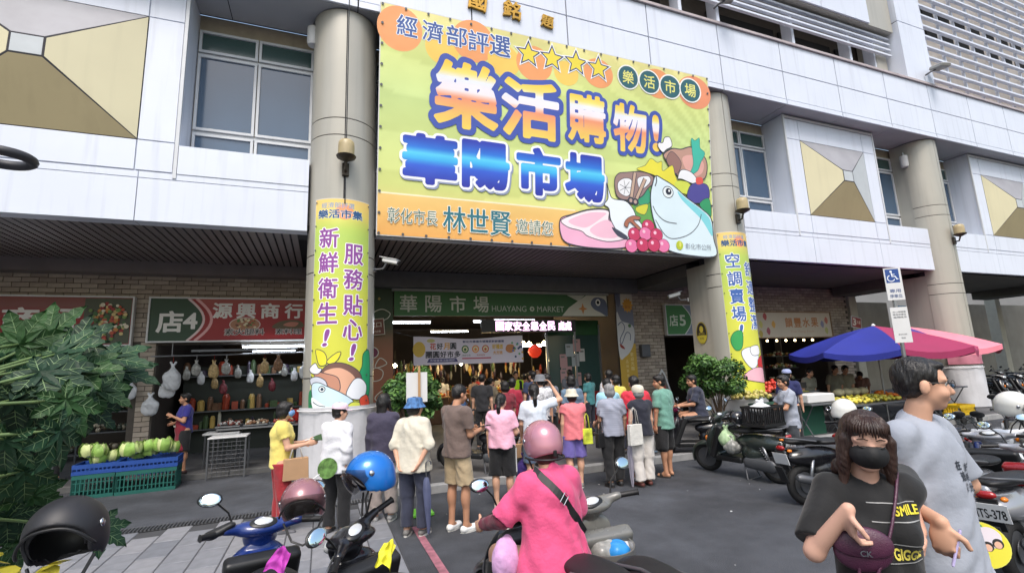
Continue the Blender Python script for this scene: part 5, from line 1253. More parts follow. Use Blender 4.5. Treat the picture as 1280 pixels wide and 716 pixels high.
# the queue, left to right
AR['yellow'] = person('woman in a yellow T-shirt and red trousers with a face mask, last in the line', -.46, 7.1, 82, 1.60, b=1.12, fem=True, shirt=cloth('pale_yellow', (226, 208, 112)), pants=cloth('dark_red', (150, 36, 44)), pw=1.3, hair='bob', mask=M('blue_mask', (120, 160, 210), .7), armR=((.15, .25, -1), (-.05, 1, .12), (0, 1, .1)), armL=((-.2, .2, -1), (.1, 1, .05)), shoe=('shoe', (90, 90, 96)), group=QG)
AR['hoodie'] = person('woman in a white hooded top, pale pink cap and black trousers', .20, 6.75, 40, 1.56, b=1.1, fem=True, shirt=mWh, sleeve=1.85, hem=.80, loose=1.25, flare=.02, pants=mBlk, pw=1.3, hair='short', hat='cap', hatm=mPinkCap, armR=((.30, -.35, -1), (-.15, .05, -1)), armL=((-.2, .3, -1), (0, 1, .2)), shoe=('shoe', (60, 60, 64)), group=QG, head=(30, -6, 0))
AR['dark'] = person('long-haired person in a dark grey-violet top and taupe trousers beside the column banner', .80, 7.0, 20, 1.64, fem=True, b=1.0, shirt=cloth('dark_violet_grey', (62, 58, 78)), sleeve=1.9, hem=.78, loose=1.15, pants=cloth('taupe', (150, 140, 136)), pw=1.5, hair='long', group=QG, shoe=('shoe', (150, 150, 150)), head=(25, 0, 0))
AR['bucket'] = person('woman in a blue patterned bucket hat, cream shirt and dark trousers, hands behind her', 1.08, 6.22, 38, 1.60, fem=True, b=1.08, shirt=mCream, sleeve=1.25, hem=.79, loose=1.2, flare=.02, pants=cloth('slate_blue', (50, 54, 72)), pw=1.35, hair='bob', hat='bucket', hatm=mBlueHat, armR=((.35, -.25, -1), (-.45, -.35, -1)), armL=((-.35, -.25, -1), (.45, -.35, -1)), shoe=('shoe', (110, 108, 106)), group=QG, head=(30, 0, 0))
AR['brown'] = person('young man in a brown polo shirt, khaki shorts and white clogs looking at his phone', 1.60, 6.12, 62, 1.74, b=.98, sk=SK2, shirt=cloth('brown', (104, 88, 82)), sleeve=.72, hem=.86, loose=1.15, flare=.01, pants=mKh, plen=.50, pw=1.5, hair='crop', armR=((.1, .15, -1), (-.25, 1, .15)), armL=((-.1, .25, -1), (.35, 1, .1)), shoe=('clog', (226, 226, 224)), group=QG, head=(10, -14, 0))
AR['pink'] = person('woman in a pink T-shirt and black sports shorts with white side stripes', 2.42, 6.75, 30, 1.56, fem=True, b=1.08, shirt=cloth('light_pink', (232, 174, 196)), sleeve=.7, hem=.90, loose=1.15, pants=mBlk, plen=.45, pw=1.5, hair='ponytail', armR=((.25, .1, -1), (.0, 1, -.1)), shoe=('clog', (200, 190, 180)), group=QG, head=(10, -10, 0))
AR['white'] = person('woman in a white T-shirt with a long black ponytail and one hand on her head', 3.06, 6.98, 18, 1.66, fem=True, b=1.05, shirt=cloth('pale_white', (206, 214, 226)), sleeve=.75, hem=.88, loose=1.15, pants=cloth('denim', (84, 100, 124)), plen=.50, pw=1.4, hair='ponytail', armR=((.85, .15, .25), (-.55, .2, 1)), armL=((-.2, .1, -1), (.0, .6, -1)), shoe=('shoe', (150, 146, 140)), group=QG)
AR['salmon'] = person('woman in a salmon top, purple shorts and a cream sun hat', 3.86, 7.25, 8, 1.54, fem=True, b=1.15, shirt=cloth('salmon', (222, 120, 128)), sleeve=.3, hem=.84, loose=1.1, pants=cloth('violet', (112, 100, 172)), plen=.50, pw=1.9, hair='bob', hat='bucket', hatm=mCream, shoe=('shoe', (120, 116, 110)), group=QG)
AR['stripe'] = person('grey-haired woman in a pale grey striped T-shirt and black trousers', 4.45, 7.02, 8, 1.60, fem=True, b=1.12, shirt=M('grey_striped_jersey', (150, 154, 170), .85, var=.16, scale=5, stretch=(.2, .2, 14), bump=.2), sleeve=.75, hem=.84, loose=1.1, pants=mBlk, pw=1.3, hair='bob', hairm=mHairG, armL=((-.2, .1, -1), (-.0, .9, -.4)), armR=((.3, .0, -1), (.0, .25, -1)), shoe=('shoe', (40, 40, 42)), group=QG)
AR['navy'] = person('woman in a navy top, white trousers and a cream knitted hat', 4.86, 6.80, 5, 1.56, fem=True, b=1.12, shirt=mNavy, sleeve=.25, hem=.86, loose=1.1, pants=cloth('off_white', (206, 200, 194)), pw=1.6, hair='bob', hairm=mHairG, hat='beanie', hatm=mCream, shoe=('shoe', (96, 50, 44)), group=QG)
AR['red'] = person('man in a bright red T-shirt half hidden by the woman in white trousers', 5.14, 7.30, 12, 1.70, b=1.12, sk=SK2, shirt=cloth('red', (206, 46, 66)), sleeve=.8, hem=.80, loose=1.15, pants=mBlk, pw=1.3, hair='short', armR=((.3, .0, -1), (.15, .3, -1)), shoe=('sandal', (150, 90, 90)), group=QG)
AR['green'] = person('man in a sage green T-shirt and black shorts looking to the left', 5.60, 7.15, -18, 1.70, sk=SK2, shirt=cloth('sage', (104, 150, 136)), sleeve=.8, hem=.80, loose=1.15, pants=mBlk, plen=.44, pw=1.7, hair='short', shoe=('sandal', (60, 50, 46)), group=QG, head=(-45, -6, 0))
AR['blue2'] = person('person in a light blue T-shirt half hidden behind the cream knitted hat', 5.02, 8.0, 15, 1.66, z=0.0, fem=True, shirt=cloth('light_blue', (150, 196, 214)), sleeve=.75, pants=mBlk, hair='short', group=QG, fingers=False)
AR['teal'] = person('dark-haired woman in a grey-blue T-shirt behind the grey-haired woman', 4.45, 8.35, 10, 1.62, z=.12, fem=True, shirt=cloth('grey_blue', (96, 118, 140)), sleeve=.75, pants=mBlk, hair='bob', group=QG, fingers=False)
AR['grey'] = person('dark-haired person in a grey T-shirt with a white shoulder strap', 4.30, 9.1, 20, 1.66, z=.12, fem=True, shirt=cloth('mid_grey', (96, 100, 110)), sleeve=.75, pants=mBlk, hair='bob', group=QG, fingers=False)
AR['floral'] = person('woman in a white flowered shirt and a grey bucket hat behind the salmon top', 3.92, 8.6, 8, 1.66, z=.12, fem=True, shirt=M('flowered_shirt', (196, 196, 200), .85, var=.45, scale=26), sleeve=.9, pants=mNavy, hair='short', hat='bucket', hatm=cloth('hat_grey', (110, 112, 118)), group=QG, fingers=False)
AR['mar'] = person('person in a maroon T-shirt standing by the hall entrance behind the ponytail', 3.30, 8.9, -10, 1.56, z=.12, fem=True, shirt=cloth('maroon', (120, 30, 46)), sleeve=.8, pants=mBlk, hair='bob', group=QG, fingers=False)
AR['mar2'] = person('person in a crimson top next to the flowered shirt by the hall entrance', 3.72, 9.6, 30, 1.60, z=.12, fem=True, shirt=cloth('crimson', (146, 26, 52)), sleeve=.8, pants=mBlk, hair='short', group=QG, fingers=False)
# staff and shoppers inside
mNeon = cloth('neon_yellow', (196, 240, 40))
p = ground(645, 531, .12); AR['vest'] = person('man in a black vest over a neon yellow shirt with folded hands, inside the entrance', 5.55, 14.0, 190, 1.72, z=.12, sk=SK2, shirt=mNeon, sleeve=.7, pants=mBlk, hair='short', armR=((.15, .2, -1), (-.6, .8, .1)), armL=((-.15, .2, -1), (.6, .8, .1)), group='staff inside the entrance', fingers=False)
C = SDF(.014, .03); tr = AR['vest']['tr']
for q in (-1, 1): C.cone(tr((q * .10, .0, .90)), tr((q * .12, .0, 1.36)), .105, .085, flat=((0, 1, 0), 1.3))
C.build('vest', mBlk, AR['vest']['root'])
AR['vest2'] = person('bald man in a black vest with yellow edging beside the neon shirt', 6.12, 13.6, 205, 1.74, z=.12, b=1.1, sk=SK2, shirt=mBlk, sleeve=.8, pants=mBlk, hair='none', armR=((.15, .2, -1), (-.5, .9, .0)), group='staff inside the entrance', fingers=False)
mb = MB(); tr = AR['vest2']['tr']
for q in (-1, 1): mb.tube([tr((q * .05, .155, 1.38)), tr((q * .045, .165, 1.15)), tr((q * .05, .16, .90))], .009, 6)
mb.build('vest_edging', mNeon, AR['vest2']['root'])
SH = 'shoppers inside the hall'
for i, (lab, x, y, f, c, hr, hh) in enumerate((
    ('tall man in a dark blue shirt deep in the doorway behind the line', 4.9, 11.2, 10, (50, 60, 90), 'short', 1.72), ('woman in a lilac top behind the sun hat, in the doorway', 4.65, 10.4, -10, (150, 130, 170), 'bob', 1.58),
    ('man in a white polo shirt in the doorway behind the red T-shirt', 6.1, 9.6, 0, (196, 196, 200), 'short', 1.68), ('woman in a yellow blouse behind the light blue T-shirt', 5.75, 8.8, 14, (206, 190, 90), 'bob', 1.58),
    ('man in a black T-shirt in the doorway behind the maroon T-shirt', 3.5, 11.0, 30, (36, 36, 40), 'crop', 1.7), ('woman in a beige dress beside the counter left of the neon shirt', 4.6, 13.6, 60, (180, 160, 134), 'bun', 1.56),
    ('man in a grey shirt behind the bald man in the vest', 7.0, 13.2, 30, (110, 112, 120), 'short', 1.7), ('woman in a teal top behind the line near the glass partition', 6.6, 11.4, -20, (60, 120, 124), 'bob', 1.6), ('shopper in an orange top at the left counter in the hall', 3.1, 15.8, 40, (190, 100, 60), 'bun', 1.55))):
    person(lab, x, y, f, hh, z=.12, fem=i % 2 == 1, vox=.015, cv=.017, shirt=cloth('door%d' % i, c), sleeve=.7, pants=[mBlk, mNavy][i % 2], hair=hr, group=SH, fingers=False, armR=[None, ((.2, .3, -1), (-.4, .8, .2))][i % 2], head=(i * 25 % 70 - 35, 0, 0))
for i, (lab, x, y, f, c, pc, hr, hh) in enumerate((
    ('shopper in a white T-shirt bending at a stall inside the hall', 4.05, 17.5, 20, (190, 190, 196), (40, 40, 46), 'short', 1.62),
    ('shopper in grey trousers and a beige top inside the hall', 4.9, 16.3, 60, (176, 150, 140), (130, 128, 130), 'bun', 1.58),
    ('shopper in a red top deep inside the hall', 5.7, 18.6, -20, (160, 30, 40), (40, 36, 40), 'bob', 1.6),
    ('shopper in an orange-red top behind the neon shirt', 6.5, 15.6, 30, (196, 80, 50), (40, 36, 40), 'short', 1.6),
    ('shopper in a pale blue shirt near the glass door', 7.9, 15.5, 10, (130, 150, 176), (40, 40, 50), 'short', 1.65),
    ('shopper in a dark jacket near the glass door', 7.3, 17.2, 40, (56, 56, 66), (50, 46, 50), 'bob', 1.6),
    ('shopper in a white blouse in the middle of the hall', 7.0, 19.5, 10, (190, 186, 180), (60, 50, 50), 'bun', 1.58))):
    person(lab, x, y, f, hh, z=.12, fem=i % 2 == 1, vox=.016, cv=.018, shirt=cloth('shopper%d' % i, c), sleeve=.7, pants=cloth('shopperp%d' % i, pc), hair=hr, group=SH, fingers=False, lean=18 if i == 0 else 0)
# left shops
AR['apron'] = person('woman in a blue T-shirt and dark red apron standing at the deli stall', -2.62, 12.0, -115, 1.58, z=.1, fem=True, b=1.15, sk=SK2, shirt=cloth('royal_blue', (50, 48, 130)), sleeve=.7, pants=mBlk, plen=.45, hair='short', armR=((.25, -.3, -1), (-.1, .9, -.2)), armL=((-.2, .3, -1), (.5, .8, .5)), shoe=('shoe', (70, 50, 50)))
C = SDF(.012, .03); tr = AR['apron']['tr']
C.cone(tr((0, .035, .52)), tr((0, .03, .95)), .20, .165, flat=((0, 1, 0), .62)); C.cone(tr((0, .03, .95)), tr((0, .03, 1.25)), .165, .14, flat=((0, 1, 0), .80)); C.keep(tr((0, -.02, 0)), (0, 1, 0)); C.keep(tr((0, 0, .50)), (0, 0, 1)); C.fold = lambda X, Y, Z: .004 * np.sin(30 * X + 5 * Z)
C.build('apron', cloth('apron_red', (128, 24, 44)), AR['apron']['root'])
MB().box(tr((0, .185, 1.02)), (.14, .006, .03)).build('apron_print', mCream, AR['apron']['root'])
person('man in a cream shirt behind the vegetable stall, seen through the leaves', -4.9, 12.6, 60, 1.62, z=.1, sk=SK2, vox=.014, cv=.016, shirt=mCream, sleeve=.7, pants=mBlk, hair='short', fingers=False)
person('woman in a dark blouse behind the vegetable stall', -6.6, 13.0, 120, 1.58, z=.1, sk=SK2, vox=.014, cv=.016, fem=True, shirt=cloth('wine', (96, 50, 60)), sleeve=.7, pants=mBlk, hair='bob', fingers=False)
# at the right
AR['tee'] = person('man in a pale grey T-shirt and shorts standing behind the scooter with the crate', 7.40, 6.15, -62, 1.62, b=1.0, sk=SK2, shirt=cloth('pale_grey', (156, 162, 176)), sleeve=.7, hem=.80, loose=1.15, pants=cloth('dark_shorts', (52, 56, 62)), plen=.45, pw=1.5, hair='short', armL=((-.2, .6, -1), (.0, 1, -.05)), armR=((.2, .6, -1), (-.1, 1, -.05)), shoe=('sandal', (70, 60, 56)), head=(-10, -4, 0))
AR['sit'] = person('man in a navy T-shirt with a small red print sitting on a parked scooter', 7.35, 8.25, -58, 1.72, z=0, sit=.86, b=1.2, sk=SK2, shirt=cloth('dull_navy', (44, 48, 66)), sleeve=.85, hem=.86, loose=1.15, pants=cloth('dark_shorts', (52, 56, 62)), plen=.45, pw=1.4, hair='short', glasses=True, legs=(((-.35, 1, -.12), (-.1, .2, -1)), ((.35, 1, -.12), (.1, .2, -1))), armL=((-.25, .5, -1), (.1, 1, -.05)), armR=((.25, .5, -1), (-.2, 1, -.15)), head=(-18, -4, 0), lean=4)
tr = AR['sit']['tr']; MB().box(tr((-.07, .135, 1.24)), (.07, .012, .07), R=np.array(Matrix.Rotation(.3, 3, 'X'))).build('chest_print', cloth('print_red', (200, 60, 60)), AR['sit']['root'])
FG = 'people at the fruit stalls on the right'
person('person in a blue and white cap and dark blue top at the fruit stall', 9.6, 7.9, 60, 1.66, fem=False, vox=.014, cv=.016, shirt=cloth('deep_blue', (30, 36, 84)), sleeve=.8, pants=mBlk, hair='short', hat='cap', hatm=cloth('cap_blue', (150, 160, 200)), group=FG, fingers=False)
OL = cloth('olive_grey', (128, 128, 116))
person('shopper in an olive shirt with a long plait at the fruit table', 12.4, 9.6, 190, 1.62, fem=True, vox=.014, cv=.016, shirt=OL, sleeve=.8, pants=mBlk, hair='ponytail', group=FG, fingers=False, lean=10)
person('stallholder in an olive shirt with hair in a bun under the blue umbrella', 13.6, 9.7, 200, 1.66, fem=True, vox=.014, cv=.016, shirt=OL, sleeve=.8, pants=mBlk, hair='bun', group=FG, fingers=False, lean=8)
person('stallholder in a light olive shirt next to the one with the bun', 14.15, 9.8, 210, 1.66, vox=.014, cv=.016, shirt=cloth('light_olive', (146, 144, 128)), sleeve=.8, pants=mBlk, hair='short', group=FG, fingers=False, lean=14)
person('stallholder in brown bending forward over the fruit table', 14.95, 9.9, 230, 1.6, sk=SKD, vox=.014, cv=.016, shirt=cloth('brownish', (116, 84, 76)), sleeve=.8, pants=mBlk, hair='short', group=FG, fingers=False, lean=40)
person('person in a dark blue T-shirt standing at the folding table under the red umbrella', 17.2, 9.3, 200, 1.62, sk=SK2, vox=.014, cv=.016, shirt=cloth('ink_blue', (36, 40, 60)), sleeve=.8, pants=mBlk, hair='short', group=FG, fingers=False, lean=15)
# ================================================================ SCOOTERS AND HELMETS
mTyre = M('tyre_rubber', (24, 24, 25), .8, var=.2, scale=20, bump=.2); mRim = M('alloy_rim', (110, 112, 116), .4, .7, .06)
mSeat = M('black_seat_vinyl', (26, 26, 28), .5, var=.12, scale=8, bump=.12, bscale=300); mChr = M('chrome', (190, 192, 196), .12, 1.0, .0)
mPl = M('black_scooter_plastic', (30, 31, 33), .42, var=.15, scale=6); mMir = M('mirror_glass', (214, 232, 238), .04, 1.0, 0)
mLens = M('clear_lens', (206, 210, 214), .08, .2, .0, spec=.8); mRedL = M('red_lens', (150, 16, 20), .15, var=0, coat=.5); mOrL = M('amber_lens', (220, 120, 20), .15, var=0, coat=.5)
mPlate = M('plate_white', (216, 218, 220), .45, var=.03)
def paint(n, c, metal=.0): return M('paint_' + n, c, .28, metal, .06, 3, coat=.6)
def scooter(label, x, y, head, body, seat=mSeat, steer=0, lean=5, plate='', tail=1.0, mirrors=(1, 1), z=0, vox=.011, group='parked scooters', rack=False, lower=None, retro=False, name='scooter', headlight=True):
    t = thing(name, label, 'scooter', (x, y, z), -math.radians(head), group); t.rotation_euler = (0, -math.radians(lean), -math.radians(head))
    low = lower or mPl
    ax = unit((0, -.42, .9)); A0 = V3(0, .42, .70); th = math.radians(steer)
    K = np.array([[0, -ax[2], ax[1]], [ax[2], 0, -ax[0]], [-ax[1], ax[0], 0]]); RS = np.eye(3) + math.sin(th) * K + (1 - math.cos(th)) * K @ K
    def st(p): return A0 + RS @ (np.array(p, float) - A0)
    def wheel(c, f, nm, ax_):
        w = MB(); u, v, d = frame_to(ax_); R = .205
        w.tube([c + R * (math.cos(a) * u + math.sin(a) * v) for a in np.linspace(0, 2 * PI, 29)[:-1]], .052, 10, closed=True); o = w.build(nm, mTyre, t, smooth=180)
        r = MB(); r.lathe([(.165, -.03), (.172, -.02), (.150, 0), (.172, .02), (.165, .03)], c, d, 24); r.cyl(c - d * .05, c + d * .05, .045, seg=12)
        for k in range(5): a = k * 2 * PI / 5; e = math.cos(a) * u + math.sin(a) * v; r.tube([c + e * .03, c + e * .16], [.020, .014], 6)
        r.build('rim', mRim, o, smooth=40); b = MB(); b.lathe([(.10, -.004), (.10, .004), (.06, .004)], c + d * .055, d, 20); b.build('brake_disc', mSteel, o)
    fa = st((0, .68, .25)); wheel(fa, 1, 'front_wheel', RS @ V3(1, 0, 0)); wheel(V3(0, -.60, .25), 1, 'rear_wheel', V3(1, 0, 0))
    f = MB()
    for q in (-1, 1): f.tube([st((q * .085, .68, .25)), st((q * .085, .56, .52)), st((q * .05, .47, .70))], [.02, .022, .024], 8)
    f.build('fork', mSteelD, t, smooth=50)
    fe = MB(); rings = []
    for a in np.linspace(-20, 150, 13):
        r_ = math.radians(a); c = V3(0, .68 - .0 + .275 * math.cos(r_), .25 + .275 * math.sin(r_)); n_ = V3(0, math.cos(r_), math.sin(r_))
        rings.append([st(c + V3(q * .065, 0, 0) - n_ * (.04 * abs(q) ** 3) + n_ * h) for q, h in ((-1, 0), (-.5, .012), (0, .016), (.5, .012), (1, 0), (1, -.008), (0, .004), (-1, -.008))])
    fe.loft(rings).build('front_fender', body, t, smooth=50)
    B = SDF(vox, .035)
    B.ell((0, -.40, .60), (.145, .42, .13)); B.ell((0, -.26, .42), (.145, .22, .17)); B.cone((0, -.55, .68), (0, -.84 * tail, .76), .10, .055, flat=((1, 0, 0), .95)); 
    B.box((0, -.35, .80), (.2, .5, .06), .01, k=.01).sub()
    C = B
    C.build('body_cowl', body, t)
    B = SDF(vox, .03); R1 = np.array(Matrix.Rotation(math.radians(24), 3, 'X'))
    if retro: B.cone((0, .38, .40), (0, .33, .80), .185, .135, flat=((0, 1, 0), .28)); B.ell((0, .43, .60), (.12, .10, .24))
    else: B.ell((0, .45, .62), (.215, .075, .30), R=R1); B.box((0, .38, .58), (.15, .015, .24), .03, R=R1); B.ell((0, .55, .62), (.12, .08, .15), R=R1)
    B.box((0, .40, .34), (.12, .06, .05), .03, R=R1)
    B.build('leg_shield', body, t)
    inn = SDF(vox, .02); inn.box((0, .315, .57), (.190, .022, .265), .03, R=R1); inn.box((0, .14, .30), (.135, .22, .018), .03); inn.ell((0, .31, .66), (.10, .035, .06), R=R1); inn.build('floorboard', low, t)
    S_ = SDF(vox, .03); S_.ell((0, -.14 - .14 * retro, .775), (.150, .26 - .09 * retro, .050)); S_.ell((0, -.50, .805), (.128, .30, .052)); 
    if not retro: S_.cone((0, .06, .75), (0, -.1, .77), .09, .12, flat=((0, 0, 1), .4))
    S_.keep((0, 0, .735), (0, .03, 1)); S_.build('seat', seat, t)
    H_ = SDF(.009, .03); H_.ell(st((0, .335, .965)), (.155, .085, .050)); H_.ell(st((0, .39, .91)), (.105, .085, .10)); H_.cone(st((0, .40, .80)), st((0, .36, .95)), .055, .07)
    for q in (-1, 1): H_.cone(st((q * .10, .33, .975)), st((q * .215, .285, .99)), .038, .026)
    H_.build('handlebar_cover', body, t)
    Rd = RS @ np.array(Matrix.Rotation(math.radians(28), 3, 'X')); d = MB(); d.ball(st((0, .30, 1.002)), (.088, .052, .018), 20, 8, R=Rd); o = d.build('dash', mPl, t, smooth=180)
    d = MB(); d.ball(st((0, .297, 1.012)), (.060, .036, .013), 16, 6, R=Rd); d.build('gauge', mLens, o, smooth=180)
    for q in (-1, 1):
        g = MB(); g.tube([st((q * .21, .287, .99)), st((q * .345, .235, .985)), st((q * .352, .232, .985))], [.0185, .0185, .024], 10); g.build('grip', mSeat, t, smooth=50)
        g = MB(); g.tube([st((q * .20, .325, .985)), st((q * .30, .305, .972)), st((q * .36, .285, .966))], [.008, .007, .009], 6); g.build('brake_lever', mSteel, t, smooth=180)
        if mirrors[0 if q < 0 else 1]:
            g = MB(); g.tube([st((q * .17, .315, 1.0)), st((q * .205, .32, 1.09)), st((q * .27, .30, 1.155))], .0065, 6); g.ball(st((q * .315, .305, 1.185)), (.070, .016, .046), 16, 8, R=RS @ rot_to(-q * 12, 24)); o = g.build('mirror', mPl, t, smooth=60)
            g = MB(); g.ball(st((q * .315, .293, 1.185)), (.062, .0075, .040), 16, 6, R=RS @ rot_to(-q * 12, 24)); g.build('mirror_glass', mMir, o, smooth=180)
    if headlight:
        g = MB(); g.ball(st((0, .455, .925)), (.078, .035, .048), 16, 10); g.build('headlight', mLens, t, smooth=180)
        for q in (-1, 1): g = MB(); g.ball((q * .13, .535, .60), (.03, .03, .05), 10, 8); g.build('indicator', mOrL, t, smooth=180)
    ty = -.86 * tail
    g = MB(); g.ball((0, ty - .02, .735), (.075, .035, .036), 14, 8); g.build('tail_light', mRedL, t, smooth=180)
    for q in (-1, 1): g = MB(); g.ball((q * .095, ty + .04, .70), (.026, .035, .022), 10, 6); g.build('indicator', mOrL, t, smooth=180)
    g = MB(); g.box((0, ty - .01, .58), (.15, .02, .26), R=np.array(Matrix.Rotation(.25, 3, 'X'))); g.box((0, ty - .05, .40), (.13, .02, .22), R=np.array(Matrix.Rotation(.35, 3, 'X'))); g.build('rear_mudguard', mPl, t)
    Rp = np.array(Matrix.Rotation(.25, 3, 'X')); g = MB(); g.box((0, ty - .035, .60), (.26, .006, .145), R=Rp, bev=0); o = g.build('number_plate', mPlate, t)
    if plate:
        u = V3(1, 0, 0); v = Rp @ V3(0, 0, 1); sh = Sheet(O=V3(0, ty - .035, .60) - (Rp @ V3(0, .0035, 0)), U=u, V=v, step=.004)
        sh.text(plate, 0, -.01, 0, (30, 30, 34), .02, w=.22, fit_h=.075); sh.build('plate_lettering', o)
    g = MB(); g.tube([(.12, -.15, .24), (.15, -.3, .24), (.155, -.42, .27)], .018, 8); g.tube([(.16, -.38, .26), (.165, -.45, .28), (.165, -.80, .37), (.165, -.83, .375)], [.03, .055, .055, .03], 14); g.build('exhaust', mSteelD, t, smooth=50)
    B = SDF(.012, .02); B.cone((-.12, -.20, .28), (-.13, -.60, .27), .085, .10, flat=((1, 0, 0), .45)); B.box((0, -.33, .30), (.08, .12, .06), .03); B.build('engine', mSteelD, t)
    g = MB(); 
    for q in (-1, 1): g.tube([(q * .125, -.60, .30), (q * .115, -.50, .58)], [.022, .022], 8); 
    pr = [(-.125 + .03 * math.cos(a), -.585 + .12 * a / 40 + .0, .34 + .2 * a / 40) for a in np.linspace(0, 40, 90)]
    g.tube([(p[0], p[1] + .0, p[2]) for p in pr], .006, 5); g.build('rear_shock', mRedL if retro else mSteel, t, smooth=180)
    g = MB(); g.tube([(-.10, -.12, .22), (-.16, -.18, .02)], .012, 6); g.tube([(.10, -.12, .22), (.16, -.18, .02)], .012, 6); g.tube([(-.18, -.20, .014), (.18, -.20, .014)], .010, 6); g.build('stand', mSteelD, t)
    g = MB(); g.tube([(-.13, -.42, .80), (-.13, -.70, .845), (-.09, -.83, .86), (.09, -.83, .86), (.13, -.70, .845), (.13, -.42, .80)], .012, 8); g.build('grab_rail', mSteelD, t, smooth=50)
    return t, st
def helmet(label, c, R, mat, visor=True, s=1.0, group=None, vism=None, vdeg=0, parent=None, full=.02, decal=None):
    """open-face helmet; R columns: right, front, up"""
    t = thing('helmet', label, 'helmet', c, 0, group) if parent is None else parent
    R = np.array(R, float)
    def L(p): return R @ (np.array(p, float) * s)
    C = SDF(.006 * max(1, s), .02); C.ell((0, 0, 0), np.array((.124, .143, .130)) * s, R=R); C.ell(L((0, -.02, -.05)), np.array((.118, .125, .10)) * s, R=R)
    C.ell(L((0, .0, -.015)), np.array((.107, .126, .112)) * s, k=.004, R=R).sub(); C.cone(L((0, -.005, -.03)), L((0, -.01, -.2)), .104 * s, .11 * s, k=.004, flat=(R[:, 0], .96)).sub()
    C.ell(L((0, .155, -.085)), np.array((.16, .135, .105)) * s, k=.006, R=R).sub(); C.keep(L((0, 0, -.115)), R @ V3(0, .25, 1))
    o = C.build('shell', mat, t)
    C = SDF(.007, .01); C.ell((0, 0, -.01), np.array((.110, .129, .115)) * s, R=R); C.ell(L((0, .0, -.025)), np.array((.098, .112, .104)) * s, k=.003, R=R).sub(); C.ell(L((0, .155, -.085)), np.array((.15, .13, .10)) * s, k=.004, R=R).sub(); C.keep(L((0, 0, -.105)), R @ V3(0, .25, 1)); C.build('liner', mBlack, t)
    g = MB(); V = [L((.126 * math.sin(a), .128 * math.cos(a) * 1.10, -.045 + .012)) for a in np.linspace(-1.35, 1.35, 15)]
    # padded edge round the face opening
    e = []
    for a in np.linspace(-1.5, 1.5, 19): e.append(L((.121 * math.sin(a), .05 + .082 * math.cos(a), -.012 + .02 * math.cos(a) - .055 * abs(math.sin(a)) ** 3)))
    g.tube(e, .006 * s, 6).build('edge_trim', mBlack, t, smooth=180)
    for q in (-1, 1): MB().ball(L((q * .123, .02, .005)), np.array((.008, .016, .016)) * s, 12, 8, R=R).build('hinge_screw', mChr, t, smooth=180)
    if visor:
        vb = MB(); rings = []
        for h in np.linspace(0, 1, 6):
            el = math.radians(vdeg + 8 - 62 * h); rr = []
            for a in np.linspace(-1.25, 1.25, 15):
                p = V3(.135 * math.sin(a), 0, 0); fw = .150 * math.cos(a); rr.append(L((p[0], .01 + fw * math.cos(el), .02 + fw * math.sin(el) + .0)))
            rings.append(rr)
        n = 15; F = []
        V = [p for r in rings for p in r]
        for i in range(5):
            for j in range(n - 1): F.append((i * n + j, i * n + j + 1, (i + 1) * n + j + 1, (i + 1) * n + j))
        vb.add(V, F); ob = vb.build('visor', vism or M('smoked_visor', (40, 36, 36), .06, var=0, trans=.0, alpha=.55), t, smooth=180)
    g = MB(); g.tube([L((-.105, .02, -.10)), L((-.06, .04, -.20)), L((.0, .05, -.23)), L((.06, .04, -.20)), L((.105, .02, -.10))], .006 * s, 6); g.build('strap', mBlack, t)
    if decal: MB().ball(L((.0, -.085, .105)), np.array((.045, .03, .012)) * s, 12, 6, R=R).build('decal', decal, t, smooth=180)
    return t
pGreen = paint('dark_olive', (46, 54, 50)); pBlue = paint('blue', (24, 50, 120)); pBlack = paint('black', (24, 24, 28)); pGrey = paint('warm_grey', (110, 110, 106)); pSil = paint('silver', (150, 152, 158), .4); pRed = paint('red', (130, 20, 26)); pWhite = paint('white', (206, 210, 216))
# scooter with crate
a, b = ground(984, 612)[:2], ground(891, 588)[:2]
SA, _st = scooter('dark olive scooter carrying a black plastic crate, seen from behind and left', 6.62, 6.50, -8, pGreen, steer=12, lean=4, plate='N67-012', mirrors=(1, 1), group='parked scooters')
cr = thing('plastic_crate', 'black slatted plastic crate strapped on the seat of the dark olive scooter', 'crate', (6.70, 6.05, .86), math.radians(8))
mb = MB(); mb.box((0, 0, .01), (.56, .40, .02)); mb.build('crate_floor', mBlack, cr)
mb = MB()
for z in (.03, .30): 
    for q in (-1, 1): mb.box((0, q * .19, z), (.56, .025, .035)); mb.box((q * .27, 0, z), (.023, .355, .035))
mb.build('crate_rim', mBlack, cr)
for q in (-1, 1):
    for k in range(11): MB().box((-.25 + k * .05, q * .19, .165), (.016, .018, .235)).build('slat', mBlack, cr)
    for k in range(7): MB().box((q * .27, -.15 + k * .05, .165), (.018, .016, .235)).build('slat', mBlack, cr)
def bag(label, c, r, mat, seed=0, name='plastic_bag', knot=True, cat='bag', group=None, parent=None):
    t = thing(name, label, cat, c, 0, group) if parent is None else parent
    C = SDF(.010 if max(r) > .06 else .006, .04); rs = np.random.default_rng(seed); r = np.array(r)
    C.ell((0, 0, 0), r); 
    for k in range(6): C.ell(rs.uniform(-.6, .6, 3) * r, r * rs.uniform(.35, .6))
    if knot: C.cone((0, 0, r[2] * .4), (0, 0, r[2] * 1.3), r[0] * .8, r[0] * .12); [C.cone((0, 0, r[2] * 1.25), (r[0] * .3 * q, 0, r[2] * 1.7), r[0] * .09, r[0] * .16) for q in (-1, 1)]; C.ell((r[0] * .3, 0, -r[2] * .5), r * .7); C.ell((-r[0] * .4, 0, -r[2] * .4), r * .6)
    C.fold = lambda X, Y, Z: .006 * np.sin(60 * X + 20 * Z + 3 * np.sin(30 * Y)) * np.sin(45 * Y + 25 * Z)
    C.build('bag', mat, t); return t
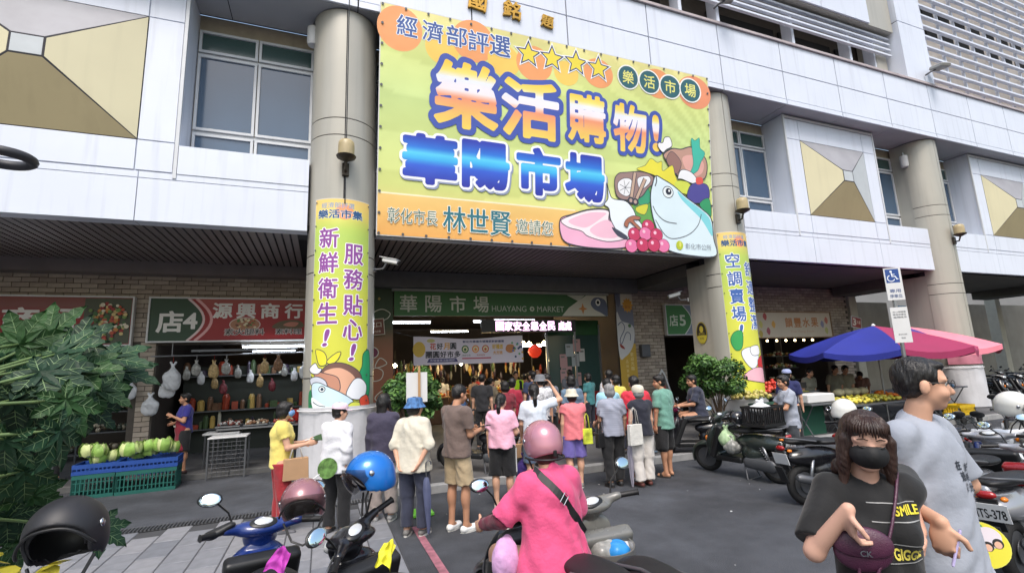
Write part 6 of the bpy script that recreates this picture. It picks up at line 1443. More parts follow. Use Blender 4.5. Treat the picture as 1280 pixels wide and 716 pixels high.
mBagW = M('white_plastic_bag', (204, 206, 210), .3, var=.12, scale=12); mBagG = M('pale_green_bag', (178, 204, 160), .3, var=.15, scale=12); mBagC = M('cloudy_plastic_bag', (150, 150, 146), .2, var=.3, scale=16)
bag('white plastic bag of shopping lying on top of the black crate', (6.66, 6.05, 1.14), (.17, .14, .07), mBagW, 1)
bag('pale green bag of groceries hanging at the side of the dark olive scooter', (6.45, 6.62, .62), (.13, .15, .12), mBagG, 2); bag('cloudy bag of groceries below the pale green one on the scooter', (6.43, 6.50, .50), (.10, .13, .10), mBagC, 3)
# scooter with pink raincoat, man sitting on it
SB, stB = scooter('black scooter with a bright pink raincoat over its handlebar and a man sitting on it', 7.10, 8.10, -58, pBlack, steer=-10, lean=2, mirrors=(1, 1), group='parked scooters')
t = thing('raincoat', 'bright pink raincoat draped over the handlebar of the black scooter', 'raincoat', (6.66, 8.36, 1.0))
C = SDF(.012, .03); C.cone((-.05, 0, .08), (-.05, -.05, -.22), .08, .10); C.cone((.06, 0, .06), (.12, -.03, -.20), .06, .07); C.cone((-.12, 0, .04), (-.16, -.02, -.26), .05, .05); C.fold = lambda X, Y, Z: .014 * np.sin(55 * X + 5 * Z + 2 * np.sin(12 * Z)); C.build('cloth', M('pink_raincoat', (206, 30, 120), .45, var=.1), t)
# behind the young man
SC, stC = scooter('black scooter parked on the arcade floor behind the young man in brown', 2.75, 8.75, -38, pBlack, steer=20, plate='MXK-285', z=.12, group='parked scooters')
helmet('dark blue and black helmet hanging on the mirror of the scooter behind the young man', np.array((2.28, 8.55, 1.32)), rot_to(-70, 0, 20), paint('night_blue', (30, 56, 90)))
# near left: blue scooter, mauve helmet
c = atdepth(326, 640, 3.15); SD_, stD = scooter('blue scooter seen over its handlebar, near left beside the stone slabs', c[0] + .06, c[1] - .32, -14, pBlue, steer=0, lean=-2, mirrors=(1, 1), lower=mPl, group='near scooters')
c = atdepth(379, 626, 2.9); helmet('mauve helmet with dark visor hung on the right mirror of the blue scooter', c, rot_to(186, -8, 4), paint('mauve', (150, 104, 112), .2), s=1.02, group='helmets hung on scooter mirrors')
# near middle: black scooter turned left, blue helmet
c = atdepth(442, 655, 2.95); SE, stE = scooter('black scooter with a white oval gauge, handlebar turned left, under the blue helmet', c[0] + .20, c[1] - .30, -24, pBlack, steer=34, lean=4, mirrors=(1, 1), lower=mPl, group='near scooters')
c = atdepth(463, 592, 3.15); helmet('glossy blue helmet hung on the mirror of the black scooter', c, rot_to(-98, 0, 10), paint('bright_blue', (22, 112, 200), .25), s=1.12, group='helmets hung on scooter mirrors')
def rag(label, c, w, h, m, tilt=(0, 0, 0), seed=0):
    t = thing('cloth', label, 'cloth', c); R = np.array((Matrix.Rotation(tilt[0], 3, 'Z') @ Matrix.Rotation(tilt[1], 3, 'X') @ Matrix.Rotation(tilt[2], 3, 'Y'))); n = 9; V = []; F = []
    for k in (0, 1):
        for i in range(n):
            for j in range(n):
                u, v = i / (n - 1) - .5, j / (n - 1) - .5; wob = .18 * math.sin(7 * u + 5 * v + seed); V.append(R @ V3(w * (u * (1 - .4 * v) + wob * .3), .012 * math.sin(14 * u + 3 * v + seed) + .01 * math.sin(11 * v) - k * .004, h * (v + .12 * math.sin(6 * u + seed))))
    m_ = n * n
    for i in range(n - 1):
        for j in range(n - 1): a = i * n + j; F += [(a, a + 1, a + n + 1, a + n), (m_ + a, m_ + a + n, m_ + a + n + 1, m_ + a + 1)]
    MB().add(V, F).build('cloth', m, t, smooth=180)
rag('bright yellow cloth lying on the footwell of the black scooter', atdepth(483, 692, 2.72), .08, .13, M('yellow_cloth', (222, 216, 50), .7), (.2, -.5, .5), 1)
rag('magenta cloth stuffed in the leg shield pocket of the blue scooter', atdepth(349, 700, 2.72), .10, .12, M('magenta_cloth', (180, 60, 170), .7), (0, -.4, .4), 2)
# handlebar glove on the blue scooter
c = atdepth(277, 657, 3.0); t = thing('handlebar_muff', 'black handlebar muff on the left grip of the blue scooter', 'muff', c); C = SDF(.009, .02); C.cone((.05, 0, 0), (-.05, -.03, -.04), .03, .045, flat=((0, 0, 1), .6)); C.build('muff', mPl, t)
# bottom left: black helmet
c = atdepth(84, 664, 1.95)
helmet('matt black helmet with a red decal, nearest the camera at the papaya leaves', c, rot_to(188, -14, 8), M('matt_black', (36, 36, 40), .5, var=.1), s=1.05, group='helmets hung on scooter mirrors', decal=M('red_decal', (190, 40, 70), .4), visor=False)
c = atdepth(84, 700, 1.95); SF, stF = scooter('black scooter almost hidden under the matt black helmet at the papaya leaves', c[0] - .20, c[1] - .42, 12, pBlack, lean=-3, mirrors=(1, 0), group='near scooters')
# grey retro scooter right of the rider, seat toward the camera
h_ = atdepth(746, 625, 3.35); s_ = atdepth(818, 700, 2.65); hd = math.degrees(math.atan2(h_[0] - s_[0], h_[1] - s_[1]))
fw = np.array([math.sin(math.radians(hd)), math.cos(math.radians(hd))]); o_ = h_[:2] - fw * .34
SG, stG = scooter('warm grey scooter with a deep front bucket full of bags, right of the pink rider', o_[0], o_[1], hd, pGrey, retro=True, lean=3, steer=12, mirrors=(1, 1), group='near scooters', lower=pGrey)
mb = MB(); prof = [(.02, 0), (.15, .0), (.175, .05), (.19, .18), (.20, .28), (.188, .28), (.175, .18), (.15, .06), (.02, .03)]; mb.lathe(prof, (0, .16, .50), (0, 0, 1), 28, sx=1.1, sy=.9); mb.build('front_bucket', pGrey, SG, smooth=40)
for k, (dx, dy, m_, lb) in enumerate(((-.06, .0, mBagC, 'cloudy plastic bag in the bucket of the grey scooter'), (.03, -.03, M('bright_blue_bag', (50, 140, 210), .35, var=.2), 'bright blue plastic bag in the bucket of the grey scooter'), (.08, .05, mBagW, 'white plastic bag in the bucket of the grey scooter'))):
    p = np.array([o_[0], o_[1]]) + rotz(-math.radians(hd))[:2, :2] @ np.array([dx, .16 + dy]); bag(lb, (p[0], p[1], .73), (.08, .07, .06), m_, 4 + k, knot=False)
# right side
c = atdepth(1228, 590, 3.3)
def sc_from(tail_px, td, front_px, fd_, **kw):
    a = atdepth(*tail_px, td); b = atdepth(*front_px, fd_); return a, b
def at(px, py, d, hdg, off): a = math.radians(hdg); q = atdepth(px, py, d); return q[0] - math.sin(a) * off, q[1] - math.cos(a) * off
def RS_(label, px, py, d, hdg, off, col, **kw): q = at(px, py, d, hdg, off); return scooter(label, q[0], q[1], hdg, col, lean=3, group='scooters parked on the right', **kw)
RS_('silver and dark red scooter with a white number plate behind the man in grey', 1236, 605, 4.0, 84, -.88, pSil, plate='MTS-378', lower=pRed)
RS_('silver scooter with a long black seat next to the one with the plate', 1215, 572, 4.9, 80, -.5, pSil)
RS_('white and blue scooter facing the road with its mirror raised', 1240, 525, 5.6, 232, .35, pWhite, steer=-14, lower=pBlue)
helmet('white helmet on the seat of the white and blue scooter at the right edge', atdepth(1266, 505, 5.3), rot_to(150, 0, 10), paint('helmet_white', (214, 214, 210)), s=1.1, group='white helmets')
RS_('black scooter with a round headlight between the man in grey and the white scooter', 1170, 520, 6.0, 245, .35, pBlack)
RS_('black and red scooter behind the woman in black, partly hidden', 1030, 545, 6.6, 100, -.2, pBlack, lower=pRed)
helmet('white helmet on the black and red scooter behind the woman in black', atdepth(1055, 512, 5.9), rot_to(80, 0, 8), paint('helmet_white', (214, 214, 210)), s=1.05, group='white helmets')
RS_('grey scooter beyond the white and blue one at the right edge', 1270, 500, 7.4, 240, .3, pGrey)
RB = 'row of scooters parked beyond the third column'
base = scooter('dark scooter in the row beyond the third column', 24.0, 11.2, 190, pBlack, lean=4, vox=.02, group=RB)[0]
random.seed(9)
for k in range(11):
    o = copy_tree(base); o.location = (22.6 + k * .85 + (.4 if k > 5 else 0), 10.9 + random.uniform(-.3, .3) + (1.8 if k % 3 == 0 else 0), .0); o.rotation_euler = (0, -.07, -math.radians(185 + random.uniform(-10, 12)))
base.location = (21.8, 11.2, 0)
# helmet resting on the scooter with the crate
helmet('black and white helmet lying in front of the crate on the dark olive scooter', (6.52, 6.42, .96), rot_to(-60, 0, 0), M('helmet_black_gloss', (28, 30, 34), .15, var=.2, coat=.5))
# ================================================================ THE COUPLE AND THE RIDER
def wpt(P, p): return P['w'](p)
def local(root, p): return rotz(-root.rotation_euler[2]) @ (np.array(p, float) - np.array(root.location))
c = atdepth(1168, 640, 2.32)
MAN = person('tall man in a grey T-shirt and glasses looking to the right, near right', c[0], c[1], 170, 1.88, b=.94, vox=.0068, cv=.008, near=True, shirt=cloth('heather_grey', (150, 156, 168), b=.35), sleeve=.86, hem=.80, loose=1.12, flare=.02, pants=cloth('light_grey', (176, 180, 192)), plen=.42, pw=1.5, hair='crop', glasses=True, shoe=('shoe', (60, 60, 64)), head=(-34, -4, 0), armR=('to', atdepth(1176, 652, 2.02), (-.5, -.6, -.2), (.15, .0, -1), 1.3), armL=('to', atdepth(1186, 632, 2.62), (.3, .8, -.2), (0, 0, -1), 1.0), group='couple walking at the right')
c = atdepth(1085, 620, 2.02)
WOM = person('woman in a black printed T-shirt and black face mask, near right', c[0], c[1], 214, 1.665, b=.95, fem=True, sk=SK3, vox=.0068, cv=.008, near=True, undress='closed', shirt=cloth('soft_black', (17, 17, 19), b=.3), sleeve=.85, hem=.74, loose=1.08, flare=.02, pants=mBlk, pw=1.4, hair='waves', hairm=mHairBr, mask=M('black_mask', (22, 22, 24), .7, bump=.1), shoe=('shoe', (40, 40, 44)), head=(8, -8, -4), armR=('to', atdepth(1060, 636, 1.84), (.5, -.4, -.9), (-.05, -.15, -1), .8), armL=('to', atdepth(1150, 664, 2.05), (-.3, -.5, -.6), (.3, .2, -1), 1.1), group='couple walking at the right')
# fringe of hair
hp, HR = WOM['hp'], WOM['HR']; mb = MB()
for a in np.linspace(-1.15, 1.15, 19): r_ = .004 * (1 + .5 * math.sin(a * 17)); mb.tube([hp((.050 * math.sin(a) * .9, .050, .112)), hp((.080 * math.sin(a), .088 * math.cos(a) * .98, .075)), hp((.086 * math.sin(a), .094 * math.cos(a) + .006, .042 + .010 * math.sin(a * 11)))], [.006, .007, .002], 6)
mb.build('fringe', mHairBr, WOM['root'], smooth=180)
# print on her shirt: stripes and lettering, laid on the cloth by projection
dg = None
def project_print(P, shapes, rows=None, name='shirt_print', off=.003, obj='shirt', fwd=1):
    """shapes: (verts2d, faces, colour) in person-local x,z ; pushed along y onto the garment"""
    from mathutils.bvhtree import BVHTree
    me = P[obj].data; bv = BVHTree.FromPolygons([v.co for v in me.vertices], [p.vertices for p in me.polygons])
    V = []; F = []; C = []
    for li, (v, fs, col) in enumerate(shapes):
        v = np.array(v); k0, k1 = math.ceil(v[:, 0].min() / .02), math.floor(v[:, 0].max() / .02)
        if k1 >= k0: v, fs = slice_mesh(v, fs, [k * .02 for k in range(k0, k1 + 1)], 0)
        k0, k1 = math.ceil(v[:, 1].min() / .02), math.floor(v[:, 1].max() / .02)
        if k1 >= k0: v, fs = slice_mesh(v, fs, [k * .02 for k in range(k0, k1 + 1)], 1)
        b = len(V)
        for (x, z_) in v:
            h = bv.ray_cast(Vector((x, fwd * .8, z_)), Vector((0, -fwd, 0)))
            p = h[0] + h[1] * (off + li * .0003) if h[0] is not None else Vector((x, 0, z_)); V.append(tuple(p)); C.append(lin(col))
        F += [tuple(b + i for i in (f if fwd < 0 else f[::-1])) for f in fs]
    me = bpy.data.meshes.new(name); me.from_pydata(V, [], F); at = me.color_attributes.new('Col', 'FLOAT_COLOR', 'POINT'); at.data.foreach_set('color', np.array(C, np.float32).ravel()); me.materials.append(ink('printed_vinyl')); mesh_obj(name, me, P['root'])
def srct(x0, z0, x1, z1): return ([(x0, z0), (x1, z0), (x1, z1), (x0, z1)], [(0, 1, 2, 3)])
def stext(t, cx, cz, h, w, off=.03, flip=-1):
    v, fs = glyph(t, 0) if off < .007 else glyph_grown(t, off); lo, hi = v.min(0), v.max(0); q = (v - (lo + hi) / 2) * np.array([flip * w / (hi[0] - lo[0]), h / (hi[1] - lo[1])]) + np.array([cx, cz]); return (q, [f[::-1] for f in fs] if flip < 0 else fs)
sh = []
for k, z_ in enumerate((1.335, 1.27, 1.19, 1.12, 1.05, .98)): sh.append((*srct(-.13, z_, .05, z_ + .0035), (150, 150, 150)))
sh.append((*stext('SMILE', -.085, 1.31, .036, .10), (222, 206, 60))); sh.append((*stext('GIGGLE', -.065, 1.155, .046, .115), (222, 206, 90))); sh.append((*stext('G', -.10, 1.015, .06, .05), (222, 200, 60)))
sh.append(([(.045 + .022 * math.cos(a), 1.19 + .028 * math.sin(a)) for a in np.linspace(0, 2 * PI, 13)[:-1]], [tuple(range(12))], (226, 226, 226))); sh.append((*srct(.022, 1.12, .055, 1.16), (226, 226, 226)))
project_print(WOM, sh)
sh = []
for i, ch in enumerate('在這裡'): sh.append((*stext(ch, .03 - .012 * i, 1.40 - .048 * i, .042, .040, .03), (46, 50, 60)))
for i, ch in enumerate('好時光生'): sh.append((*stext(ch, -.035 - .006 * i, 1.385 - .045 * i, .038, .036, .03), (46, 50, 60)))
project_print(MAN, sh)
# her shoulder bag
bg_ = thing('handbag', 'dark plum handbag with a silver CK clasp at the hip of the woman in black', 'handbag', (0, 0, 0)); w = atdepth(1078, 684, 1.86)
bg_.location = tuple(w); bg_.rotation_euler = (0, 0, WOM['root'].rotation_euler[2] - .15)
mBagP = M('plum_leather', (74, 34, 58), .38, var=.08, scale=14, bump=.25, bscale=240, coat=.15)
C = SDF(.005, .02); C.ell((0, 0, -.01), (.100, .032, .078), R=np.array(Matrix.Rotation(.12, 3, 'Y'))); C.build('bag_body', mBagP, bg_)
C = SDF(.005, .015); C.ell((0, .010, .012), (.103, .034, .070)); C.ell((0, -.0, .0), (.098, .032, .072)).sub(); C.keep((0, 0, -.028), (0, 0, 1)); C.keep((0, -.02, 0), (0, 1, .1)); C.build('flap', mBagP, bg_)
v, fs = glyph('CK', .02); v2 = (v - (v.min(0) + v.max(0)) / 2) * .036; n = len(v2)
MB().add([(-x * .8, .049, z * .8 - .006) for x, z in v2], [f for f in fs]).build('clasp_letters', mChr, bg_)
sp = MB(); rt = WOM['root']; 
pts = [WOM['tr']((-.13, -.06, 1.44)), WOM['tr']((-.10, .05, 1.46)), WOM['tr']((.02, .175, 1.25)), WOM['tr']((.15, .19, 1.02))]
wp = [WOM['w'](p) for p in pts] + [w + np.array([0, 0, .09])]
inv = rotz(-bg_.rotation_euler[2]); sp.tube([inv @ (np.array(p) - w) for p in spline(wp, 5, False)], .006, 6); sp.build('strap', mBagP, bg_, smooth=180)
# the round fan and the phone in the man's hand
t = thing('phone', 'pale lilac phone held low in the right hand of the man in grey', 'phone', MAN['w'](MAN['arms'][1][3] + V3(-.03, .03, -.04))); t.rotation_euler = (.3, .2, .5); MB().box((0, 0, 0), (.075, .010, .15), bev=.004).build('case', M('lilac_case', (186, 176, 220), .25, var=.1), t)
c = atdepth(1227, 680, 2.55); t = thing('hand_fan', 'round yellow and green printed hand fan with two small portraits beside the grey T-shirt man', 'hand fan', c)
nrm = unit(np.array([0, 0, CAM_H]) - c + V3(-.15, 0, .2)); U = unit(np.cross((0, 0, 1.0), nrm)); Vv = np.cross(nrm, U); s = Sheet(O=(0, 0, 0), U=U, V=Vv, step=.002)
mb = MB(); mb.lathe([(.112, -.003), (.112, 0)], (0, 0, 0), nrm, 32); mb.build('fan_blade', M('fan_plastic', (216, 214, 90), .4), t)
s.disc(0, 0, .109, .109, (222, 214, 60), px_=False, n=36); s.poly([(-.1, .04), (-.06, .09), (0, .108), (.02, .06), (-.02, .0), (-.085, -.02), (-.108, .0)], (90, 160, 90), px=False)
s.poly([(-.05, .05), (.03, .09), (.08, .06), (.07, .0), (-.0, -.01), (-.06, .01)], (222, 214, 222), px=False)
for (x, y) in ((.025, -.005), (.065, .015)): s.disc(x, y, .022, .024, (40, 34, 34), px_=False); s.disc(x, y - .006, .015, .017, (222, 176, 150), px_=False)
s.text('彰化市', -.045, -.035, 0, (226, 240, 200), .02, w=.07, fit_h=.024, rot=.3); s.text('歡迎蒞臨', -.03, -.075, 0, (60, 110, 170), .02, w=.08, fit_h=.022, rot=.3); s.build('printed_face', t)
MB().cyl(-Vv * .11, -Vv * .21 - U * .02, .008, seg=8).build('handle', mWhite, t)
# ---- the rider in pink, seen from behind
c = atdepth(690, 640, 2.95)
RID = person('rider in a bright pink polo shirt with a black cross-body strap, seen from behind', c[0], c[1], -6, 1.60, b=1.03, fem=True, vox=.008, cv=.009, sit=.80, shirt=cloth('hot_pink', (214, 80, 126)), sleeve=1.0, hem=.79, loose=1.25, flare=.04, pants=mBlk, hair='bob', hairm=mHairBr, legs=(((-.3, 1, -.1), (-.05, .15, -1)), ((.3, 1, -.1), (.05, .15, -1))), armL=((-.60, .45, -.85), (-.15, 1, -.28)), armR=((.42, .35, -1), (.05, 1, -.15)), lean=4, head=(0, -4, 0), shoe=('shoe', (50, 50, 54)), group='riders')
hp = RID['hp']; HRr = rotz(-math.radians(-6)) @ RID['HR']; helmet('metallic pink helmet worn by the rider in pink', RID['w'](hp((0, -.005, .035))), HRr, paint('metallic_pink', (186, 128, 142), .35), s=.98, group=None, visor=False)
HL = bpy.data.objects['helmet.%03d' % (sum(1 for o in bpy.data.objects if o.name.startswith('helmet')) - 1)]; MB().tube([HRr @ V3(.121 * math.sin(a), .138 * math.cos(a) - .004, -.098 + .02 * math.cos(a)) for a in np.linspace(1.3, 2 * PI - 1.3, 24)], .007, 6).build('rubber_rim', mBlack, HL, smooth=180); MB().box(HRr @ V3(0, -.142, -.082), (.022, .014, .04), bev=.004).build('goggle_clip', mBlack, HL)
mSlv = cloth('maroon_sleeve', (104, 34, 54))
for (sh_, el, wr, *_r) in RID['arms']:
    C = SDF(.009, .02); C.cone(sh_ + (el - sh_) * .8, el, .052, .052); C.cone(el, wr, .050, .040, cut=True); C.fold = lambda X, Y, Z: .004 * np.sin(60 * X + 50 * Y) * np.sin(70 * Z); C.build('arm_cover', mSlv, RID['root'])
tr = RID['tr']; from mathutils.bvhtree import BVHTree
me = RID['shirt'].data; bv = BVHTree.FromPolygons([v.co for v in me.vertices], [p.vertices for p in me.polygons])
L_, R_ = [], []
for k in np.linspace(0, 1, 22):
    x_, z_ = -.115 + .30 * k, 1.43 - .42 * k; p = tr((x_, -.5, z_)); h = bv.ray_cast(Vector(p), Vector((0, 1, 0)))
    if h[0] is None: continue
    q = np.array(h[0]) + np.array(h[1]) * .006; L_.append(q + V3(-.014, 0, -.017)); R_.append(q + V3(.014, 0, .017))
n = len(L_); V = L_ + R_ + [p - V3(0, -.006, 0) for p in L_] + [p - V3(0, -.006, 0) for p in R_]; F = []
for i in range(n - 1): F += [(i, i + 1, n + i + 1, n + i), (i, 2 * n + i, 2 * n + i + 1, i + 1), (n + i, n + i + 1, 3 * n + i + 1, 3 * n + i)]
t = thing('cross_body_strap', 'black bag strap with a metal slider across the back of the pink rider', 'strap', RID['root'].location, RID['root'].rotation_euler[2]); MB().add(V, F).build('webbing', mBlack, t)
m_ = (L_[8] + R_[8]) / 2 + V3(0, -.006, 0); mb = MB(); mb.tube([m_ + V3(*q) for q in ((-.03, 0, -.012), (-.005, 0, -.035), (.03, 0, .010), (.006, 0, .034))], .0035, 6, closed=True); mb.build('slider', mChr, t)
SR, stR = scooter('dark scooter ridden by the person in pink', c[0] + .02, c[1] + .16, -10, pBlack, lean=0, steer=6, mirrors=(1, 1), group='near scooters')
t = bag('lilac cloth bag hanging at the left of the pink rider', atdepth(632, 700, 2.85), (.08, .06, .12), cloth('lilac', (206, 160, 206)), 12, name='cloth_bag', knot=False)

# ================================================================ THINGS HELD IN THE QUEUE
def hand(k, side): P = AR[k]; return P['w'](P['arms'][side][3])
def flat_bag(label, c, w, h, d, m, rz, hmat=None, hl=.14, name='shopping_bag', group=None):
    t = thing(name, label, 'bag', (c[0], c[1], c[2] - hl - h), rz, group); MB().box((0, 0, h / 2), (w, d, h), bev=.006, taper=.94).build('bag_body', m, t); mb = MB()
    for q in (-1, 1): mb.tube([(-w * .25, q * d * .35, h), (-w * .16, q * d * .2, h + hl * .8), (0, q * .01, h + hl), (w * .16, q * d * .2, h + hl * .8), (w * .25, q * d * .35, h)], .005, 6)
    mb.build('bag_handle', hmat or m, t, smooth=180); return t
mPaper = M('brown_paper', (176, 140, 106), .8, var=.08); mTote = cloth('tote', (206, 204, 198))
P = AR['yellow']; el = P['w'](P['arms'][1][1] + V3(0, .10, .0)); flat_bag('tan and white tote hanging from the forearm of the woman in yellow', el + V3(0, 0, .01), .30, .26, .09, mPaper, .2, mTote)
def leaf_fan(label, c, R, rx, ry, m, paint_=None, hd=(0, 0, -1)):
    t = thing('hand_fan', label, 'hand fan', c); mb = MB(); mb.lathe([(1, -.003), (1, .003)], (0, 0, 0), R[:, 1], 26); 
    mb.v = [tuple(R @ (np.diag([rx, 1, ry]) @ (R.T @ np.array(v)))) if True else v for v in mb.v]; mb.build('fan_blade', m, t); MB().tube([R @ V3(0, 0, -ry * .9), R @ V3(0, 0, -ry - .10)], .008, 6).build('handle', mWhite, t)
    return t
h_ = hand('yellow', 1); leaf_fan('dark green leaf shaped fan held out by the woman in yellow', h_ + V3(.16, .06, .06), rot_to(0, 70, 75), .09, .15, M('leaf_green_fan', (50, 80, 50), .5, var=.3, scale=20))
h_ = hand('hoodie', 1); t = leaf_fan('round green and yellow printed fan held behind the back by the woman in white', h_ + V3(-.20, -.08, .06), rot_to(-20, 0, 60), .12, .12, M('printed_fan', (110, 150, 80), .5, var=.6, scale=14))
h_ = hand('white', 0); flat_bag('brown paper bag in the left hand of the woman with the ponytail', h_, .26, .20, .10, mPaper, .2, hl=.06); bag('purple cloth bag hanging under the brown paper bag', h_ + V3(.02, -.05, -.44), (.15, .09, .14), cloth('purple_bag', (56, 36, 110)), 5, name='cloth_bag')
P = AR['salmon']; q = P['w'](P['tr']((.20, -.10, 1.20))); flat_bag('yellow and lime shoulder bag on the salmon top', q + V3(0, -.03, .08), .16, .24, .07, M('lime_yellow_bag', (196, 206, 60), .5, var=.5, scale=9), -.3, hl=.24)
P = AR['stripe']; q = P['w'](P['tr']((-.20, -.04, 1.05))); flat_bag('black shoulder bag of the grey-haired woman', q + V3(-.04, 0, .22), .20, .22, .08, mBlack, .3, hl=.36)
P = AR['navy']; q = P['w'](P['tr']((-.22, -.10, 1.18))); flat_bag('white tote bag on the shoulder of the woman in the knitted hat', q + V3(0, -.04, .16), .26, .32, .08, mTote, .1, hl=.26)
h_ = hand('red', 1); flat_bag('white paper bag beside the black shorts of the man in green', h_ + V3(.05, -.08, .0), .20, .26, .09, mWhite, .15, hl=.14)
def umbrella_folded(label, c, m, L=.78, tilt=(0, 0)):
    t = thing('folded_umbrella', label, 'umbrella', c); mb = MB(); a = V3(tilt[0], tilt[1], -L); u = unit(a); rg = []
    for f, r in ((.14, .014), (.18, .03), (.3, .046), (.55, .04), (.82, .022), (.93, .010)): rg.append((r, f * L))
    mb.lathe(rg, (0, 0, 0), u, 14); 
    mb.v = [tuple(np.array(v) + .006 * math.sin(9 * math.atan2(v[1], v[0])) * unit((v[0], v[1], 0.0001))) for v in mb.v]; mb.build('canopy', m, t, smooth=60); g = MB(); g.cyl((0, 0, 0), u * .14 * L, .006, seg=8); g.cyl(u * .92 * L, u * L, .005, .002, seg=8); g.tube([(0, 0, 0), (0, 0, .05), (.03, 0, .08), (.06, 0, .06), (.06, 0, .03)], .009, 8); g.build('shaft', mSteelD, t, smooth=60)
umbrella_folded('folded grey umbrella between the grey-haired woman and the woman in white trousers', hand('navy', 0) + V3(-.02, 0, .02), M('umbrella_grey', (150, 146, 160), .6, var=.15), .82)
umbrella_folded('folded blue-grey umbrella behind the legs of the woman in the bucket hat', hand('bucket', 1) + V3(.10, 0, -.02), M('umbrella_slate', (84, 90, 120), .6, var=.15), .80, (.03, .0))
h_ = hand('brown', 1); t = thing('phone', 'black phone in the hands of the young man in brown', 'phone', h_ + V3(.03, 0, .03), .3); MB().box((0, 0, 0), (.15, .075, .009), bev=.003).build('case', mBlack, t)
t = thing('crossbody_strap', 'thin white strap across the back of the person in grey', 'strap', AR['grey']['root'].location, AR['grey']['root'].rotation_euler[2]); tr = AR['grey']['tr']; MB().tube([tr((-.13, -.155, 1.40)), tr((.0, -.185, 1.22)), tr((.15, -.165, 1.0))], .008, 6).build('webbing', mWhite, t)
# sports stripes on the shorts
tr = AR['pink']['tr']; lg = AR['pink']['lg'][1]
for q in (-.018, .018): MB().tube([lg[0] + V3(.118, q, -.02), lg[0] + (lg[1] - lg[0]) * .45 + V3(.108, q, 0), lg[0] + (lg[1] - lg[0]) * .96 + V3(.100, q, 0)], .006, 6).build('side_stripe', mWhite, AR['pink']['root'])
# placard on a stick in a green foot
p = ground(536, 626); t = thing('placard', 'blank white placard on a wooden stick beside the woman in the bucket hat', 'placard', (1.30, 7.05, 0)); 
mb = MB(); mb.box((0, 0, 1.16), (.030, .020, 1.72)); mb.build('stick', mWood, t); MB().box((-.03, .022, 1.72), (.30, .012, .42)).build('board', mWhite, t); MB().box((.0, -.006, 1.72), (.032, .02, .44)).build('batten', mWood, t)
mb = MB(); mb.box((0, 0, .03), (.34, .30, .05), bev=.012); mb.box((0, 0, .22), (.06, .06, .34), bev=.01); mb.build('foot', M('lime_plastic', (110, 190, 60), .4), t)

# ================================================================ LAMPS, CAMERAS, SIGNPOST
def lantern(label, xc, zc, wire=None):
    t = thing('wall_lantern', label, 'lamp', (xc + .02, 9.36, zc), 0, 'lanterns on the columns'); mLan = M('lantern_bronze', (74, 66, 56), .45, .5, .1); mLg = M('lantern_glass', (176, 160, 122), .4, var=.12)
    mb = MB(); mb.box((0, -.03, -.32), (.13, .06, .26), bev=.01); mb.tube([(0, -.05, -.36), (0, -.16, -.36), (0, -.22, -.22)], .025, 8); mb.build('bracket', mLan, t); mb = MB(); mb.lathe([(.05, -.22), (.17, -.16), (.185, -.13), (.16, -.12)], (0, -.22, 0), seg=20); mb.build('lamp_base', mLan, t, smooth=40)
    mb = MB(); mb.lathe([(.15, -.12), (.150, .06), (.145, .14), (.12, .18), (.07, .20)], (0, -.22, 0), seg=20); mb.build('lamp_shade', mLg, t, smooth=40)
    if wire: MB().cyl((0, -.22, .20), (0, -.20, wire), .011, seg=6).build('cable', mBlack, t); MB().cyl((0, -.02, -.45), (0, -.02, -1.0), .011, seg=6).build('conduit', mBlack, t)
lantern('bronze lantern with a long black cable on the nearest column', XC[1], 6.18, 3.3); lantern('bronze lantern on the column right of the big banner', XC[2], 5.98); lantern('bronze lantern on the column above the red umbrella', XC[3], 5.98)
def cctv(label, c, rz, group='security cameras'):
    t = thing('security_camera', label, 'camera', c, rz, group); mb = MB(); mb.box((0, .12, .0), (.12, .34, .10), R=np.array(Matrix.Rotation(-.25, 3, 'X')), bev=.02); mb.box((0, .10, .055), (.15, .40, .012), R=np.array(Matrix.Rotation(-.25, 3, 'X'))); mb.build('housing', mWhite, t, smooth=40)
    mb = MB(); mb.cyl((0, .285, -.045), (0, .31, -.052), .042, seg=14); mb.build('lens', mBlack, t); mb = MB(); mb.tube([(0, .02, -.03), (0, -.05, -.14), (0, -.22, -.14)], .018, 8); mb.box((0, -.24, -.14), (.10, .03, .10)); mb.build('bracket', mSteel, t)
cctv('white security camera on the right edge of the nearest column', (1.12, 9.66, 4.14), math.radians(-125)); cctv('white security camera on the pier above the green sign', (9.25, 10.7, 3.78), math.radians(65))
for (lab, px, py) in (('grey floodlight on the parapet above the big banner', 893, 8), ('grey floodlight on the white tower pilaster', 1158, 92)):
    c = onY(px, py, 9.15); t = thing('floodlight', lab, 'lamp', c, 0, 'floodlights high on the facade'); mb = MB(); mb.box((.25, -.30, .12), (.34, .62, .16), R=np.array(Matrix.Rotation(.35, 3, 'X') @ Matrix.Rotation(-.5, 3, 'Z')), bev=.04); mb.build('housing', M('floodlight_grey', (140, 140, 136), .4, .2), t, smooth=40); MB().tube([(0, .05, -.05), (.08, -.10, .02), (.2, -.2, .08)], .03, 8).build('bracket', mSteelD, t)
for (lab, x_, z_) in (('small grey speaker high beside the nearest column', XC[1] - .66, 9.05), ('small grey speaker high beside the third column', XC[3] - .75, 8.75)):
    t = thing('wall_speaker', lab, 'speaker', (x_, 9.95, z_), 0, 'speakers under the fascia'); MB().lathe([(.0, -.24), (.10, -.24), (.12, -.18), (.12, .16), (.0, .16)], seg=16).build('housing', mWhite, t, smooth=40); MB().cyl((0, 0, .16), (0, 0, .30), .015, seg=6).build('bracket', mSteel, t)
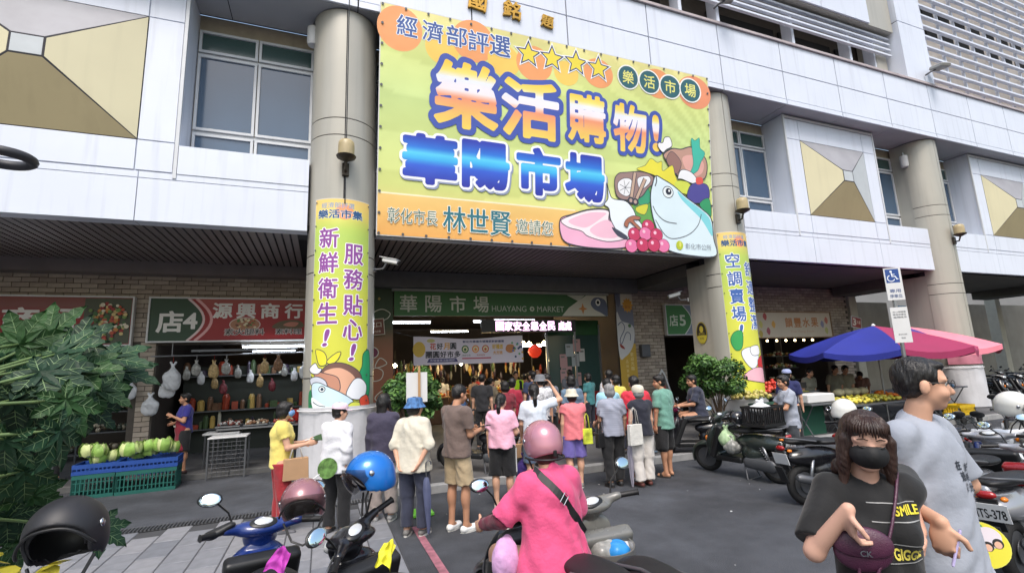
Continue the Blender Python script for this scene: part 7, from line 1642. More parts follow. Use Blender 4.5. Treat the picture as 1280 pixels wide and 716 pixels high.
mb = MB(); t = thing('ring_lamp', 'dark ring-shaped lamp head hanging at the left edge, in front of the white panels', 'lamp', atdepth(2, 197, 4.2)); mb.tube([(.20 * math.cos(a), .20 * math.sin(a) * .9, .0) for a in np.linspace(0, 2 * PI, 33)[:-1]], .042, 10, closed=True); mb.build('ring', M('lamp_dark_grey', (60, 60, 64), .5, .3), t, smooth=180); MB().tube([(-.2, 0, 0), (-1.5, 0, .1), (-1.6, 0, -3.0)], .03, 8).build('arm', mSteelD, t)
# post with the disabled parking sign
b0 = onY(1117, 356, 5.2); X0, Y0 = b0[0], 5.2; t = thing('parking_signpost', 'signpost with a blue and white wheelchair sign over a white notice board', 'signpost', (X0, Y0, 0))
mb = MB(); mb.cyl((0, .03, 0), (0, .03, 2.85), .030, seg=14); mb.build('post', mSteel, t, smooth=40); yaw = math.radians(-38)
U = V3(math.cos(yaw), math.sin(yaw), 0); s = Sheet(O=(0, -.01, 0), U=U, V=(0, 0, 1), step=.002)
z1, z0 = onY(1113, 335, Y0)[2], onY(1122, 375, Y0)[2]; z3, z2 = onY(1124, 384, Y0)[2], onY(1131, 428, Y0)[2]; w = .125
for (a, b, nm) in ((z0, z1, 'sign_plate'), (z2, z3, 'notice_plate')): MB().slab([s.w(-w, a, 0), s.w(w, a, 0), s.w(w, b, 0), s.w(-w, b, 0)], s.N, .012).build(nm, mWhite, t)
s.rect(-w * .85, z1 - .26, w * .75, z1 - .02, (36, 72, 140)); cx, cz = -.01, z1 - .15
s.disc(cx - .01, cz + .085, .018, .018, (236, 240, 244), px_=False); s.line([(cx - .005, cz + .06), (cx, cz), (cx + .045, cz), (cx + .065, cz - .05), (cx + .085, cz - .045)], .018, (236, 240, 244), smooth=False, px=False); s.line([(cx, cz + .035), (cx + .04, cz + .035)], .012, (236, 240, 244), smooth=False, px=False)
s.line([(cx - .02 + .052 * math.cos(a), cz - .03 + .052 * math.sin(a)) for a in np.linspace(1.9, 5.9, 12)], .013, (236, 240, 244), px=False)
s.text('專用', 0, z0 + .16, 0, (110, 120, 150), .02, w=.16, fit_h=.06); s.text('停車位', 0, z0 + .07, 0, (110, 120, 150), .02, w=.18, fit_h=.06)
for k, tx in enumerate(('身心障礙者', '專用停車位', '違規拖吊')): s.text(tx, -.0, z3 - .08 - k * .045, 0, (70, 74, 84), .0, w=.19, fit_h=.030)
s.text('彰化市公所', 0, z2 + .14, 0, (70, 74, 84), 0, w=.12, fit_h=.026); s.text('敬啟', 0, z2 + .08, 0, (70, 74, 84), 0, w=.06, fit_h=.024); s.build('printed_face', t)
# ================================================================ STALLS
random.seed(21)
def heap(label, c, size, cols, n, r, name, cat, mat_r=.5, parent=None, group=None, squash=.9, seed=1, part='fruit'):
    """a loose heap of pieces one cannot pick apart at this size"""
    rs = random.Random(seed); ms = [M('%s_%d_%d_%d' % (part, *k), k, mat_r, var=.15, scale=9) for k in cols]; mb = MB()
    for i in range(n):
        x, y = rs.uniform(-.5, .5) * size[0], rs.uniform(-.5, .5) * size[1]; h = size[2] * (1 - (2 * x / size[0]) ** 2 * .6) * (1 - (2 * y / size[1]) ** 2 * .6) * rs.uniform(.2, 1)
        mb.cur = rs.randrange(len(ms)); mb.ball((x, y, h), (r * rs.uniform(.8, 1.1), r * rs.uniform(.8, 1.1), r * squash), 7, 5)
    if parent is None: o = mb.build(name, ms, None, c, smooth=180); tag(o, label, cat, group)
    else: o = mb.build(part, ms, parent, c, smooth=180)
    tag(o, kind='stuff'); return o
def crate(label, c, size, m, rz=0, group=None, rim=None):
    t = thing('plastic_crate', label, 'crate', c, rz, group); w, d, h = size; mb = MB(); mb.box((0, 0, .01), (w, d, .02)); mb.build('crate_floor', m, t)
    mb = MB(); 
    for q in (-1, 1): mb.box((0, q * (d / 2 - .012), h - .035), (w, .024, .07)); mb.box((q * (w / 2 - .012), 0, h - .035), (.022, d - .05, .07)); mb.box((0, q * (d / 2 - .012), .03), (w, .022, .06)); mb.box((q * (w / 2 - .012), 0, .03), (.022, d - .05, .06))
    mb.build('crate_rim', rim or m, t); n = int(w / .06)
    mb = MB()
    for q in (-1, 1):
        for k in range(n + 1): mb.box((-w / 2 + .012 + (w - .024) * k / n, q * (d / 2 - .012), h / 2), (.018, .018, h - .13))
        for k in range(int(d / .06) + 1): mb.box((q * (w / 2 - .012), -d / 2 + .012 + (d - .024) * k / int(d / .06), h / 2), (.018, .018, h - .13))
        for k in range(1, 3): mb.box((0, q * (d / 2 - .0125), h * k / 3), (w - .03, .012, .014))
    tag(mb.build('crate_wall', m, t), kind='stuff'); return t
mGC = M('dark_green_crate', (22, 88, 80), .5); mBC = M('blue_crate', (24, 66, 140), .5); mYC = M('yellow_crate', (206, 172, 30), .5)
def table(label, c, w, d, h, rz=0, top=mSteel, group=None, fold=False):
    t = thing('stall_table', label, 'table', c, rz, group); MB().box((0, 0, h - .02), (w, d, .04), bev=.006).build('tabletop', top, t)
    for q in (-1, 1):
        for e in (-1, 1):
            g = MB(); 
            if fold: g.cyl((q * (w / 2 - .1), e * d * .4, h - .04), (q * (w / 2 - .1), -e * d * .4, 0), .014, seg=6)
            else: g.cyl((q * (w / 2 - .05), e * (d / 2 - .05), h - .04), (q * (w / 2 - .05), e * (d / 2 - .05), 0), .02, seg=6)
            g.build('leg', mSteelD, t)
    return t
# vegetable crates on the left
CAB = ((176, 196, 120), (196, 206, 140), (140, 176, 84), (206, 214, 176))
def cabbage(label, c, r, seed, group):
    rs = random.Random(seed); t = thing('cabbage', label, 'cabbage', c, rs.uniform(0, 6), group); MB().ball((0, 0, 0), r * .62, 12, 8).build('head', M('cabbage_head', (206, 214, 170), .5, var=.15), t, smooth=180)
    for k in range(9):
        a = k * .7 + rs.random(); mb = MB(); V = []; F = []
        for i in range(5):
            for j in range(5):
                u, v = (i / 4 - .5) * 2, j / 4; rr = r * (.85 + .1 * (k % 3) + .55 * v * v + .06 * math.sin(13 * u + k) * v); th = a + u * .6 * (1 - .3 * v); ph = -.5 + v * 1.5; V.append((rr * math.cos(th) * math.cos(ph), rr * math.sin(th) * math.cos(ph), rr * math.sin(ph) * .9 + .01 * math.sin(9 * u + k)))
        for i in range(4):
            for j in range(4): F.append((i * 5 + j, (i + 1) * 5 + j, (i + 1) * 5 + j + 1, i * 5 + j + 1))
        mb.add(V, F).build('leaf', M('cabbage_leaf_%d' % (k % 3), CAB[k % 3], .5, var=.2, scale=12), t, smooth=180)
for i, (px, py, lab) in enumerate(((133, 612, 'green crate of cabbages with a blue one on top, left'), (193, 607, 'green crate of leafy cabbages with a blue rim crate on top, right'))):
    g = ground(px, py, .0); x0 = g[0]; crate('dark green crate under the cabbages, %s of the two' % ('left' if i == 0 else 'right'), (x0, 11.2, 0), (.90 if i else .60, .55, .40), mGC, .06, 'crates at the vegetable stall')
    crate('blue crate filled with cabbages, %s of the two' % ('left' if i == 0 else 'right'), (x0, 11.2, .405), (.92 if i else .62, .56, .17), mBC, .06, 'crates at the vegetable stall')
    for k in range(9 if i else 7):
        cabbage('pale green cabbage in the %s blue crate' % ('right' if i else 'left'), (x0 + random.uniform(-.34, .34) * (1 if i else .62), 11.2 + random.uniform(-.18, .16), .62 + random.uniform(0, .14)), random.uniform(.10, .14), k + 10 * i, 'cabbages in the %s crate' % ('right' if i else 'left'))
crate('low blue crate standing behind the apron woman', (-3.2, 12.6, .1), (.6, .4, .5), mBC, 0, 'crates at the vegetable stall')
# deli stall
tA = table('steel worktable of the deli stall with trays on it', (-.9, 12.7, .1), 2.4, .8, .80)
for k, (x, cc) in enumerate(((-1.9, ((190, 190, 186), (120, 60, 50))), (-1.35, ((150, 110, 80), (200, 190, 170))), (-.8, ((170, 60, 50), (206, 190, 160))), (-.25, ((190, 150, 110), (120, 80, 60), (216, 210, 200))), (.2, ((90, 110, 60), (200, 196, 180))))):
    t = thing('food_tray', ['steel tray of wrapped goods nearest the apron woman', 'steel tray of brown goods on the deli table', 'steel tray of red goods on the deli table', 'steel tray of mixed packets on the deli table', 'steel tray of greens at the column end of the deli table'][k], 'tray', (x, 12.65, .91), 0, 'trays on the deli table'); MB().box((0, 0, .02), (.48, .55, .03), bev=.005).build('tray', mSteel, t); heap(None, (0, 0, .04), (.42, .48, .08), cc, 40, .035, '', '', parent=t, seed=k, part='packet')
t = thing('wire_cage', 'black wire cage under a white cloth beside the apron woman', 'cage', (-1.75, 11.75, .0)); mb = MB()
for k in range(9): mb.cyl((-.32 + k * .08, -.25, .05), (-.32 + k * .08, -.25, .72), .005, seg=4); 
for k in range(9): mb.cyl((-.32, -.25, .06 + k * .08), (.32, -.25, .06 + k * .08), .005, seg=4)
tag(mb.build('wire', mSteelD, t), kind='stuff')
for q in (-1, 1):
    for e in (-1, 1): MB().box((q * .33, e * .26, .39), (.03, .03, .78)).build('post', mSteelD, t)
MB().box((0, 0, .79), (.70, .56, .03), bev=.01).build('cage_top', mWhite, t)
tB = table('low white table with a chopping board beside the apron woman', (-2.0, 12.55, .1), .7, .5, .72, top=mWhite)
t = thing('red_bucket', 'red and white bucket on the deli table behind the yellow top', 'bucket', (-.55, 12.9, .91)); MB().lathe([(.12, 0), (.15, .28), (.155, .28), (.14, .02)], seg=18).build('bucket', M('red_plastic', (180, 36, 30), .35), t, smooth=40)
shf = thing('display_shelf', 'dark shelf with jars along the back of the deli stall', 'shelf', (-1.3, 15.0, .1)); MB().box((0, .2, 1.1), (4.2, .05, 2.2)).build('back_panel', M('dark_green_panel', (40, 46, 40), .6), shf)
for z in (.6, 1.05, 1.95): MB().box((0, 0, z), (4.2, .38, .03)).build('shelf_board', mSteelD, shf)
rs = random.Random(4); jm = [M('jar_%d' % k, c, .3, var=.1) for k, c in enumerate(((150, 60, 40), (190, 160, 90), (70, 90, 60), (120, 90, 70), (200, 196, 180), (60, 50, 70)))]
for z in (.62, 1.07, 1.97):
    mb = MB(); x = -2.0
    while x < 2.0:
        w = rs.uniform(.05, .2); h = rs.uniform(.08, .42)
        if rs.random() < .4: mb.cur = rs.randrange(6); mb.box((x, -.02 - rs.random() * .1, z + h * .3), (w, .2, h * .6), R=rotz(rs.uniform(-.4, .4))); x += w + .03; continue
        mb.cur = rs.randrange(6); mb.lathe([(w * .45, 0), (w * .45, h * .8), (w * .25, h)], (x, -.05, z), seg=8); x += w + rs.uniform(.0, .06)
    tag(mb.build('jar', jm, shf), kind='stuff')
# rail with hanging bags of produce
t = thing('hanging_rail', 'steel rail and tube lamp housing across the deli stall opening', 'rail', (-1.3, 13.1, 2.52)); MB().cyl((-2.3, 0, 0), (2.2, 0, .02), .018, seg=8).build('rail', mSteel, t); MB().box((-.4, -.1, .10), (2.2, .10, .05)).build('lamp_housing', mSteelD, t)
for x in (-1.9, .1, 1.8): MB().cyl((x, 0, 0), (x, 0, .3), .01, seg=6).build('hanger', mSteel, t)
hb = [((-3.15), 2.0, .20, mBagW), (-2.70, 2.2, .11, mBagC), (-2.35, 2.15, .13, M('straw_coloured_net', (176, 150, 104), .5, var=.4, scale=30)), (-2.1, 2.2, .11, mBagC), (-1.3, 2.2, .11, MATS['straw_coloured_net']), (-1.0, 2.25, .12, M('reddish_net', (130, 96, 70), .5, var=.5, scale=30)), (-.42, 2.05, .13, mBagW), (-.1, 2.1, .13, M('wine_net', (110, 40, 50), .5, var=.4, scale=30)), (.22, 2.15, .17, MATS['straw_coloured_net'])]
for k in range(14): bag('small bag of packed goods in the back row of the deli stall', (-3.0 + k * .26, 13.6 + (k % 3) * .2, 2.1 - (k % 4) * .12), (.07, .05, .11), [mBagC, mBagW, MATS['straw_coloured_net'], M('wine_net', (110, 40, 50), .5, var=.4, scale=30)][k % 4], 50 + k, group='back row of bags in the deli stall')
for k, (x, z, r, m) in enumerate(hb):
    nm = ['large see-through bag at the left jamb of the deli stall', 'small cloudy bag on the rail, first from the left', 'straw coloured net bag left of the middle of the rail', 'small cloudy bag next to the straw coloured net', 'straw coloured net bag in the middle of the rail', 'reddish brown net bag on the rail', 'white plastic bag on the rail', 'wine red net bag on the rail', 'bulky net of onions at the right end of the rail'][k]
    t = bag(nm, (x, 13.05, z), (r * .8, r * .6, r * 1.1), m, k, group='bags hanging in the deli stall'); MB().cyl((0, 0, r * 1.9), (0, 0, 2.52 - z), .004, seg=4).build('cord', [mRedL, mWhite][k % 2], t)
for k, (px, py, lb) in enumerate(((160, 488, 'white plastic bag hanging on the brick pier, upper left'), (187, 508, 'white plastic bag with red print hanging low on the brick pier'), (44, 480, 'white plastic bag seen through the papaya leaves'), (209, 486, 'large clear plastic bag hanging beside the jamb of the deli stall'), (62, 505, 'second white plastic bag seen through the papaya leaves'))):
    c = onY(px, py, 13.2); bag(lb, c, (.15, .08, .17), mBagW, 30 + k, group='white bags hanging outside the stalls')
# left stall behind the leaves
table('long vegetable table behind the papaya leaves', (-6.2, 12.6, .1), 3.0, 1.0, .8, top=M('green_cloth_top', (40, 90, 60), .8))
for k, (x, cc, lb) in enumerate(((-7.2, ((196, 80, 50), (220, 150, 60)), 'heap of tomatoes behind the leaves'), (-6.3, ((120, 150, 70), (180, 196, 120)), 'heap of greens behind the leaves'), (-5.3, ((206, 196, 160), (190, 120, 70)), 'heap of roots behind the leaves'))): heap(lb, (x, 12.55, .95), (.8, .7, .18), cc, 60, .055, 'vegetable_heap', 'vegetables', seed=k, group='heaps on the vegetable table')
for k, (x, y, z, s_, cl) in enumerate(((-7.6, 15.5, 1.1, (2, .6, 1.9), (110, 60, 50)), (-5.3, 15.8, 1.0, (1.6, .6, 1.7), (70, 76, 66)))):
    t = thing('storage_rack', ['dark red rack at the back of the vegetable stall', 'grey rack at the back of the vegetable stall'][k], 'rack', (x, y, .1)); 
    for q in range(4): MB().box((0, 0, .15 + q * .5), (s_[0], s_[1], .03)).build('shelf_board', mSteelD, t); heap(None, (0, 0, .2 + q * .5), (s_[0] * .9, .4, .15), (cl, (180, 170, 150), (90, 80, 60)), 50, .07, '', '', parent=t, seed=q + k, part='goods')
# inside the hall
HG = 'stall counters inside the hall'
for k, (x, y, w, lb) in enumerate(((6.6, 19.0, 2.6, 'wooden counter with an orange glow in the middle of the hall'), (3.2, 17.6, 2.0, 'counter with produce at the left inside the hall'), (10.0, 19.5, 2.6, 'counter at the right inside the hall'), (5.0, 22.5, 3.5, 'long counter deep inside the hall'), (1.9, 21.0, 2.2, 'counter at the far left of the hall'))):
    t = thing('stall_counter', lb, 'counter', (x, y, .12), 0, HG); MB().box((0, 0, .45), (w, .9, .9), bev=.02).build('counter_body', M('counter_brown', (96, 70, 50), .6), t); MB().box((0, 0, .92), (w + .1, 1.0, .04)).build('counter_top', mWood, t)
    heap(None, (0, 0, .96), (w * .9, .8, .2), ((190, 90, 50), (206, 170, 90), (120, 140, 70), (150, 50, 40), (220, 210, 190)), 130, .06, '', '', parent=t, seed=k + 7, part='produce')
    for q in range(3): MB().cyl((-w / 2 + q * w / 2, .4, .95), (-w / 2 + q * w / 2, .4, 2.3), .015, seg=6).build('upright', mSteelD, t)
    mb = MB(); rs = random.Random(k)
    for q in range(24): mb.cur = rs.randrange(6); mb.lathe([(.02, .2), (rs.uniform(.04, .09), .0), (.02, -.2)], (rs.uniform(-w / 2, w / 2), .4, rs.uniform(1.5, 2.1)), seg=7)
    tag(mb.build('hanging_goods', jm, t), kind='stuff')
def bulbs(label, pts, r, mat, group, name='hanging_lamp'):
    pr = None
    for i, p in enumerate(pts):
        if pr is None:
            t = thing(name, label, 'lamp', p, 0, group); MB().ball((0, 0, 0), r, 10, 7).build('bulb', mat, t, smooth=180); MB().cyl((0, 0, r), (0, 0, r + .5), .008, seg=5).build('cord', mBlack, t); pr = t
        else: o = copy_tree(pr); o.location = p
rs = random.Random(8)
bulbs('small warm bulb hanging in the row below the white event banner', [(2.6 + k * .62 + rs.uniform(-.1, .1), 16.8 + rs.uniform(-.4, 2.0), 2.25 + rs.uniform(-.05, .2)) for k in range(8)], .07, mBulb, 'bulbs in the hall')
bulbs('warm bulb hanging deep at the right of the hall', [(8.0 + k * .7, 20 + rs.uniform(-1, 2), 2.9 + rs.uniform(-.2, .3)) for k in range(6)], .09, mBulb, 'bulbs deep in the hall')
for k, (x, y, z, L, lb) in enumerate(((2.35, 13.9, 3.36, 1.1, 'white tube lamp under the left end of the green entrance sign'), (4.4, 13.9, 3.38, .35, 'short white tube lamp under the middle of the green entrance sign'), (10.0, 24, 3.1, 2.2, 'long white tube lamp at the back right of the hall'), (9.2, 21, 3.0, 1.6, 'white tube lamp above the right counters'), (5, 20, 3.6, 1.6, 'tube lamp over the middle counters'), (-1.2, 14.2, 2.66, 1.0, 'tube lamp at the back of the deli stall'), (-1.0, 13.2, 2.70, 1.6, 'added fill tube lamp over the trays of the deli stall'), (-6.4, 13.4, 2.7, 1.6, 'added fill tube lamp over the vegetable stall behind the leaves'), (6.6, 16.5, 3.7, 1.6, 'added fill tube lamp over the aisle of the hall'))):  # last three tubes are added fill lamps brightening the stalls and hall
    t = thing('tube_lamp', lb, 'lamp', (x, y, z), 0, 'tube lamps'); MB().cyl((-L / 2, 0, 0), (L / 2, 0, 0), .022, seg=8).build('tube', mTube, t); MB().box((0, 0, .05), (L + .06, .05, .05)).build('fitting', mWhite, t)
for k, x in enumerate((7.35, 8.3)):
    t = thing('red_lantern', ['orange-red paper lantern inside the hall, left one', 'orange-red paper lantern inside the hall, right one'][k], 'lantern', (x, 16.5, 2.55), 0, 'paper lanterns'); MB().lathe([(.08, -.24), (.2, -.15), (.26, 0), (.2, .15), (.08, .24)], seg=16).build('paper_shade', M('red_paper', (190, 50, 30), .6, emit=.5), t, smooth=50); MB().lathe([(.0, .3), (.02, .24), (.09, .24), (.09, .27)], seg=10).build('cap', mBlack, t)
# glass side of the entrance with posters
t = thing('glass_partition', 'glass partition with a green header, posters and a red lower panel at the entrance', 'partition', (8.0, 14.4, .12)); 
for x in (-1.15, -.1, .85): MB().box((x, 0, 1.6), (.06, .06, 3.2)).build('frame_post', mSteel, t)
MB().box((-.15, 0, 3.1), (2.0, .04, .5)).build('header_panel', M('green_header', (34, 84, 44), .5), t); MB().box((-.62, .01, 1.9), (.94, .012, 1.9)).build('pane', mGlassG, t); MB().box((.38, .01, 1.9), (.88, .012, 1.9)).build('pane', mGlassG, t)
MB().box((-.15, 0, .5), (2.0, .05, .95)).build('lower_panel', M('red_lower_panel', (150, 24, 30), .5), t)
s = Sheet(O=(0, -.02, 0), U=(1, 0, 0), V=(0, 0, 1), step=.003); rs = random.Random(3)
for k in range(9): x, z = rs.uniform(-1.05, .4), rs.uniform(1.1, 2.4); s.rect(x, z, x + rs.uniform(.2, .4), z + .42, rs.choice([(206, 206, 206), (170, 176, 180), (196, 200, 170), (190, 150, 150)])); s.rect(x + .04, z + .3, x + .18, z + .36, (120, 120, 120))
s.build('poster', t)
for k, (x, z) in enumerate(((10.35, 2.55), )):
    t = thing('meter_box', 'grey metal box on the brick wall under the green shop sign', 'box', (9.98, 13.42, 2.35)); MB().box((0, 0, 0), (.34, .18, .42), bev=.02).build('housing', mSteelD, t)
# right fruit stalls
table('green-clothed fruit table behind the second banner column', (10.6, 8.9, 0), 1.4, .9, .85, .0, top=M('green_table_cloth', (20, 70, 54), .8))
t = thing('table_skirt', 'dark green cloth hanging from the fruit table', 'cloth', (10.6, 8.43, 0)); MB().box((0, 0, .42), (1.4, .02, .82)).build('cloth', MATS['green_table_cloth'], t)
heap('heap of red tomatoes on the fruit table behind the column', (11.4, 9.9, 1.05), (1.3, .7, .3), ((190, 50, 36), (206, 80, 60)), 90, .06, 'fruit_heap', 'fruit', seed=3, group='fruit heaps'); heap('heap of yellow-green pears next to the column', (9.9, 9.2, .98), (.8, .6, .2), ((176, 170, 90), (196, 180, 110)), 60, .055, 'fruit_heap', 'fruit', seed=4, group='fruit heaps'); heap('heap of orange papayas and pumpkins by the column', (9.9, 9.9, 1.25), (.6, .5, .25), ((200, 90, 40), (226, 130, 60), (200, 190, 170)), 40, .08, 'fruit_heap', 'fruit', seed=5, group='fruit heaps')
table('steel table behind the yellow fruit, under the blue umbrella', (11.6, 9.9, .12), 1.8, .9, .85)
tF = table('folding table covered with yellow fruit under the blue umbrella', (12.6, 8.25, 0), 2.5, .95, .80, .06, fold=True)
heap('long heap of yellow star fruit on the folding table', (12.4, 8.2, .83), (1.9, .8, .12), ((206, 190, 60), (190, 186, 90), (222, 206, 90)), 190, .045, 'fruit_heap', 'fruit', seed=6, group='fruit heaps'); heap('heap of orange tangerines at the right end of the folding table', (13.55, 8.45, .84), (.7, .7, .14), ((222, 110, 30), (230, 140, 50)), 70, .045, 'fruit_heap', 'fruit', seed=7, group='fruit heaps')
for k in range(4):
    t = thing('melon', 'pale melon in the row behind the yellow fruit', 'melon', (12.4 + k * .30, 8.75, 1.0), 0, 'melons'); MB().ball((0, 0, 0), (.15, .13, .10), 12, 8).build('melon', M('pale_melon', (206, 196, 160), .5, var=.12), t, smooth=180)
t = thing('styrofoam_box', 'white styrofoam box on the stall left of the yellow fruit', 'box', (10.9, 8.35, .87)); MB().box((0, 0, .10), (.9, .45, .2), bev=.02).build('box', mWhite, t); table('folding table carrying the styrofoam box', (11.0, 8.35, 0), 1.1, .6, .86, fold=True)
t = thing('weighing_scale', 'grey weighing scale on the stall behind the styrofoam box', 'scale', (11.5, 8.9, .95)); MB().box((0, 0, .06), (.34, .3, .12), bev=.02).build('scale_body', mSteel, t); MB().box((0, 0, .14), (.36, .32, .012)).build('pan', mChr, t); MB().box((0, .14, .28), (.24, .03, .14)).build('display', mBlack, t)
c = ground(1195, 528); t = thing('hand_cart', 'small wheeled cart with a yellow crate by the third column', 'cart', (16.2, 8.15, 0)); MB().box((0, 0, .22), (.9, .5, .04)).build('platform', mSteelD, t)
for q in (-1, 1):
    for e in (-1, 1): MB().lathe([(.10, -.025), (.11, 0), (.10, .025)], (q * .36, e * .22, .11), (0, 1, 0), 14).build('wheel', mTyre, t, smooth=50)
crate('yellow crate on the small cart by the third column', (16.15, 8.15, .245), (.7, .42, .26), mYC, 0, 'crates at the right'); table('folding steel table by the third column', (16.9, 8.9, 0), 1.4, .7, .92, fold=True); heap('small packets on the folding steel table', (16.7, 8.85, .93), (.8, .5, .12), ((206, 206, 200), (200, 180, 60), (180, 60, 60), (90, 130, 170)), 30, .06, 'packet_heap', 'packets', seed=9)
def parasol(label, c, apex, rad, seg, cols, m_):
    t = thing('market_umbrella', label, 'umbrella', (c[0], c[1], 0), 0, 'market umbrellas'); MB().cyl((0, 0, 0), (0, 0, apex), .022, seg=10).build('pole', mSteel, t, smooth=40); MB().lathe([(.25, 0), (.25, .05), (.05, .08)], seg=16).build('foot', mSteelD, t); MB().lathe([(.0, .06), (.04, .03), (.05, 0)], (0, 0, apex), seg=10).build('finial', mWhite, t, smooth=50)
    for k in range(seg):
        a0, a1 = 2 * PI * k / seg + m_, 2 * PI * (k + 1) / seg + m_; V = []; F = []; n = 6
        for i in range(n + 1):
            u = i / n
            for j in range(n + 1):
                v = j / n; a = a0 + (a1 - a0) * v; rr = rad * u * math.cos(PI / seg) / math.cos((v - .5) * 2 * PI / seg); z = apex - rad * (.20 * u + .12 * u * u) - .05 * rad * u * (1 - (2 * v - 1) ** 2) * u; V.append((rr * math.cos(a), rr * math.sin(a), z))
        for j in range(n + 1): p = V[n * (n + 1) + j]; V.append((p[0] * 1.0, p[1] * 1.0, p[2] - .13 - .02 * math.sin(PI * j / n)))
        for i in range(n):
            for j in range(n): F.append((i * (n + 1) + j, (i + 1) * (n + 1) + j, (i + 1) * (n + 1) + j + 1, i * (n + 1) + j + 1))
        b = (n + 1) ** 2
        for j in range(n): F.append((n * (n + 1) + j, b + j, b + j + 1, n * (n + 1) + j + 1))
        MB().add(V, F).build('canopy_panel', cols[k % len(cols)], t, smooth=60)
        e = V[n * (n + 1)]; MB().tube([(0, 0, apex - .05), (e[0] * .98, e[1] * .98, e[2] - .02)], .007, 4).build('rib', mSteelD, t)
uB, uR, uP, uPk = [M('umbrella_%s' % n, c, .7, var=.08, scale=2) for n, c in (('blue', (34, 44, 140)), ('crimson', (146, 40, 82)), ('violet', (78, 66, 140)), ('pink', (226, 130, 146)))]
parasol('large market umbrella of blue panels with crimson ones at the right', (13.6, 8.4), 2.68, 2.05, 8, [uR, uB, uB, uB, uB, uR, uR, uR], 0)
parasol('large market umbrella of violet panels with pink ones at the right', (17.0, 9.6), 2.76, 2.15, 8, [uPk, uP, uP, uP, uP, uP, uPk, uPk], -.62)
# cloth wrapped round the columns
def wrap(label, xc, z0, z1, r, m, cat='cloth'):
    t = thing('column_cloth', label, cat, (xc, 10, 0), 0, 'cloths wrapped round the column feet'); V = []; F = []; n = 40
    for z in np.linspace(z0, z1, 9):
        for k in range(n): a = 2 * PI * k / n; rr = r + .012 * math.sin(7 * a + 3 * z) + .008 * math.sin(13 * a - 5 * z) + .03 * (1 - (z - z0) / (z1 - z0)); V.append((rr * math.sin(a), -rr * math.cos(a), z))
    for i in range(8):
        for k in range(n): F.append((i * n + k, i * n + (k + 1) % n, (i + 1) * n + (k + 1) % n, (i + 1) * n + k))
    MB().add(V, F).build('cloth', m, t, smooth=180); MB().tube([((r + .03) * math.sin(a), -(r + .03) * math.cos(a), z1 - .06) for a in np.linspace(0, 2 * PI, 41)[:-1]], .012, 6, closed=True).build('rope', mWhite, t)
mSheet = M('grimy_white_sheet', (196, 196, 200), .7, var=.10, scale=2, streak=.3, bump=.3, bscale=12)
wrap('white cloth wrapped round the foot of the nearest column', XC[1], .02, 1.38, .685, mSheet); wrap('white cloth wrapped round the foot of the second column', XC[2], .14, 1.02, .685, mSheet); wrap('grimy white cloth wrapped round the foot of the third column', XC[3], .14, 1.45, .70, mSheet)
t = thing('tarpaulin', 'pink tarpaulin hung on the third column above the white cloth', 'tarpaulin', (XC[3], 10, 0)); V = []; F = []
for i in range(6):
    for k in range(12): a = -1.3 + k * .2; rr = .72 + .02 * math.sin(9 * a + i); V.append((rr * math.sin(a), -rr * math.cos(a), 1.5 + i * .13))
for i in range(5):
    for k in range(11): F.append((i * 12 + k, i * 12 + k + 1, (i + 1) * 12 + k + 1, (i + 1) * 12 + k))
MB().add(V, F).build('sheet', M('pink_tarpaulin', (190, 120, 136), .5, var=.2, scale=3), t, smooth=180)
# lit shop right of the second column
for k in range(7): bulbs('bulb in the row over the cream fruit shop opening', [(15.6 + k * .5, 13.9, 2.62)], .045, mBulbS, 'bulbs over the fruit shop')
for k, (x, lb) in enumerate(((16.2, 'dark shelf at the left in the fruit shop'), (18.2, 'dark shelf at the right in the fruit shop'))):
    t = thing('shop_shelf', lb, 'shelf', (x, 15.2, .12), 0, 'shelves in the fruit shop')
    for q in range(4): MB().box((0, 0, .4 + q * .5), (1.5, .5, .03)).build('shelf_board', mSteelD, t); heap(None, (0, 0, .43 + q * .5), (1.3, .4, .15), ((150, 110, 60), (120, 50, 40), (90, 110, 60), (180, 176, 150)), 40, .07, '', '', parent=t, seed=q + k * 5, part='goods')
t = thing('hanging_shop_board', 'small red and white tilted sign marked 3 hanging above the blue umbrella', 'sign', onY(1070, 403, 12.5)); R_ = np.array(Matrix.Rotation(.18, 3, 'Y')); MB().box((0, 0, 0), (.56, .04, .44), R=R_).build('board', mWhite, t); s = Sheet(O=(0, -.024, 0), U=R_ @ V3(1, 0, 0), V=R_ @ V3(0, 0, 1), step=.002); s.rect(-.25, -.19, .25, .19, (150, 50, 44)); s.text('3', -.12, 0, 0, (226, 216, 200), .04, fit_h=.26, w=.16); s.text('水果', .11, .02, 0, (226, 200, 180), .02, fit_h=.14, w=.22); s.build('printed_face', t)
t = thing('cart_of_signs', 'white plastic basin and bottles at the foot of the second column', 'basin', (6.4, 8.7, .12)); MB().lathe([(.18, 0), (.26, .35), (.27, .35), (.2, .02)], seg=18).build('basin', M('pale_blue_basin', (120, 140, 160), .4), t, smooth=40)

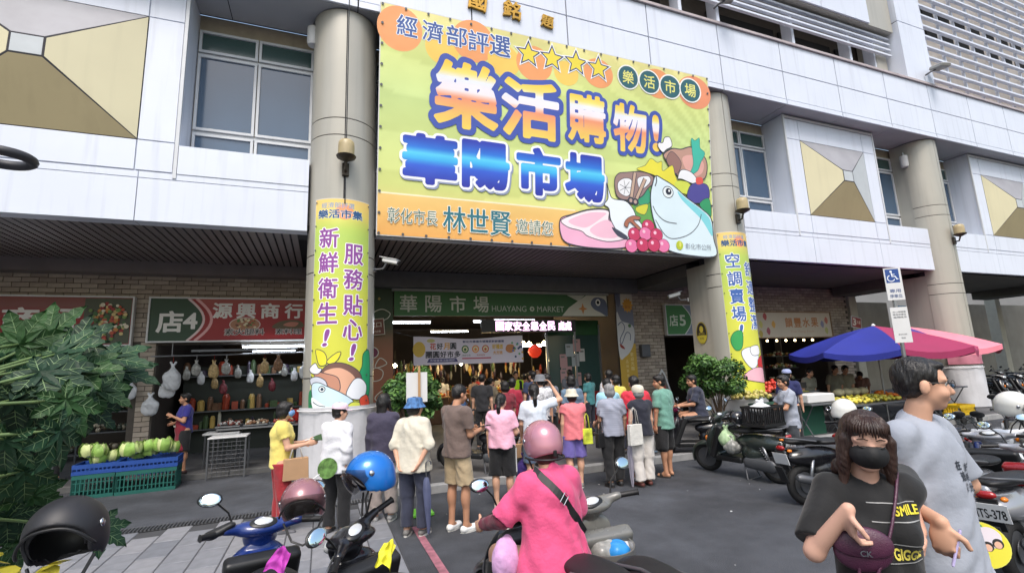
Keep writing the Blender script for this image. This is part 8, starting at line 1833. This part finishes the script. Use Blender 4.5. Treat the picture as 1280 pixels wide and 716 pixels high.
# ================================================================ PLANTS
mLf = [M('bush_leaf_%d' % k, c, .5, var=.25, scale=3, spec=.4) for k, c in enumerate(((58, 92, 42), (42, 74, 34), (84, 120, 56)))]
def bush(label, c, r, n, seed, lr=.05, cat='shrub', group=None, pot=True):
    t = thing('potted_shrub', label, cat, c, 0, group); rs = np.random.default_rng(seed); mb = MB(); cl = rs.normal(size=(26, 3)); cl /= np.linalg.norm(cl, axis=1)[:, None]; cl = cl * rs.uniform(.45, .85, 26)[:, None] * np.array(r)
    for i in range(n):
        k = rs.integers(26); d = rs.normal(size=3); d /= np.linalg.norm(d); p = cl[k] + d * rs.uniform(.5, 1) * .30 * np.mean(r) * V3(1, 1, .8); a = unit(d + V3(0, 0, .5) + rs.normal(size=3) * .5); u, w, _ = frame_to(a); l = lr * rs.uniform(.7, 1.3)
        an = rs.uniform(0, 6.28); e = u * math.cos(an) + w * math.sin(an); f = np.cross(a, e); mb.cur = int(rs.integers(3)) if d[2] < .3 else int(rs.choice([0, 2, 2]))
        mb.add([p - e * l, p - f * l * .42 + a * .004, p + e * l, p + f * l * .42 + a * .004], [(0, 1, 2, 3)])
    mb.v = [(x, y, z + r[2] + .85) for x, y, z in mb.v]; tag(mb.build('foliage', mLf, t), kind='stuff')
    g = MB(); 
    for k in range(12): q = cl[k] + V3(0, 0, r[2] + .85); g.tube([(0, 0, .3), (q[0] * .3, q[1] * .3, .3 + (q[2] - .3) * .5), tuple(q)], [.022, .014, .006], 5)
    g.build('stems', M('shrub_bark', (80, 64, 50), .9), t); MB().lathe([(.24, 0), (.32, .42), (.35, .44), (.30, .40), (.05, .38)], seg=20).build('planter', M('planter_grey', (96, 92, 90), .7), t, smooth=40)
c = onY(505, 485, 9.6); bush('bright green shrub in a planter behind the placard', (1.55, 9.2, .12), (.62, .5, .58), 3600, 1, .055, group='shrubs at the entrance'); c = onY(895, 465, 8.9); bush('wide dark green shrub in front of the second column', (8.65, 9.0, .12), (1.1, .7, .58), 5200, 2, .055, group='shrubs at the entrance')
# papaya at the left edge
PAP = thing('papaya_tree', 'papaya tree with large lobed leaves filling the left edge', 'tree', (-2.05, 2.15, 0)); mPL = [M('papaya_leaf_%d' % k, c, .58, var=.3, scale=6, bump=.3, bscale=30, spec=.3) for k, c in enumerate(((32, 64, 40), (24, 50, 32), (44, 76, 38)))]; mVein = M('papaya_vein', (112, 138, 96), .5, var=.1); mPet = M('papaya_stalk', (96, 118, 70), .5, var=.15)
MB().tube([(0, 0, 0), (.02, .02, .8), (.0, .05, 1.7)], [.09, .07, .05], 10).build('trunk', M('papaya_bark', (120, 112, 92), .85, var=.2, bump=.3), PAP, smooth=60); base_ = V3(-2.05, 2.15, 0)
rs = random.Random(17)
def papaya_leaf(c, R, tip, nrm, k):
    tip = unit(tip); nrm = unit(nrm - tip * (nrm @ tip)); sd = np.cross(tip, nrm); V = []; F = []; mi = []; lob = 7; z0 = []
    def P(x, y, h=0): r2 = (x * x + y * y) / (R * R); return c + sd * x + tip * y + nrm * (h - .22 * R * r2 + .03 * R * math.sin(x * 20 / R * .3))
    prof = [(0, .0), (.18, .16), (.34, .19), (.47, .23), (.60, .25), (.66, .15), (.78, .17), (.90, .07), (1.0, 0)]
    mb = MB(); vb = MB()
    for q in range(lob):
        a = -2.35 + 4.7 * q / (lob - 1); L = R * (1 - .42 * (abs(a) / 2.35) ** 1.3) * rs.uniform(.92, 1.05); dx, dy = math.sin(a), math.cos(a); L1 = []; L2 = []; Cc = []
        for t_, w_ in prof:
            wv = w_ * L * (1.15 if t_ < .4 else 1); cx, cy = dx * L * t_, dy * L * t_; ct = .05 * L * t_ * 0; L1.append(P(cx - dy * wv, cy + dx * wv, .012)); L2.append(P(cx + dy * wv, cy - dx * wv, .012)); Cc.append(P(cx, cy, -.006 * 0))
        for i in range(len(prof) - 1):
            mb.add([L1[i], Cc[i], Cc[i + 1], L1[i + 1]], [(0, 1, 2, 3)]); mb.add([Cc[i], L2[i], L2[i + 1], Cc[i + 1]], [(0, 1, 2, 3)])
        vb.tube([p + nrm * .002 for p in Cc[:8]], [.0026, .0024, .0022, .0019, .0016, .0013, .001, .0007], 4)
        for i in (3, 4, 6): vb.tube([Cc[i - 1] + nrm * .002, (L1[i] * .8 + Cc[i] * .2) + nrm * .001], [.0016, .0007], 4); vb.tube([Cc[i - 1] + nrm * .002, (L2[i] * .8 + Cc[i] * .2) + nrm * .001], [.0016, .0007], 4)
    o = mb.build('leaf', mPL[k % 3], PAP, -base_, smooth=180); vb.build('leaf_vein', mVein, o)
LV = [(72, 432, 2.5, 60), (112, 422, 2.7, 45), (25, 420, 2.5, 20), (148, 438, 2.8, 85), (50, 458, 2.3, 100), (100, 492, 2.2, 150), (72, 530, 2.1, 175), (20, 490, 2.2, 200), (140, 478, 2.6, 110), (30, 580, 2.3, 190), (8, 640, 2.5, 190), (40, 610, 2.6, 185), (10, 540, 2.0, 210), (40, 505, 2.5, 180), (118, 455, 2.5, 75), (5, 440, 2.6, 0), (128, 500, 2.7, 125), (20, 670, 2.6, 180), (-15, 600, 2.3, 200), (88, 462, 2.7, 65), (60, 490, 2.8, 140), (10, 590, 2.8, 180), (-10, 480, 2.7, 200), (60, 412, 2.8, 30), (160, 455, 2.9, 95), (30, 540, 2.9, 190), (80, 505, 3.0, 150), (95, 440, 3.0, 60), (35, 440, 3.0, 40), (10, 510, 3.0, 190), (110, 480, 3.0, 120), (0, 620, 3.0, 190), (30, 640, 2.9, 175), (142, 652, 2.9, 120)]
for k, (px, py, dp, an) in enumerate(LV):
    py += 10 if py < 450 else 8; px -= 20 * (px > 85)
    c = atdepth(px, py, dp); q = base_ + V3(.0, .05, 1.45 + rs.uniform(-.3, .25)); a = math.radians(an); vr = RW @ V3(math.sin(a), -math.cos(a), .25); tocam = unit(V3(0, 0, CAM_H) - c)
    papaya_leaf(c, rs.uniform(.185, .25) * (dp / 2.3) ** .3, vr + V3(0, 0, -.15), unit(V3(0, 0, 1.0) + tocam * rs.uniform(.7, 1.2) + V3(rs.uniform(-.2, .2), rs.uniform(-.2, .2), 0)), k)
    m_ = (q + c) / 2 + V3(0, 0, .08); MB().tube(spline([q, m_, c], 5, False), [.010] * 5 + [.008] * 5 + [.006], 6).build('leaf_stalk', mPet, PAP, -base_, smooth=180)
t = thing('yellowing_leaf', 'fallen yellowing leaves at the bottom left corner under the papaya', 'leaves', atdepth(30, 705, 2.3)); mb = MB(); 
for k in range(14): mb.ball((rs.uniform(-.15, .15), rs.uniform(-.1, .1), rs.uniform(-.05, .05)), (.06, .04, .004), 8, 4, R=rot_to(rs.uniform(0, 360), rs.uniform(-50, 50)))
tag(mb.build('leaf', M('yellow_leaf', (170, 160, 50), .5, var=.2), t), kind='stuff')
# distant shrubs and a block closing the view past the arcade
t = thing('distant_building', 'pale grey building closing the view beyond the arcade at the right', 'building', (60, 40, 0)); MB().box((0, 0, 8), (60, 10, 16)).build('wall', M('distant_wall', (130, 130, 130), .8, var=.1, scale=.3), t)
for r_ in range(4):
    for k in range(12): MB().box((-27 + k * 4.8, -5.02, 3 + r_ * 3.6), (2.2, .08, 1.6)).build('window', mGlass, t)

mb = MB(); rs = random.Random(31)
for k in range(46):
    x, y = rs.uniform(.9, 11), rs.uniform(2.4, 7.8); r = rs.uniform(.006, .02); n = rs.randrange(4, 7); mb.add([(x + r * math.cos(6.28 * i / n) * rs.uniform(.5, 1.2), y + r * math.sin(6.28 * i / n), .006 + rs.uniform(0, .006)) for i in range(n)], [tuple(range(n))])
tag(mb.build('litter', mWhite), 'tiny pale scraps of paper scattered over the asphalt', 'litter', kind='stuff')
